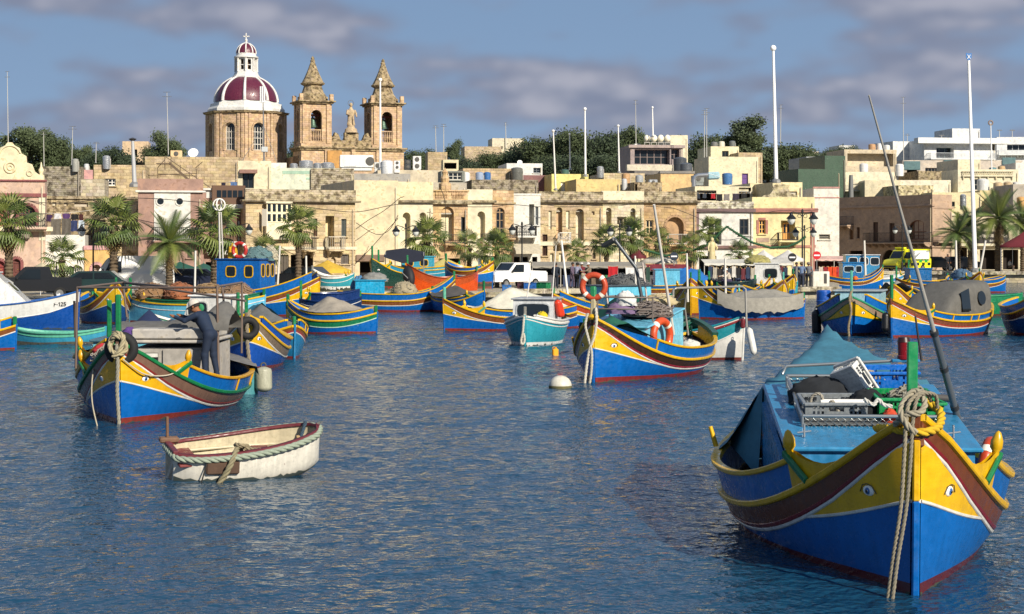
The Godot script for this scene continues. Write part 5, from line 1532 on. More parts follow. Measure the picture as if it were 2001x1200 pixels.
	for a in [[89, 419, 14, 14, 127, "3c2450", "deep purple shirt at the left of the left laundry line"], [105, 417, 15, 11, 127, "d8dce4", "white vest on the left laundry line"], [121, 417, 17, 11, 127, "5a3c74", "violet cloth on the left laundry line"], [138, 418, 16, 12, 127, "1c1a1e", "black trousers on the left laundry line"], [154, 418, 9, 13, 127, "4a2024", "dark red shirt end of the left laundry line"], [99, 427, 20, 34, 126.6, "6a665e", "grey speckled blanket hanging low on the left"], [120, 426, 19, 36, 126.5, "625e58", "second grey speckled blanket hanging low"], [138, 430, 14, 22, 126.6, "2e3c6a", "navy patterned sheet right of the blankets"], [153, 430, 12, 20, 126.6, "c8d8ea", "pale blue sheet right of the navy one"], [1360, 378, 8, 10, 159.8, "2c3440", "dark shirt at the left of the terrace line"], [1373, 378, 8, 9, 159.8, "3c4450", "slate shirt beside the red one on the terrace line"], [1389, 378, 9, 10, 159.8, "b8202c", "red shirt on the terrace line"], [1400, 379, 12, 14, 159.8, "16161a", "black jeans on the terrace line"], [1414, 379, 12, 13, 159.8, "8c8480", "grey shirt on the terrace line"], [1431, 378, 14, 13, 159.8, "3c3444", "dark purple cloth on the terrace line"], [1448, 377, 12, 15, 159.8, "1a181a", "long black garment at the right of the terrace line"], [432, 356, 9, 12, 145.8, "2a2438", "dark garment on the short laundry line"], [450, 355, 14, 14, 145.8, "5a78a8", "blue sheet on the short laundry line"]]:
		garment(a[0], a[1], a[2], a[3], a[4], a[5], a[6])

func garment(px: float, py: float, w: float, h: float, d: float, col: String, label: String, called := "laundry") -> void:
	var W := w / F * d
	var Hh := h / F * d
	var t := thing(called, label, "laundry" if called == "laundry" else "clothing", P(px, py, d), 0, "washing hung out on the roofs" if called == "laundry" else "clothes hung at the market stalls")
	var rows := []
	var ph := px * 0.7
	for i in 7:
		var f := i / 6.0
		var row := PackedVector3Array()
		for k in 9:
			var x := k / 8.0
			var wide := 1.0 - 0.12 * sin(f * PI) + 0.06 * f
			row.append(V((x - 0.5) * W * wide + W * 0.5, -f * Hh - 0.04 * sin(x * PI) * Hh * (1 - f) + 0.04 * Hh * sin(x * 9.0 + ph) * f, 0.05 * sin(x * 11.0 + ph + f * 2.0) * (0.3 + f) * minf(1.0, W)))
		rows.append(row)
	obj("fabric", G.new().grid(rows), mat(col, "cloth", 0.9, 0.0, {"back": 0.3}), t)
	obj("peg", G.new().box(V(W * 0.12, 0, 0), V(0.03, 0.08, 0.05)), plain("c8a878"), t)
	obj("peg", G.new().box(V(W * 0.88, 0, 0), V(0.03, 0.08, 0.05)), plain("c8a878"), t)

func make_cables() -> void:
	for a in [[[0, 384], [110, 398], [210, 388], [300, 388], [390, 395], [430, 392], 119.0, "black cable looping from the pink house across to the red-brown house"], [[480, 398], [560, 400], [640, 410], [700, 414], [772, 400], [840, 398], 123.0, "thick cable run under the cornice of the limestone house"], [[695, 435], [735, 458], [760, 450], [774, 428], [776, 424], [778, 420], 131.0, "slack black cable drooping on the smooth yellow wall"], [[695, 448], [720, 430], [750, 412], [780, 388], [784, 386], [790, 384], 131.0, "straight diagonal cable across the smooth yellow wall"], [[690, 520], [720, 490], [745, 462], [775, 430], [776, 428], [777, 426], 130.5, "thin diagonal cable down to the brown doorway"], [[845, 403], [900, 404], [960, 404], [1000, 400], [1050, 404], [1060, 404], 137.0, "cable run along the orange stone house"], [[1056, 398], [1100, 404], [1160, 402], [1210, 402], [1250, 396], [1258, 396], 142.0, "cable run along the broad limestone house"], [[1262, 403], [1310, 406], [1330, 412], [1360, 424], [1370, 430], [1380, 436], 147.0, "slanting cable from the wide-arch house to the white house"], [[1362, 412], [1420, 414], [1480, 418], [1520, 412], [1560, 412], [1600, 410], 148.0, "cable strung over white and yellow houses"], [[858, 362], [866, 380], [870, 400], [871, 430], [870, 470], [869, 500], 137.5, "thick cable bundle down the balustraded house"]]:
		var d: float = a[6]
		var o := P(a[0][0], a[0][1], d)
		var pts := []
		for i in 6:
			pts.append(P(a[i][0], a[i][1], d) - o)
		var fine := []
		for i in 5:
			for k in 4:
				fine.append((pts[i] as Vector3).cubic_interpolate(pts[i + 1], pts[maxi(i - 1, 0)], pts[mini(i + 2, 5)], k / 4.0))
		fine.append(pts[5])
		var t := obj("overhead_cable", G.new().tube(fine, 0.024, 5), plain("2a2622", 0.7))
		t.position = o
		tag(t, a[7], "cable", "cables along the house fronts")
	# festive garland
	var o2 := P(1258, 488, 134)
	var gp := []
	for p in [[1258, 488], [1300, 500], [1345, 492], [1380, 480], [1400, 462], [1420, 443], [1440, 456], [1470, 474], [1505, 484], [1540, 482], [1562, 472], [1574, 462]]:
		gp.append(P(p[0], p[1], 134) - o2)
	var g := G.new().tube(gp, 0.09, 5)
	var r := RandomNumberGenerator.new()
	r.seed = 3
	for i in 700:
		var k := r.randi() % 11
		var p: Vector3 = gp[k].lerp(gp[k + 1], r.randf())
		var e := V(r.randfn(), r.randfn(), r.randfn()).normalized() * 0.2
		var w := e.cross(V(r.randfn(), r.randfn(), 1)).normalized() * 0.03
		g.t(p + w, p + e, p - w)
	var t2 := obj("garland", g, plain("1e4a2c", 0.8))
	t2.position = o2
	tag(t2, "green tinsel garland swagged before the white and yellow houses", "garland")

# ---------------------------------------------------------------- boats
const BLUE := "0a62b2"
const YEL := "e0b012"
const BRN := "7d4a24"
const GRN := "1c7a48"
const RED := "7e3228"
const WHT := "dddbd4"
const SKY := "5cb2d2"

class Hull:
	var L := 8.0
	var B := 1.6
	var hb := 1.75
	var hm := 0.5
	var hs := 1.1
	var wh := 0.34
	var tm := 0.52
	var fine := 2.1
	func rail(t: float) -> float:
		if t < tm:
			return hm + (hb - hm) * pow((tm - t) / tm, 2.9)
		return hm + (hs - hm) * pow((t - tm) / (1.0 - tm), 2.3)
	func half(t: float, y: float) -> float:
		var s := (tm - t) / tm if t < tm else (t - tm) / (1.0 - tm)
		var fs := pow(maxf(0.0, 1.0 - pow(s, fine)), 0.8)
		var fw := pow(maxf(0.0, 1.0 - pow(s, 1.7)), 1.05) * 0.84
		var u := y / rail(t)
		if u < 0.0:
			return 0.05 + B * fw * sqrt(maxf(0.0, 1.0 - y * y / 0.3))
		var f := lerpf(fw, fs, clampf(u, 0, 1) * (1.55 - 0.55 * clampf(u, 0, 1)))
		return 0.05 + B * f + maxf(0.0, y - rail(t)) * 0.3 * fs
	func p(t: float, y: float, side: float, off := 0.0) -> Vector3:
		return Vector3(side * (half(t, y) + off), y, L * 0.5 - t * L + 0.05 * y * (1.0 - 2.0 * t))
	func strip(lo: Callable, hi: Callable, t0: float, t1: float, nt: int, ny: int, off := 0.0, sides := [-1.0, 1.0]) -> G:
		var g := G.new()
		for side in sides:
			var rows := []
			for i in nt + 1:
				var t := lerpf(t0, t1, float(i) / nt)
				var row := PackedVector3Array()
				for k in ny + 1:
					row.append(p(t, lerpf(lo.call(t), hi.call(t), float(k) / ny), side, off))
				rows.append(row)
			g.grid(rows)
		return g
	func rib(c: Callable, h: float, o0: float, o1: float, t0: float, t1: float, nt: int, sides := [-1.0, 1.0]) -> G:   # square rail that follows the side
		var g := G.new()
		for side in sides:
			var rows := []
			for i in nt + 1:
				var t := lerpf(t0, t1, float(i) / nt)
				var y: float = c.call(t)
				rows.append(PackedVector3Array([p(t, y - h * 0.5, side, o0), p(t, y - h * 0.5, side, o1 - 0.01), p(t, y - h * 0.3, side, o1), p(t, y + h * 0.3, side, o1), p(t, y + h * 0.5, side, o1 - 0.01), p(t, y + h * 0.5, side, o0)]))
			for k in 6:
				var sub := []
				for r in rows:
					sub.append(PackedVector3Array([r[k], r[(k + 1) % 6]]))
				g.grid(sub)
			for r in [rows[0], rows[nt]]:
				g.q(r[0], r[1], r[4], r[5])
		return g
	func deck(c: Callable, t0: float, t1: float, nt: int, inset := 0.06) -> G:
		var rows := []
		for i in nt + 1:
			var t := lerpf(t0, t1, float(i) / nt)
			var y: float = c.call(t)
			var w := maxf(half(t, y) - inset, 0.01)
			var z := p(t, y, 1.0).z
			rows.append(PackedVector3Array([Vector3(-w, y, z), Vector3(-w * 0.5, y + 0.03, z), Vector3(0, y + 0.04, z), Vector3(w * 0.5, y + 0.03, z), Vector3(w, y, z)]))
		return G.new().grid(rows)

var hulls := {}

# px, py: where the stem meets the water; hd: where the bow points (0 = at the camera, 90 = right)
func boat(called: String, label: String, px: float, py: float, hd: float, o := {}) -> Node3D:
	var h := Hull.new()
	for k in ["L", "B", "hb", "hm", "hs", "wh", "tm", "fine"]:
		if o.has(k):
			h.set(k, o[k])
	var a := deg_to_rad(hd)
	var fw := V(sin(a), 0, cos(a))
	var lift: float = o.get("lift", 0.0)
	var d := wd(py) if not o.has("d") else o.d as float
	var bow := P(px, py, d)
	bow.y = lift
	var root := thing(called, label, o.get("cat", "fishing boat"), bow - fw * h.L * 0.5, a, o.get("group", "painted fishing boats in the harbour"))
	hulls[root] = h
	var c := {"low": BLUE, "tri": YEL, "band": BRN, "rail": YEL, "wash": BLUE, "cap": YEL, "boot": RED, "stripe": WHT, "deck": "6f94a4", "cheek": YEL, "batten": GRN, "post": GRN}
	c.merge(o.get("c", {}), true)
	var nt := 28
	var tri: float = o.get("tri", 0.27)
	var bh: float = o.get("bandh", 0.27)
	var rl := func(t): return h.rail(t)
	var l2 := func(t): return h.rail(t) - bh * (1.0 if t > 0.1 else lerpf(0.75, 1.0, t / 0.1)) * (1.0 - 0.25 * maxf(0.0, (t - 0.6) / 0.4))
	var l1 := func(t):
		if t >= tri or not o.get("eye", true):
			return l2.call(t)
		var s: float = t / tri
		return lerpf(h.hb * 0.53, l2.call(tri), s) - 0.04 * sin(s * PI)
	var boot := func(t): return 0.1 + 0.02 * cos(t * 9.0) if t < 0.9 else 0.1
	obj("antifouling_band", h.strip(func(t): return -0.35, boot, 0.0, 1.0, nt, 3), paint(c.boot), root)
	obj("weed_line", h.strip(func(t): return -0.2, func(t): return 0.03 + 0.02 * sin(t * 61.0 + px) + 0.015 * sin(t * 143.0 + py), 0.0, 1.0, 70, 1, 0.004), cloth("3c4236"), root)
	obj("hull", h.strip(boot, l1, 0.0, 1.0, nt, 4), paint(c.low), root)
	if o.get("eye", true):
		for s in [-1.0, 1.0]:
			obj("bow_panel", h.strip(l1, l2, 0.0, tri, 12, 4, 0.0, [s]), paint(c.tri), root)
		obj("lower_stripe", h.rib(l1, 0.035, -0.02, 0.014, 0.0, tri, 12), paint(c.stripe), root)
	obj("wale_band", h.strip(l2, rl, 0.0, 1.0, nt, 3), paint(c.band), root)
	obj("upper_stripe", h.rib(l2, 0.04, -0.02, 0.02, 0.0, 1.0, nt), paint(c.stripe), root)
	if c.has("trim"):
		obj("trim_stripe", h.rib(func(t): return l2.call(t) + 0.045, 0.05, -0.02, 0.018, 0.0, 1.0, nt), paint(c.trim), root)
	obj("rail", h.rib(rl, 0.07, -0.05, 0.05, 0.0, 1.0, nt), paint(c.rail), root)
	obj("deck", h.deck(func(t): return h.rail(t) - 0.1, 0.01, 0.99, 20), paint(c.deck), root)
	var w0: float = o.get("w0", 0.16)
	var w1: float = o.get("w1", 0.97)
	if h.wh > 0.0:
		var top := func(t): return h.rail(t) + h.wh * (0.85 + 0.15 * t)
		for s in [[-1.0], [1.0]]:
			var wb := obj("washboard", h.strip(rl, top, w0, w1, nt, 1, -0.02, s), paint(c.wash), root)
			obj("inner_face", h.strip(rl, top, w0, w1, nt, 1, -0.07, s), paint(c.get("inside", c.wash)), wb)
			obj("gunwale_cap", h.rib(top, 0.06, -0.1, 0.02, w0, w1, nt, s), paint(c.cap), root)
		if o.get("cheek", true):
			var ck := func(t): return h.rail(t) + 0.03 + h.wh * 1.15 * pow(clampf((t - 0.05) / (w0 - 0.05), 0, 1), 2.4)
			for s in [-1.0, 1.0]:
				var bc := obj("bow_cheek", h.strip(rl, ck, 0.04, w0 + 0.005, 10, 1, -0.005, [s]), paint(c.cheek), root)
				obj("inner_face", h.strip(rl, ck, 0.04, w0 + 0.005, 10, 1, -0.06, [s]), paint(c.cheek), bc)
				var y: float = h.rail(w0) + h.wh * 1.1
				var b := h.p(w0, y, s, -0.03)
				var lean := V(s * 0.12, 1, 0.12).normalized()
				obj("finial", G.new().lathe([Vector2(0.05, -0.05), Vector2(0.04, 0.02), Vector2(0.07, 0.06), Vector2(0.068, 0.14), Vector2(0.03, 0.23), Vector2(0, 0.25)], 8, b, Basis(lean.cross(Vector3.BACK).normalized(), lean, lean.cross(Vector3.BACK).cross(lean).normalized()), true), paint(c.cheek), root)
				obj("batten", G.new().bar(h.p(w0 - 0.035, h.rail(w0 - 0.035) + 0.02, s, 0.035), h.p(w0 + 0.005, y - 0.02, s, 0.02), 0.09, 0.05, V(s, 0, 0), 0.012), paint(c.batten), root)
		for tt in o.get("seams", []):
			for s in [-1.0, 1.0]:
				obj("upright", G.new().bar(h.p(tt, h.rail(tt), s, 0.0), h.p(tt, h.rail(tt) + h.wh * 0.92, s, 0.0), 0.06, 0.03, V(s, 0, 0)), paint(c.cap), root)
	# stem and stern posts
	var zf := h.L * 0.5
	for e in [[1.0, h.hb, o.get("post", 0.85)], [-1.0, h.hs, o.get("spost", 0.25)]]:
		var pts := []
		for i in 6:
			var y := lerpf(-0.35, e[1] + 0.06, i / 5.0)
			pts.append(V(0, y, e[0] * (zf + 0.05 * y)))
		var cuts: Array = [-0.35, l1.call(0.0), l2.call(0.0), e[1] + 0.06] if e[0] > 0 and o.get("eye", true) else [-0.35, e[1] + 0.06]
		for i in cuts.size() - 1:
			var f := func(y): return V(0, y, e[0] * (zf + 0.05 * y))
			obj("stem_post" if e[0] > 0 else "stern_post", G.new().bar(f.call(cuts[i]), f.call(cuts[i + 1] + 0.003), 0.075, 0.09, V(0, 0, 1), 0.015), paint([c.get("stem", c.low), c.tri, c.band][i]), root)
		if e[2] > 0.0:
			obj("post_head", G.new().bar(pts[5] - V(0, 0.15, e[0] * 0.06), pts[5] + V(0, e[2], -e[0] * 0.05), 0.1, 0.13, V(0, 0, 1), 0.02), paint(c.post), root)
	if o.get("eye", true) and o.get("eyes", true):
		for s in [-1.0, 1.0]:
			var t := 0.05
			var yy: float = lerpf(l1.call(t), l2.call(t), 0.5)
			var q := h.p(t, yy, s, 0.0)
			var nx: Vector3 = (h.p(t + 0.01, yy, s) - h.p(t - 0.01, yy, s)).normalized()
			var ny: Vector3 = (h.p(t, yy + 0.02, s) - h.p(t, yy - 0.02, s)).normalized()
			var nz := nx.cross(ny).normalized()
			if nz.x * s < 0:
				nz = -nz
				nx = -nx
			var b := Basis(nx, ny, nz)
			var ey := obj("eye", G.new().ball(q, V(0.085, 0.055, 0.022), 14, 6, b * Basis(Vector3.RIGHT, PI / 2).inverse() * Basis(Vector3.RIGHT, PI / 2)), plain("e6e4dc", 0.4), root)
			obj("iris", G.new().ball(q + nz * 0.016, V(0.038, 0.038, 0.016), 12, 6, b), plain("2c5a94", 0.3), ey)
			obj("pupil", G.new().ball(q + nz * 0.03, V(0.018, 0.018, 0.008), 8, 5, b), plain("101010", 0.3), ey)
			obj("brow", G.new().tube([q + nx * -0.12 + nz * 0.01 - ny * 0.02, q - nx * 0.07 + ny * 0.058 + nz * 0.015, q + ny * 0.075 + nz * 0.015, q + nx * 0.07 + ny * 0.058 + nz * 0.015, q + nx * 0.12 - ny * 0.02 + nz * 0.01], 0.006, 5), plain("4a4028", 0.5), ey)
	return root

func rope(called: String, label: String, root: Node3D, pts: Array, r: float, col := "9a9078", strands := 3) -> MeshInstance3D:   # twisted rope as a thing of its own, points in the root's axes
	var fine := []
	for i in pts.size() - 1:
		for k in 8:
			fine.append((pts[i] as Vector3).cubic_interpolate(pts[i + 1], pts[maxi(i - 1, 0)], pts[mini(i + 2, pts.size() - 1)], k / 8.0))
	fine.append(pts[-1])
	var g := G.new()
	if r < 0.018:
		g.tube(fine, r, 5)
	else:
		var total := 0.0
		for i in fine.size() - 1:
			total += (fine[i] as Vector3).distance_to(fine[i + 1])
		var n := int(total / (r * 0.9)) + 2
		for s in strands:
			var line := []
			var acc := 0.0
			var seg := 0
			var x := Vector3.ZERO
			for i in n:
				var want := total * i / (n - 1)
				while seg < fine.size() - 2 and acc + (fine[seg] as Vector3).distance_to(fine[seg + 1]) < want:
					acc += (fine[seg] as Vector3).distance_to(fine[seg + 1])
					seg += 1
				var sl: float = maxf((fine[seg] as Vector3).distance_to(fine[seg + 1]), 1e-5)
				var q: Vector3 = (fine[seg] as Vector3).lerp(fine[seg + 1], clampf((want - acc) / sl, 0, 1))
				var dd: Vector3 = ((fine[seg + 1] as Vector3) - fine[seg]).normalized()
				if x == Vector3.ZERO:
					x = dd.cross(V(0.3, 0.5, 0.8)).normalized()
				x = (x - dd * x.dot(dd)).normalized()
				var an := TAU * s / strands + want / (r * 7.0) * TAU
				line.append(q + (x * cos(an) + dd.cross(x) * sin(an)) * r * 0.5)
			g.tube(line, r * 0.56, 6)
	var o := obj(called, g, mat(col, "cloth", 0.9, 0.0, {"per": 3.0}))
	if root:
		o.transform = root.transform
	tag(o, label, "rope", "mooring ropes and lines")
	return o

func at(root: Node3D, p: Vector3) -> Vector3:
	return root.transform * p

func put(called: String, label: String, cat: String, root: Node3D, p: Vector3, turn := 0.0, group := "") -> Node3D:
	return thing(called, label, cat, at(root, p), root.rotation.y + turn, group)

func block(g: G, z0: float, z1: float, w0: float, w1: float, y0: float, ya: float, yb: float) -> G:   # cabin: from z0 (front) to z1, widths there, floor y0, roof heights there
	var f := [V(-w0 / 2, y0, z0), V(w0 / 2, y0, z0), V(w0 / 2, ya, z0), V(-w0 / 2, ya, z0)]
	var b := [V(-w1 / 2, y0, z1), V(w1 / 2, y0, z1), V(w1 / 2, yb, z1), V(-w1 / 2, yb, z1)]
	g.q(f[0], f[1], f[2], f[3])
	g.q(b[0], b[1], b[2], b[3])
	for i in 4:
		g.q(f[i], f[(i + 1) % 4], b[(i + 1) % 4], b[i])
	return g

# cabin of a boat with a roof that overhangs and windows [face, along, up, width, height]; faces: f front, l left, r right (seen from the helm looking forward)
func cabin(root: Node3D, z0: float, z1: float, w: float, y0: float, h: float, col: String, roofcol: String, wins := [], trim := "", rake := 0.0) -> Node3D:
	var g := G.new()
	block(g, z0, z1, w, w, y0, y0 + h, y0 + h)
	if rake != 0.0:
		for i in g.v.size():
			if g.v[i].y > y0 + 0.01 and g.v[i].z > z1 + 0.01:
				g.v[i].z -= rake
	var c := obj("cabin", g, paint(col), root)
	obj("cabin_roof", G.new().box(V(0, y0 + h + 0.03, (z0 - rake + z1) / 2), V(w + 0.16, 0.07, z0 - rake - z1 + 0.2), Basis(), 0.025), paint(roofcol), c)
	for a in wins:
		var b := Basis()
		var o := Vector3.ZERO
		if a[0] == "f":
			o = V(a[1], y0 + a[2], z0 - rake * a[2] / h)
			b = Basis(Vector3.RIGHT, -atan2(rake, h))
		elif a[0] == "l":
			b = Basis(Vector3.UP, PI / 2)
			o = V(w / 2, y0 + a[2], a[1])
		else:
			b = Basis(Vector3.UP, -PI / 2)
			o = V(-w / 2, y0 + a[2], a[1])
		var f := G.new()
		var pts := PackedVector2Array()
		for k in 16:
			var an := TAU * k / 16
			pts.append(Vector2(signf(cos(an)) * pow(absf(cos(an)), 0.45) * a[3] / 2, signf(sin(an)) * pow(absf(sin(an)), 0.45) * a[4] / 2))
		rim(f, pts, -0.05, -0.02, 0.03)
		for i in f.v.size():
			f.v[i] = o + b * f.v[i]
			f.n[i] = b * f.n[i]
		var wn := obj("window_frame", f, paint(trim if trim else roofcol), c)
		obj("pane", G.new().poly(pts, Transform3D(b, o + b.z * -0.01), 0.022), glass(), wn)
	return c

# cloth spread over a hull from t0 to t1; ridge = heights along the middle
func tarp(root: Node3D, called: String, col: String, t0: float, t1: float, ridge: Array, label := "", sag := 0.12, edge := 0.0, drop := 0.0, seed_ := 1) -> Node3D:
	var h: Hull = hulls[root]
	var nz := noise(0.9, 3, seed_)
	var rows := []
	var n := 28
	for i in n + 1:
		var f := float(i) / n
		var t := lerpf(t0, t1, f)
		var k := f * (ridge.size() - 1)
		var rr: float = lerpf(ridge[int(k)], ridge[mini(int(k) + 1, ridge.size() - 1)], k - int(k))
		var e: float = h.rail(t) + h.wh + 0.05 + edge
		var w := h.half(t, e) + 0.05
		var row := PackedVector3Array()
		var z := h.p(t, e, 1.0).z
		if drop > 0.0:
			row.append(V(-w - 0.05, e - drop * (0.9 + 0.2 * nz.get_noise_2d(z * 3.0, 9.0)), z))
		for j in 17:
			var s := j / 8.0 - 1.0
			var q := absf(s)
			var y := lerpf(rr, e, q) - sag * sin(q * PI) * (0.5 + 0.4 * sin(f * PI * 3.0))
			var fold := sin((f - 0.55) / (0.25 + q) * 9.0 + nz.get_noise_2d(s, z) * 4.0)      # creases that run down from the ridge
			y += 0.04 * nz.get_noise_3d(s * 2.5, z * 1.3, 0) + 0.034 * fold * sin(q * PI * 0.9 + 0.25)
			row.append(V(s * w, y, z))
		if drop > 0.0:
			row.append(V(w + 0.05, e - drop * (0.9 + 0.2 * nz.get_noise_2d(z * 3.0, -9.0)), z))
		rows.append(row)
	var g := G.new().grid(rows)
	var m := mat(col, "cloth", 0.8)
	if label:
		var o := obj(called, g, m)
		o.transform = root.transform
		tag(o, label, "tarpaulin", "sheets drawn over the moored boats")
		return o
	return obj(called, g, m, root)

func lifebuoy(label: String, pos: Vector3, turn: float, R: float, col: String, tilt := 0.0) -> Node3D:
	var t := thing("lifebuoy", label, "lifebuoy", pos, turn, "lifebuoys on the boats")
	var b := Basis(Vector3.RIGHT, tilt)
	obj("ring", G.new().torus(Vector3.ZERO, R, R * 0.27, b, 28, 10), mat(col, "paint", 0.55, 0.0, {"per": 2.0}), t)
	for k in 4:
		var a := PI / 4 + k * PI / 2
		obj("band", G.new().torus(Vector3.ZERO, R, R * 0.285, b, 4, 10, a - 0.13, a + 0.13), plain("d8d2c4", 0.6), t)
	return t

func fender(label: String, a: Vector3, b: Vector3, r: float, col: String) -> Node3D:
	var t := thing("fender", label, "fender", a, 0, "fenders and floats")
	var d := b - a
	var l := d.length()
	d /= l
	var x := d.cross(V(0.1, 0.2, 1)).normalized()
	obj("body", G.new().lathe([Vector2(0.02, 0), Vector2(r * 0.4, l * 0.02), Vector2(r * 0.9, l * 0.09), Vector2(r, l * 0.18), Vector2(r, l * 0.82), Vector2(r * 0.85, l * 0.92), Vector2(r * 0.4, l * 0.985), Vector2(0, l)], 14, Vector3.ZERO, Basis(x, d, x.cross(d)), true), mat(col, "paint", 0.5, 0.0, {"per": 1.5}), t)
	obj("eyelet", G.new().torus(-d * 0.03, r * 0.3, r * 0.1, Basis(x, d, x.cross(d)), 10, 5), plain("40403c"), t)
	return t

func crate(label: String, pos: Vector3, turn: float, s: Vector3, col: String, tilt := Basis()) -> Node3D:
	var t := thing("crate", label, "crate", pos, turn, "plastic fish crates")
	t.basis = t.basis * tilt
	var m := mat(col, "paint", 0.5, 0.0, {"per": 1.2})
	var g := G.new().box(V(0, 0.015, 0), V(s.x, 0.03, s.z))
	for e in [[V(0, 0, s.z / 2), Basis()], [V(0, 0, -s.z / 2), Basis(Vector3.UP, PI)], [V(s.x / 2, 0, 0), Basis(Vector3.UP, PI / 2)], [V(-s.x / 2, 0, 0), Basis(Vector3.UP, -PI / 2)]]:
		var w: float = s.x if absf(e[0].z) > 0 else s.z
		var f := G.new()
		var ops := [["n", w / 2 - 0.09, s.y - 0.11, w / 2 + 0.09, s.y - 0.05, 0.0, 0.02, {}]]
		for i in 3:
			for k in 2:
				ops.append(["n", w * (0.12 + 0.07 * i), s.y * 0.3 + k * 0.07, w * (0.12 + 0.07 * i) + 0.03, s.y * 0.3 + k * 0.07 + 0.045, 0.0, 0.02, {}])
				ops.append(["n", w * (0.72 + 0.07 * i), s.y * 0.3 + k * 0.07, w * (0.72 + 0.07 * i) + 0.03, s.y * 0.3 + k * 0.07 + 0.045, 0.0, 0.02, {}])
		wall_cells(f, w, s.y, ops)
		var f2 := G.new().add(f, Transform3D(Basis(), V(-w / 2, 0, 0)))
		f2.add(f, Transform3D(Basis(), V(-w / 2, 0, -0.02)))
		f2.box(V(0, s.y - 0.015, 0.01), V(w + 0.04, 0.035, 0.05), Basis(), 0.008)
		g.add(f2, Transform3D(e[1], e[0]))
	obj("body", g, m, t)
	return t

func heap(called: String, label: String, cat: String, pos: Vector3, r: Vector3, col: String, seed_: int, lines := 60) -> Node3D:   # a bundle of net or cordage
	var t := thing(called, label, cat, pos)
	var nz := noise(1.4, 4, seed_)
	var rows := []
	for i in 11:
		var a := PI * 0.55 * i / 10
		var row := PackedVector3Array()
		for k in 20:
			var w := TAU * k / 20
			var u := V(sin(a) * cos(w), cos(a), sin(a) * sin(w))
			row.append(u * r * (1.0 + 0.28 * nz.get_noise_3dv(u * 2.2)))
		rows.append(row)
	obj("bundle", G.new().grid(rows, true), mat(col, "cloth", 0.95, 0.0, {"per": 2.5}), t)
	if lines == 0:
		return t
	var rr := RandomNumberGenerator.new()
	rr.seed = seed_
	var g := G.new()
	for i in lines:
		var u := V(rr.randfn(), absf(rr.randfn()) * 0.8, rr.randfn()).normalized()
		var pts := []
		var ax := V(rr.randfn(), rr.randfn(), rr.randfn()).normalized()
		for k in 6:
			u = u.rotated(ax, 0.22)
			if u.y < 0:
				u.y = -u.y
			pts.append(u * r * (1.04 + 0.28 * nz.get_noise_3dv(u * 2.2)) + V(0, 0.01 * rr.randf(), 0))
		g.tube(pts, 0.014, 4, false)
	obj("strands", g, mat(Color(col).lightened(0.18).to_html(false), "cloth", 0.9, 0.0, {"per": 3.0}), t).set_meta("kind", "stuff")
	return t

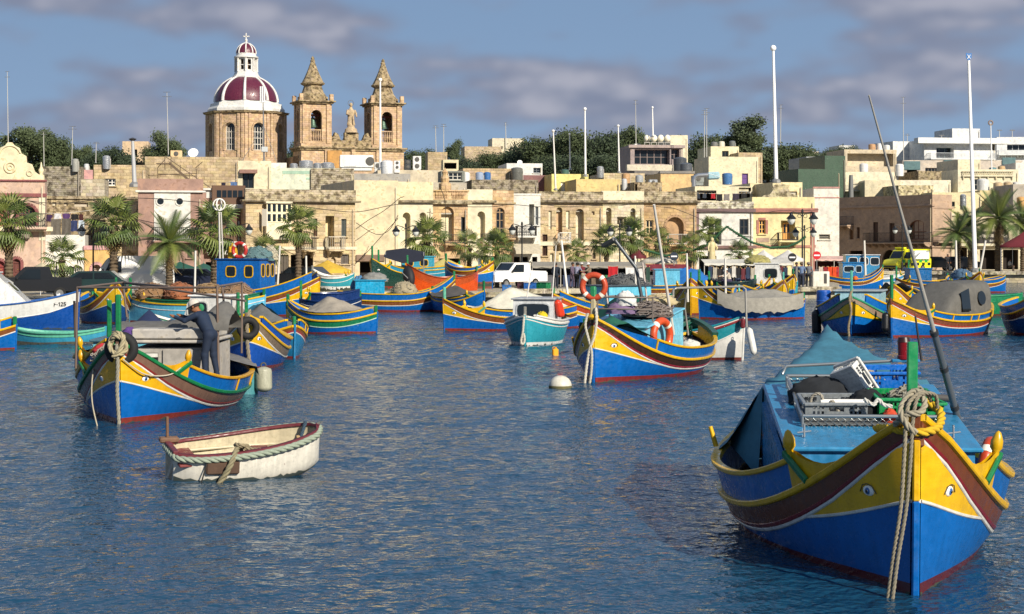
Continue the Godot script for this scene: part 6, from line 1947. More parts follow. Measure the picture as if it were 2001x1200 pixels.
func make_near_boat() -> void:
	var b := boat("fishing_boat", "large blue, brown and yellow fishing boat filling the lower right corner", 1788, 1163, -3.5, {"L": 8.6, "B": 1.64, "fine": 1.85, "hb": 1.8, "hm": 0.43, "hs": 1.15, "wh": 0.4, "w0": 0.18, "tri": 0.17, "post": 0.0, "bandh": 0.3, "c": {"trim": "7c1c22", "band": "6e3a1c", "boot": "5c1e20", "deck": "3a5a72"}})
	var h: Hull = hulls[b]
	# blue housing over the forward half: sloping roof, chamfered front corner
	var bl := paint("2f7db0")
	var g := G.new()
	var zf := 2.1
	var zb := -0.95
	var yf := 1.2
	var yb := 1.66
	block(g, zf, zb, 2.05, 2.2, 0.45, yf, yb)
	obj("housing", g, bl, b)
	var sl := (yb - yf) / (zf - zb)
	var rb := Basis(Vector3.RIGHT, atan(sl))
	obj("housing_roof", G.new().box(V(0, (yf + yb) / 2 + 0.03, (zf + zb) / 2), V(2.22, 0.06, sqrt(pow(zf - zb, 2) + pow(yb - yf, 2)) + 0.14), rb, 0.02), paint("3585b4"), b)
	obj("side_housing", block(G.new(), 1.75, zb, 0.06, 0.06, 0.4, 1.1, 1.5), bl, b).position.x = -1.1
	for s in [-1, 1]:
		obj("cleat", G.new().tube([V(s * 0.85, yf + 0.12, zf - 0.35), V(s * 0.85, yf + 0.27, zf - 0.35)], 0.014, 5).tube([V(s * 0.85 - 0.08, yf + 0.17, zf - 0.35), V(s * 0.85 + 0.08, yf + 0.19, zf - 0.35)], 0.012, 5), plain("b0b4b8", 0.3, 0.7), b)
	obj("hatch_bar", G.new().tube([V(0.75, 1.66, 0.1), V(1.1, 1.64, 0.15)], 0.045, 8), plain("4c4a48", 0.5), b)
	# cloth tent over the after half: from the roof's rear edge to the ridge at the stern
	var tent := thing("tent_tarpaulin", "blue-green tarpaulin pitched to a peak behind the large boat's housing", "tarpaulin", b.position, b.rotation.y)
	var nz := noise(0.8, 3, 77)
	var rows := []
	for i in 25:
		var f := i / 24.0
		var t := lerpf(0.62, 0.965, f)
		var z := h.p(t, 1.0, 1.0).z
		var e: float = h.rail(t) + 0.36
		var w := h.half(t, e) + 0.03
		var top := lerpf(1.72, 2.4, pow(f * 1.25, 0.9)) if f < 0.8 else lerpf(2.4, 1.9, (f - 0.8) * 5.0)
		var row := PackedVector3Array()
		for j in 21:
			var s := j / 10.0 - 1.0
			var flat := lerpf(0.75, 0.04, minf(1.0, f * 1.3))
			var q := clampf((absf(s) - flat * 0.85) / (1.0 - flat * 0.85), 0, 1)
			var y := lerpf(top, e, q) - 0.1 * sin(q * PI)
			y += 0.04 * nz.get_noise_3d(s * 3.0, z * 2.0, 0) + 0.022 * sin(q * 9.0 + z * 6.0 + 3.0 * nz.get_noise_2d(z * 2.0, s)) * sin(q * PI)
			row.append(V(s * w, y, z))
		rows.append(row)
	obj("sheet", G.new().grid(rows), mat("3c7a92", "cloth", 0.8), tent)
	obj("ridge_pole", G.new().tube([V(0, 1.6, -1.2), V(0, 2.24, -3.5)], 0.04, 6), plain("7a7c80", 0.5), tent)
	obj("drape_front", G.new().grid([PackedVector3Array([V(-1.12, 1.68, zb + 0.02), V(-1.14, 1.2, zb + 0.1), V(-1.2, 0.55, zb + 0.3)]), PackedVector3Array([V(-1.2, 1.5, -1.2), V(-1.36, 1.12, -1.15), V(-1.42, 0.8, -1.05)]), PackedVector3Array([V(-1.3, 1.3, -1.6), V(-1.45, 1.05, -1.6), V(-1.5, 0.86, -1.6)])]), mat("3c7a92", "cloth", 0.8), tent)
	# rail tray on the roof
	var tray := put("roof_tray", "steel rail and wire tray on the large boat's roof, full of crates", "tray", b, V(0, 0, 0))
	var st := plain("a4a8a8", 0.3, 0.8)
	var x0 := -0.82
	var x1 := 0.78
	var zn := 1.25
	var zr := -0.75
	var ry := func(z): return yf + (zf - z) * sl + 0.06
	var tops := [V(x0, ry.call(zn) + 0.13, zn), V(x1, ry.call(zn) + 0.13, zn), V(x1, ry.call(zr) + 0.16, zr), V(x0, ry.call(zr) + 0.16, zr)]
	for i in 4:
		var a: Vector3 = tops[i]
		var c2: Vector3 = tops[(i + 1) % 4]
		obj("rail", G.new().tube([a, c2], 0.022, 8), st, tray)
		obj("post", G.new().tube([V(a.x, ry.call(a.z), a.z), a], 0.02, 6), st, tray)
		var net := G.new()      # diamond wire netting
		var n := int(a.distance_to(c2) / 0.085)
		for k in n:
			var p0: Vector3 = a.lerp(c2, float(k) / n)
			var p1: Vector3 = a.lerp(c2, float(k + 1) / n)
			var dn := V(0, 0.07, 0)
			net.tube([p0, p1 - dn, p0 - dn * 2], 0.0045, 3, false)
			net.tube([p1, p0 - dn, p1 - dn * 2], 0.0045, 3, false)
		obj("wire_netting", net, st, tray).set_meta("kind", "stuff")
	obj("upper_bar", G.new().tube([tops[3] + V(-0.06, 0.02, 0), tops[3] + V(0, 0.12, -0.05), tops[2] + V(-0.15, 0.2, -0.05), tops[2] + V(0.0, 0.18, -0.03)], 0.022, 8), st, tray)
	obj("tray_floor", G.new().box(V(0, ry.call(0.25) + 0.03, 0.25), V(1.58, 0.02, 2.0), rb), plain("5a5c5c", 0.6), tray)
	var beacon := put("beacon", "red lamp housing on the bar of the roof tray", "beacon", b, tops[2] + V(-0.1, 0.2, -0.04))
	obj("bracket", G.new().box(V(0.02, 0, 0), V(0.36, 0.04, 0.12), Basis(), 0.01), bl, beacon)
	obj("lens", G.new().lathe([Vector2(0.085, 0.02), Vector2(0.085, 0.06), Vector2(0.075, 0.07), Vector2(0.08, 0.24), Vector2(0.06, 0.29), Vector2(0, 0.3)], 14), mat("6e1018", "", 0.15), beacon)
	obj("cap", G.new().lathe([Vector2(0.085, 0.24), Vector2(0.07, 0.3), Vector2(0, 0.31)], 14), plain("2c1012", 0.4), beacon)
	pole_at("whip_aerial", "short black whip aerial beside the red lamp", "antenna", at(b, tops[2] + V(0.12, 0.2, 0)), at(b, tops[2] + V(0.04, 0.78, 0)), 0.016, "26282c")
	var cy := func(z): return ry.call(z) + 0.05
	crate("grey fish crate with a white roll in the tray's left front", at(b, V(-0.42, cy.call(0.9), 0.85)), 0.0, V(0.74, 0.21, 0.48), "7e8488", rb)
	crate("green fish crate in the right half of the tray", at(b, V(0.42, cy.call(0.75), 0.72)), 0.05, V(0.68, 0.24, 0.5), "128a4c", rb)
	crate("bright blue fish crate standing at the back of the tray", at(b, V(0.36, cy.call(-0.2) + 0.1, -0.1)), 0.06, V(0.66, 0.24, 0.4), "1268c4", rb)
	crate("green crate half hidden behind the stem post", at(b, V(0.64, cy.call(1.0), 1.0)), 0.3, V(0.34, 0.22, 0.3), "128a4c", rb)
	crate("white crate tipped on its end in the middle of the tray", at(b, V(-0.12, cy.call(0.2) + 0.18, 0.2)), 0.5, V(0.5, 0.2, 0.36), "dcdcd8", Basis(V(0.4, 0, 1).normalized(), -1.1))
	var wr := put("white_roll", "white foam roll lying in the grey crate", "roll", b, V(-0.32, cy.call(1.0) + 0.15, 0.98))
	obj("roll", G.new().lathe([Vector2(0, -0.26), Vector2(0.065, -0.26), Vector2(0.07, -0.24), Vector2(0.07, 0.24), Vector2(0.065, 0.26), Vector2(0, 0.26)], 14, Vector3.ZERO, Basis(Vector3.BACK, PI / 2)), plain("dedcd6", 0.7), wr)
	heap("black_sheet", "crumpled black sheet at the left back of the tray", "plastic sheet", at(b, V(-0.48, cy.call(0.1), 0.1)), V(0.4, 0.28, 0.25), "1e2228", 5, 0)
	heap("black_bag", "black bag between the grey and green crates", "bag", at(b, V(0.0, cy.call(0.75), 0.72)), V(0.24, 0.28, 0.22), "14181e", 9, 0)
	heap("rope_heap", "tangle of pale line at the back of the tray", "rope", at(b, V(0.08, cy.call(-0.2) + 0.02, -0.2)), V(0.3, 0.26, 0.2), "8a7c68", 12, 70)
	heap("net_bundle", "grey-brown line heaped in the green crate", "net", at(b, V(0.5, cy.call(0.7) + 0.14, 0.72)), V(0.24, 0.16, 0.17), "7c7868", 14, 60)
	heap("orange_float", "small orange float behind the wire netting", "float", at(b, V(0.22, cy.call(1.12), 1.12)), V(0.1, 0.14, 0.09), "c8482a", 15, 0)
	rope("coil_of_rope", "grey rope looped over the left corner of the tray", b, [V(-0.7, 1.55, 0.9), V(-0.68, 1.72, 0.95), V(-0.58, 1.75, 0.98), V(-0.55, 1.6, 1.0), V(-0.6, 1.45, 1.02), V(-0.5, 1.55, 1.04), V(-0.45, 1.68, 1.04), V(-0.36, 1.52, 1.06)], 0.02, "a8a294")
	rope("white_chain", "white rope knot on the front edge of the tray", b, [V(-0.1, 1.72, 1.26), V(0.0, 1.66, 1.3), V(0.06, 1.72, 1.28), V(0.12, 1.66, 1.3), V(0.22, 1.64, 1.29)], 0.025, "d4d2ca")
	# stem head: green post, brown post, yellow collar, ropes
	obj("green_post", G.new().bar(V(-0.03, 1.55, 4.28), V(-0.01, 2.55, 4.2), 0.105, 0.07, V(0, 0, 1), 0.012), paint("1f8a52"), b)
	obj("rope_post", G.new().bar(V(0.03, 1.5, 4.36), V(0.02, 1.9, 4.3), 0.1, 0.1, V(0, 0, 1), 0.015), paint("7a4a2a"), b)
	rope("yellow_rope", "thick yellow rope collar round the large boat's stem head", b, [V(-0.3, 1.62, 3.7), V(-0.22, 1.66, 4.12), V(-0.08, 1.66, 4.4), V(0.1, 1.66, 4.42), V(0.26, 1.7, 4.2), V(0.32, 1.82, 3.9), V(0.2, 1.9, 3.75)], 0.045, "d8b01c")
	rope("mooring_rope", "thick frayed mooring rope hanging from the large boat's stem to the water", b, [V(0.18, 1.95, 4.2), V(0.08, 2.05, 4.35), V(-0.08, 1.96, 4.46), V(-0.12, 1.75, 4.5), V(-0.14, 1.4, 4.5), V(-0.17, 0.9, 4.48), V(-0.24, 0.4, 4.46), V(-0.31, -0.15, 4.46)], 0.022, "9a917c")
	rope("mooring_rope", "second strand of mooring rope beside the thick frayed one", b, [V(0.24, 1.88, 4.2), V(0.2, 2.02, 4.28), V(0.02, 2.02, 4.42), V(-0.05, 1.8, 4.5), V(-0.08, 1.4, 4.52), V(-0.12, 0.9, 4.5), V(-0.2, 0.4, 4.49), V(-0.27, -0.15, 4.49)], 0.021, "8d8674")
	rope("rope_knot", "knotted turns of grey rope at the top of the mooring rope", b, [V(-0.2, 1.72, 4.3), V(-0.12, 1.84, 4.48), V(0.02, 1.86, 4.5), V(0.08, 1.96, 4.4), V(0, 2.06, 4.3), V(-0.1, 1.98, 4.36), V(-0.17, 1.86, 4.46), V(-0.1, 1.72, 4.52), V(-0.02, 1.66, 4.5)], 0.034, "a59d88")
	# fishing mast on the right side
	var mp := at(b, V(1.22, 1.15, 0.4))
	var tip := P(1698, 186, 19.6)
	var ms := thing("grey_mast", "long grey jointed mast leaning from the large boat to the left", "mast", mp)
	var v := tip - mp
	obj("lower_tube", G.new().tube([Vector3.ZERO, v * 0.33], 0.042, 10), plain("5c646c", 0.4, 0.4), ms)
	obj("upper_tube", G.new().tube([v * 0.33, v * 0.6, v], [0.03, 0.02, 0.01], 8), plain("a8a49c", 0.4, 0.3), ms)
	for f in [0.1, 0.22, 0.33]:
		obj("collar", G.new().tube([v * f, v * (f + 0.012)], 0.052, 10), plain("2a2c30", 0.5), ms)
	var lb := lifebuoy("orange lifebuoy half hidden behind the large boat's housing", at(b, V(1.24, 0.98, 1.6)), b.rotation.y + PI / 2 - 0.3, 0.28, "c0401c", 0.2)
	pole_at("thole_pin", "small yellow peg on the large boat's left gunwale near the stern", "peg", at(b, h.p(0.62, 0.9, -1.0, -0.03)), at(b, h.p(0.62, 1.16, -1.0, -0.03)), 0.035, "d8a818")

func pole_at(called: String, label: String, cat: String, a: Vector3, b: Vector3, r: float, col: String, group := "") -> Node3D:
	var t := thing(called, label, cat, a, 0, group)
	obj("shaft", G.new().tube([Vector3.ZERO, (b - a) * 0.5, b - a], [r, r * 0.92, r * 0.8], 7), plain(col, 0.45, 0.2), t)
	return t

func make_dinghy() -> void:
	# small white rowing dinghy: blunt bow towards the right and away, square stern near left
	var o := thing("rowing_dinghy", "worn white rowing dinghy with a rope fender all round its gunwale", "rowing boat", G0(478, wd(928), 0.0), deg_to_rad(113), "")
	var L := 2.35
	var B := 0.62
	o.basis = o.basis * Basis(Vector3.BACK, 0.15)
	var wl := func(t):    # t 0 stern .. 1 bow
		return B * (0.8 + 0.75 * t - 0.6 * t * t) * pow(maxf(0.0, 1.0 - pow(t, 4.2)), 0.5) * (0.62 + 0.38 * sqrt(minf(1.0, t / 0.14)))
	var sheer := func(t): return 0.42 + 0.30 * pow(t, 1.9) + 0.02 * (1 - t)
	var sect := func(t, inn, n := 14):
		var row := PackedVector3Array()
		var z: float = -L / 2 + L * t
		var w: float = maxf(wl.call(t) - inn, 0.004)
		var top: float = sheer.call(t)
		for k in n + 1:
			var a := float(k) / n * 2.0 - 1.0
			var s := signf(a)
			var q := absf(a)
			var x: float = w * pow(sin(minf(q * 1.15, 1.0) * PI / 2), 0.75) * (0.93 + 0.07 * q)
			var y: float = lerpf(-0.12 + inn + 0.3 * pow(t, 5), top, pow(q, 2.6))
			row.append(V(s * x, y, z - 0.0))
		return row
	for nm in [["hull", 0.0, "dcd8cc"], ["inner_hull", 0.035, "cfc3a4"]]:
		var rows := []
		for i in 25:
			rows.append(sect.call(pow(i / 24.0, 0.8), nm[1]))
		var g := G.new().grid(rows)
		var first: PackedVector3Array = rows[0]
		for k in 13:
			g.t(first[0], first[k + 1], first[mini(k + 2, 14)])
		obj(nm[0], g, mat(nm[2], "paint", 0.5, 0.0, {"per": 0.9}), o)
	# weed and dark paint below a ragged waterline
	var nz := noise(2.0, 3, 8)
	var wr := []
	for i in 40:
		var t := pow(i / 39.0, 0.8)
		var r: PackedVector3Array = sect.call(t, -0.006, 60)
		var lim := 0.13 + 0.06 * nz.get_noise_1d(i * 1.3)
		var row := PackedVector3Array()
		for k in 61:
			var p: Vector3 = r[k]
			if p.y > lim:
				var e := k
				while r[e].y > lim and e != 30:
					e += 1 if k < 30 else -1
				row.append(r[e])
				continue
			row.append(p)
		wr.append(row)
	obj("weed_band", G.new().grid(wr), mat("44504e", "cloth", 0.9), o)
	var ring := []
	var ring_in := []
	for i in 21:
		var t := i / 20.0
		ring.append(V(wl.call(t) + 0.035, sheer.call(t) - 0.02, -L / 2 + L * t))
		ring_in.append(V(wl.call(t) - 0.05, sheer.call(t) + 0.025, -L / 2 + L * t - (0.05 if t > 0.97 else 0.0)))
	var loop := []
	var cap := []
	for i in 21:
		loop.append(ring[i])
	for i in 20:
		loop.append(ring[19 - i] * V(-1, 1, 1))
	loop.append(ring[0])
	rope("rope_fender", "thick pale green rope lashed round the white dinghy's gunwale", o, loop, 0.05, "9aa694")
	var capg := G.new()
	for s in [-1.0, 1.0]:
		var rows := []
		for i in 21:
			var a: Vector3 = ring[i] * V(s, 1, 1) + V(-s * 0.04, 0.05, 0)
			var bb: Vector3 = ring_in[i] * V(s, 1, 1) + V(-s * 0.02, 0.02, 0)
			rows.append(PackedVector3Array([a - V(0, 0.04, 0), a, bb, bb - V(0, 0.05, 0)]))
		capg.grid(rows)
	capg.box(V(0, 0.48, -L / 2 + 0.03), V(0.62, 0.05, 0.09), Basis(), 0.01)
	obj("gunwale", capg, mat("6a2a30", "paint", 0.55), o)
	obj("thwart", G.new().box(V(0, 0.3, 0.35), V(1.1, 0.04, 0.26), Basis(), 0.01), mat("6a2a30", "paint", 0.6), o)
	obj("stern_thwart", G.new().box(V(0, 0.32, -0.95), V(1.0, 0.04, 0.36), Basis(), 0.01), mat("7a3a38", "paint", 0.6), o)
	obj("inner_rail", G.new().tube([V(0.46, 0.3, -0.9), V(0.6, 0.3, 0.0), V(0.5, 0.34, 0.6)], 0.025, 6), mat("cfc3a4", "paint", 0.6), o)
	obj("oar_block", G.new().box(V(-0.6, 0.3, -0.5), V(0.08, 0.2, 0.5), Basis(Vector3.UP, -0.08), 0.02), mat("5a4436", "cloth", 0.9), o)
	obj("rowlock_pin", G.new().tube([V(0.42, 0.4, -1.12), V(0.42, 0.86, -1.14)], 0.025, 6).box(V(0.42, 0.5, -1.1), V(0.14, 0.08, 0.3), Basis(), 0.02), mat("7a5c48", "cloth", 0.9), o)
	obj("wooden_post", G.new().box(V(0.1, 0.4, 0.85), V(0.06, 0.34, 0.06), Basis(Vector3.BACK, 0.2), 0.01), mat("b89a70", "cloth", 0.9), o)
	rope("mooring_rope", "heavy knotted rope hanging over the white dinghy's side into the water", o, [V(-0.1, 0.4, -0.1), V(-0.34, 0.54, -0.2), V(-0.56, 0.52, -0.3), V(-0.72, 0.4, -0.4), V(-0.74, 0.22, -0.5), V(-0.73, 0.05, -0.6), V(-0.72, -0.15, -0.64)], 0.045, "8c8468")
	rope("rope_end", "knot of old rope on the white dinghy's thwart", o, [V(-0.2, 0.42, 0.0), V(-0.34, 0.54, -0.06), V(-0.5, 0.6, -0.2), V(-0.35, 0.58, -0.26), V(-0.45, 0.54, -0.1), V(-0.56, 0.53, 0.08)], 0.035, "94886c")
	rope("blue_line", "thin blue line tied at the white dinghy's bow", o, [V(0.2, 0.76, 1.0), V(0.18, 0.6, 0.95), V(0.16, 0.45, 0.9), V(0.16, 0.34, 0.85)], 0.03, "3c5468")
	rope("thin_line", "thin dark line hanging beside the dinghy's heavy rope", o, [V(-0.62, 0.38, -0.75), V(-0.66, 0.15, -0.82), V(-0.66, -0.15, -0.88)], 0.012, "2c2c2a")

func make_left_boat() -> void:
	var b := boat("fishing_boat", "blue, grey-brown and yellow fishing boat at left with a man working aboard", 232, 829, -2.0, {"L": 8.4, "B": 1.66, "hb": 1.62, "hm": 0.36, "hs": 0.62, "wh": 0.34, "post": 0.9, "spost": 0.0, "bandh": 0.3, "seams": [0.42, 0.62, 0.8], "c": {"band": "75594a", "rail": "1a7844", "trim": "7e2a26", "deck": "6a6a62", "cap": "dca414", "tri": "dca816", "cheek": "dca414", "batten": "1a7844"}})
	var h: Hull = hulls[b]
	# grey wooden wheelhouse box
	var gr := mat("a59c90", "plaster", 0.8, 0.0, {"per": 0.35})
	var w := obj("wheelhouse", block(G.new(), 1.3, -1.2, 1.9, 1.9, 0.25, 1.36, 1.42), gr, b)
	w.position.x = 0.4
	w.scale.x = 0.82
	obj("wheelhouse_panel", G.new().box(V(0.25, 0.85, 1.33), V(0.95, 0.95, 0.05), Basis(), 0.015), gr, w)
	obj("side_panel", G.new().box(V(0.8, 0.85, 1.34), V(0.35, 0.92, 0.06), Basis(), 0.015), mat("9c928a", "plaster", 0.8, 0.0, {"per": 0.35}), w)
	obj("roof_board", G.new().box(V(0, 1.5, 0.2), V(2.1, 0.07, 2.6), Basis(), 0.02).box(V(0, 1.66, 0.4), V(2.0, 0.22, 2.2), Basis(), 0.03), mat("b5ada2", "plaster", 0.8, 0.0, {"per": 0.35}), w)
	obj("hatch_opening", G.new().box(V(-0.6, 0.95, 1.31), V(0.5, 0.6, 0.04)), plain("14161a", 0.8), w)
	obj("hatch_rail", G.new().box(V(-0.6, 1.2, 1.35), V(0.5, 0.08, 0.04)), paint(WHT), w)
	# canvas over the roof
	var cv := put("grey_canvas", "grey canvas bundled along the wheelhouse roof of the left boat", "tarpaulin", b, V(0.35, 1.68, 0.1))
	var nz := noise(1.1, 3, 61)
	var rows := []
	for i in 19:
		var f := i / 18.0
		var row := PackedVector3Array()
		var hh := 0.16 + 0.36 * smoothstep(0.35, 0.95, f) * (1.0 - 0.4 * smoothstep(0.93, 1.0, f))
		for k in 13:
			var a := PI * k / 12.0
			row.append(V(lerpf(-1.3, 1.2, f), hh * sin(a) * (1.0 + 0.35 * nz.get_noise_2d(f * 5.0, k * 0.4)) + 0.03, 0.75 * cos(a) + 0.08 * nz.get_noise_2d(f * 6.0, 40.0 + k)))
		rows.append(row)
	obj("cloth", G.new().grid(rows), mat("6c6a66", "cloth", 0.85), cv)
	tarp(b, "stern_sheet", "807c76", 0.66, 0.985, [1.25, 0.95, 0.75], "grey sheet drawn over the left boat's stern", 0.05, 0.02, 0.25, 4)
	# stem ropes and tyre
	var ty := put("tyre", "black tyre hung behind the left boat's stem head", "tyre", b, V(0.03, 1.5, 4.12), 0.1)
	obj("ring", G.new().torus(Vector3.ZERO, 0.24, 0.1, Basis(Vector3.BACK, 0.4), 22, 10), plain("131416", 0.8), ty)
	rope("mooring_rope", "tangle of pale rope wound round the left boat's stem head", b, [V(-0.15, 1.55, 4.2), V(-0.05, 1.75, 4.36), V(0.12, 1.7, 4.36), V(0.17, 1.5, 4.3), V(0.05, 1.4, 4.4), V(-0.13, 1.5, 4.34), V(-0.14, 1.7, 4.25), V(0.0, 1.82, 4.3), V(0.14, 1.72, 4.38), V(0.06, 1.45, 4.42), V(-0.06, 1.35, 4.4)], 0.05, "b0a584")
	rope("mooring_rope", "grey rope running straight down the left boat's stem", b, [V(0.0, 1.6, 4.38), V(0.02, 1.2, 4.36), V(0.0, 0.7, 4.33), V(0.02, 0.2, 4.3), V(0.04, -0.12, 4.3)], 0.04, "9c9888")
	rope("bow_line", "thin pale line hanging in a bight from the left boat's bow to the water", b, [V(-0.75, 1.25, 3.2), V(-0.62, 0.8, 3.9), V(-0.5, 0.4, 4.3), V(-0.3, -0.1, 4.6)], 0.016, "b8ae98")
	rope("bow_line", "slack line looped over the left boat's bow rail", b, [V(0.1, 1.3, 4.3), V(0.45, 0.98, 3.95), V(0.8, 0.92, 3.4), V(1.0, 1.05, 3.1)], 0.016, "c4baa4")
	# bits forward
	heap("net_bundle", "pale net and a red cloth piled at the left boat's bow", "net", at(b, V(-0.55, 1.15, 2.6)), V(0.4, 0.34, 0.4), "8c8478", 31, 60)
	heap("red_cloth", "red and white cloth on the net at the left boat's bow", "cloth", at(b, V(-0.75, 1.32, 2.55)), V(0.22, 0.2, 0.2), "c03038", 32, 0)
	heap("black_motor_cover", "black hoses and motor parts before the left wheelhouse", "motor", at(b, V(-0.62, 1.0, 2.95)), V(0.22, 0.36, 0.22), "16181a", 33, 20)
	heap("bottle_bag", "purple and white bag at the left boat's wheelhouse corner", "bag", at(b, V(-0.5, 1.6, 1.35)), V(0.16, 0.2, 0.14), "5a3c84", 34, 0)
	var pl := put("plank", "short iron bar lying on the left wheelhouse roof edge", "bar", b, V(0.75, 1.57, 1.45), 0.2)
	obj("bar", G.new().bar(V(-0.2, 0, 0), V(0.25, 0.06, 0), 0.05, 0.03), plain("3c3c3c", 0.5), pl)
	fender("pale plastic can floating at the left boat's stern", at(b, V(1.6, 0.66, -3.2)), at(b, V(1.62, 0.05, -3.15)), 0.2, "a8a894")
	fender("teal float drum at the left boat's stern quarter", at(b, V(1.15, 0.72, -3.3)), at(b, V(1.15, -0.2, -3.3)), 0.3, "4a8c94")

func make_center_boat() -> void:
	var b := boat("fishing_boat", "dark-brown-banded blue and yellow fishing boat in the centre with an orange lifebuoy", 1160, 747, -24.0, {"L": 8.0, "B": 1.6, "hb": 1.68, "hm": 0.44, "hs": 0.95, "wh": 0.36, "w0": 0.2, "cheek": false, "post": 0.0, "spost": 0.15, "seams": [0.2], "c": {"band": "3a2418", "trim": "8e1c30", "inside": "dcae12", "deck": "2c3440", "boot": "7a2c2c"}})
	var h: Hull = hulls[b]
	for s in [-1.0, 1.0]:
		obj("bow_washboard", h.strip(func(t): return h.rail(t), func(t): return h.rail(t) + 0.05 + 0.26 * smoothstep(0.0, 0.2, t), 0.02, 0.2, 8, 1, -0.02, [s]), paint(BLUE), b)
	obj("stern_coaming", h.rib(func(t): return h.rail(t) + 0.4, 0.12, -0.13, 0.06, 0.8, 1.0, 10), paint("2c5a48"), b)
	var sk := paint("6cb8d4")
	obj("cabin", block(G.new(), 2.3, -0.7, 1.6, 1.75, 0.3, 1.35, 1.75), sk, b)
	obj("cabin_roof", G.new().box(V(0, 1.58, 0.8), V(1.85, 0.06, 3.15), Basis(Vector3.RIGHT, atan2(0.4, 3.0)), 0.02), sk, b)
	obj("cabin_door", G.new().box(V(0.885, 1.0, -0.1), V(0.03, 1.1, 1.1), Basis(), 0.01), paint("7cc0d8"), b)
	lifebuoy("big orange lifebuoy hung on the centre boat's pale blue cabin", at(b, V(0.98, 1.12, 1.45)), b.rotation.y + PI / 2 - 0.25, 0.4, "cc4c20")
	lifebuoy("orange lifebuoy hooked on the centre boat's stem post", at(b, V(0.0, 2.5, 4.0)), b.rotation.y + 0.2, 0.3, "c04a28")
	obj("stem_head", G.new().bar(V(0, 1.6, 4.05), V(0, 2.25, 4.0), 0.13, 0.13, V(0, 0, 1), 0.02), mat("b8ac88", "cloth", 0.8), b)
	obj("stem_tip", G.new().bar(V(0, 2.2, 4.0), V(-0.02, 2.5, 3.98), 0.14, 0.14, V(0, 0, 1), 0.02), paint("2a8a58"), b)
	obj("stem_collar", G.new().lathe([Vector2(0.12, 0), Vector2(0.16, 0.06), Vector2(0.12, 0.14)], 10, V(0, 1.64, 4.03)), paint(YEL), b)
	rope("mooring_rope", "white doubled rope down the centre boat's stem", b, [V(0.1, 1.95, 4.1), V(0.16, 1.6, 4.2), V(0.1, 1.2, 4.22), V(-0.02, 0.9, 4.22), V(-0.1, 0.5, 4.22), V(-0.16, -0.1, 4.26)], 0.04, "cfcabc")
	rope("mooring_rope", "second white rope crossing on the centre boat's stem", b, [V(-0.12, 1.8, 4.1), V(-0.16, 1.5, 4.18), V(-0.06, 1.15, 4.22), V(0.03, 0.8, 4.22), V(0.02, 0.3, 4.22), V(-0.04, -0.1, 4.22)], 0.036, "c4c0b2")
	tarp(b, "green_sheet", "12604c", 0.1, 0.24, [1.4, 1.7, 1.45], "dark green sheet bundled behind the centre boat's stem", 0.02, 0.0, 0.0, 14).scale = V(0.8, 1, 1)
	var bx := put("wire_cage", "rusty wire cage with nets on the centre boat's foredeck", "cage", b, V(0.1, 1.72, 1.2))
	var rust := plain("6c625c", 0.6, 0.3)
	for c2 in [[-0.85, 0.6], [0.75, 0.6], [0.75, -1.0], [-0.85, -1.0]]:
		obj("post", G.new().tube([V(c2[0], -0.2, c2[1]), V(c2[0], 0.45, c2[1])], 0.025, 5), rust, bx)
	for y in [0.12, 0.44]:
		obj("rail", G.new().tube([V(-0.85, y, 0.6), V(0.75, y, 0.6), V(0.75, y, -1.0), V(-0.85, y, -1.0), V(-0.85, y, 0.6)], 0.022, 5), rust, bx)
	heap("net_bundle", "brown net heaped in the centre boat's wire cage", "net", at(b, V(0.35, 1.66, 0.8)), V(0.7, 0.34, 0.6), "6e625c", 41, 90)
	heap("mauve_sheet", "mauve plastic sheet in the centre boat's cage", "plastic sheet", at(b, V(-0.15, 1.75, 1.5)), V(0.42, 0.3, 0.3), "7c6688", 42, 0)
	heap("white_bag", "white bag with a blue print on top of the mauve sheet", "bag", at(b, V(-0.02, 1.98, 1.5)), V(0.28, 0.34, 0.2), "dcdcd8", 43, 0)
	heap("sack", "cream sacks heaped at the back of the centre boat's cage", "sack", at(b, V(0.55, 1.96, 0.4)), V(0.5, 0.26, 0.35), "c0b088", 44, 10)
	heap("barrel_net", "purple-brown net roll beside the centre boat's cabin", "net", at(b, V(0.55, 0.75, 1.75)), V(0.4, 0.42, 0.35), "6c4c48", 45, 40)
	heap("white_canister", "white canister on the centre boat's stern deck", "canister", at(b, V(0.62, 0.62, -2.15)), V(0.3, 0.22, 0.24), "d4d4cc", 46, 0)
	for p in [[-0.5, 2.7, 1.3, "thin white pole at the left of the centre boat's cage"], [0.45, 3.1, 0.8, "rusty thin pole rising from the centre boat's cage"]]:
		pole_at("boat_pole", p[3], "pole", at(b, V(p[0], 1.1, p[2])), at(b, V(p[0] - 0.25, p[1], p[2])), 0.03, "b0a49c", "poles standing on the boats")
	var gf := put("lamp_gallows", "grey boom with a dark flood lamp over the centre boat", "boom", b, V(0.15, 1.2, 0.9))
	obj("mast", G.new().tube([V(0, 0, 0), V(0.05, 1.0, 0), V(-0.1, 1.75, 0)], 0.05, 7), plain("4c5054", 0.4, 0.5), gf)
	obj("boom", G.new().tube([V(-0.1, 1.75, 0), V(-0.75, 2.6, 0.1)], 0.05, 7), plain("5c6064", 0.4, 0.5), gf)
	obj("flood_lamp", G.new().box(V(-0.85, 2.45, 0.12), V(0.42, 0.12, 0.3), Basis(Vector3.BACK, 0.5), 0.03), plain("26282a", 0.5), gf)
	pole_at("boat_pole", "rust-tipped white mast leaning over the centre boat", "pole", at(b, V(0.9, 1.1, 0.2)), P(1278, 400, 48), 0.045, "d4cec4", "poles standing on the boats")
	# frame of white tube above the stern
	var fr := put("tube_frame", "bent grey tube frame over the centre boat's stern", "frame", b, Vector3.ZERO)
	var P2 := func(px, py, d): return b.transform.affine_inverse() * P(px, py, d)
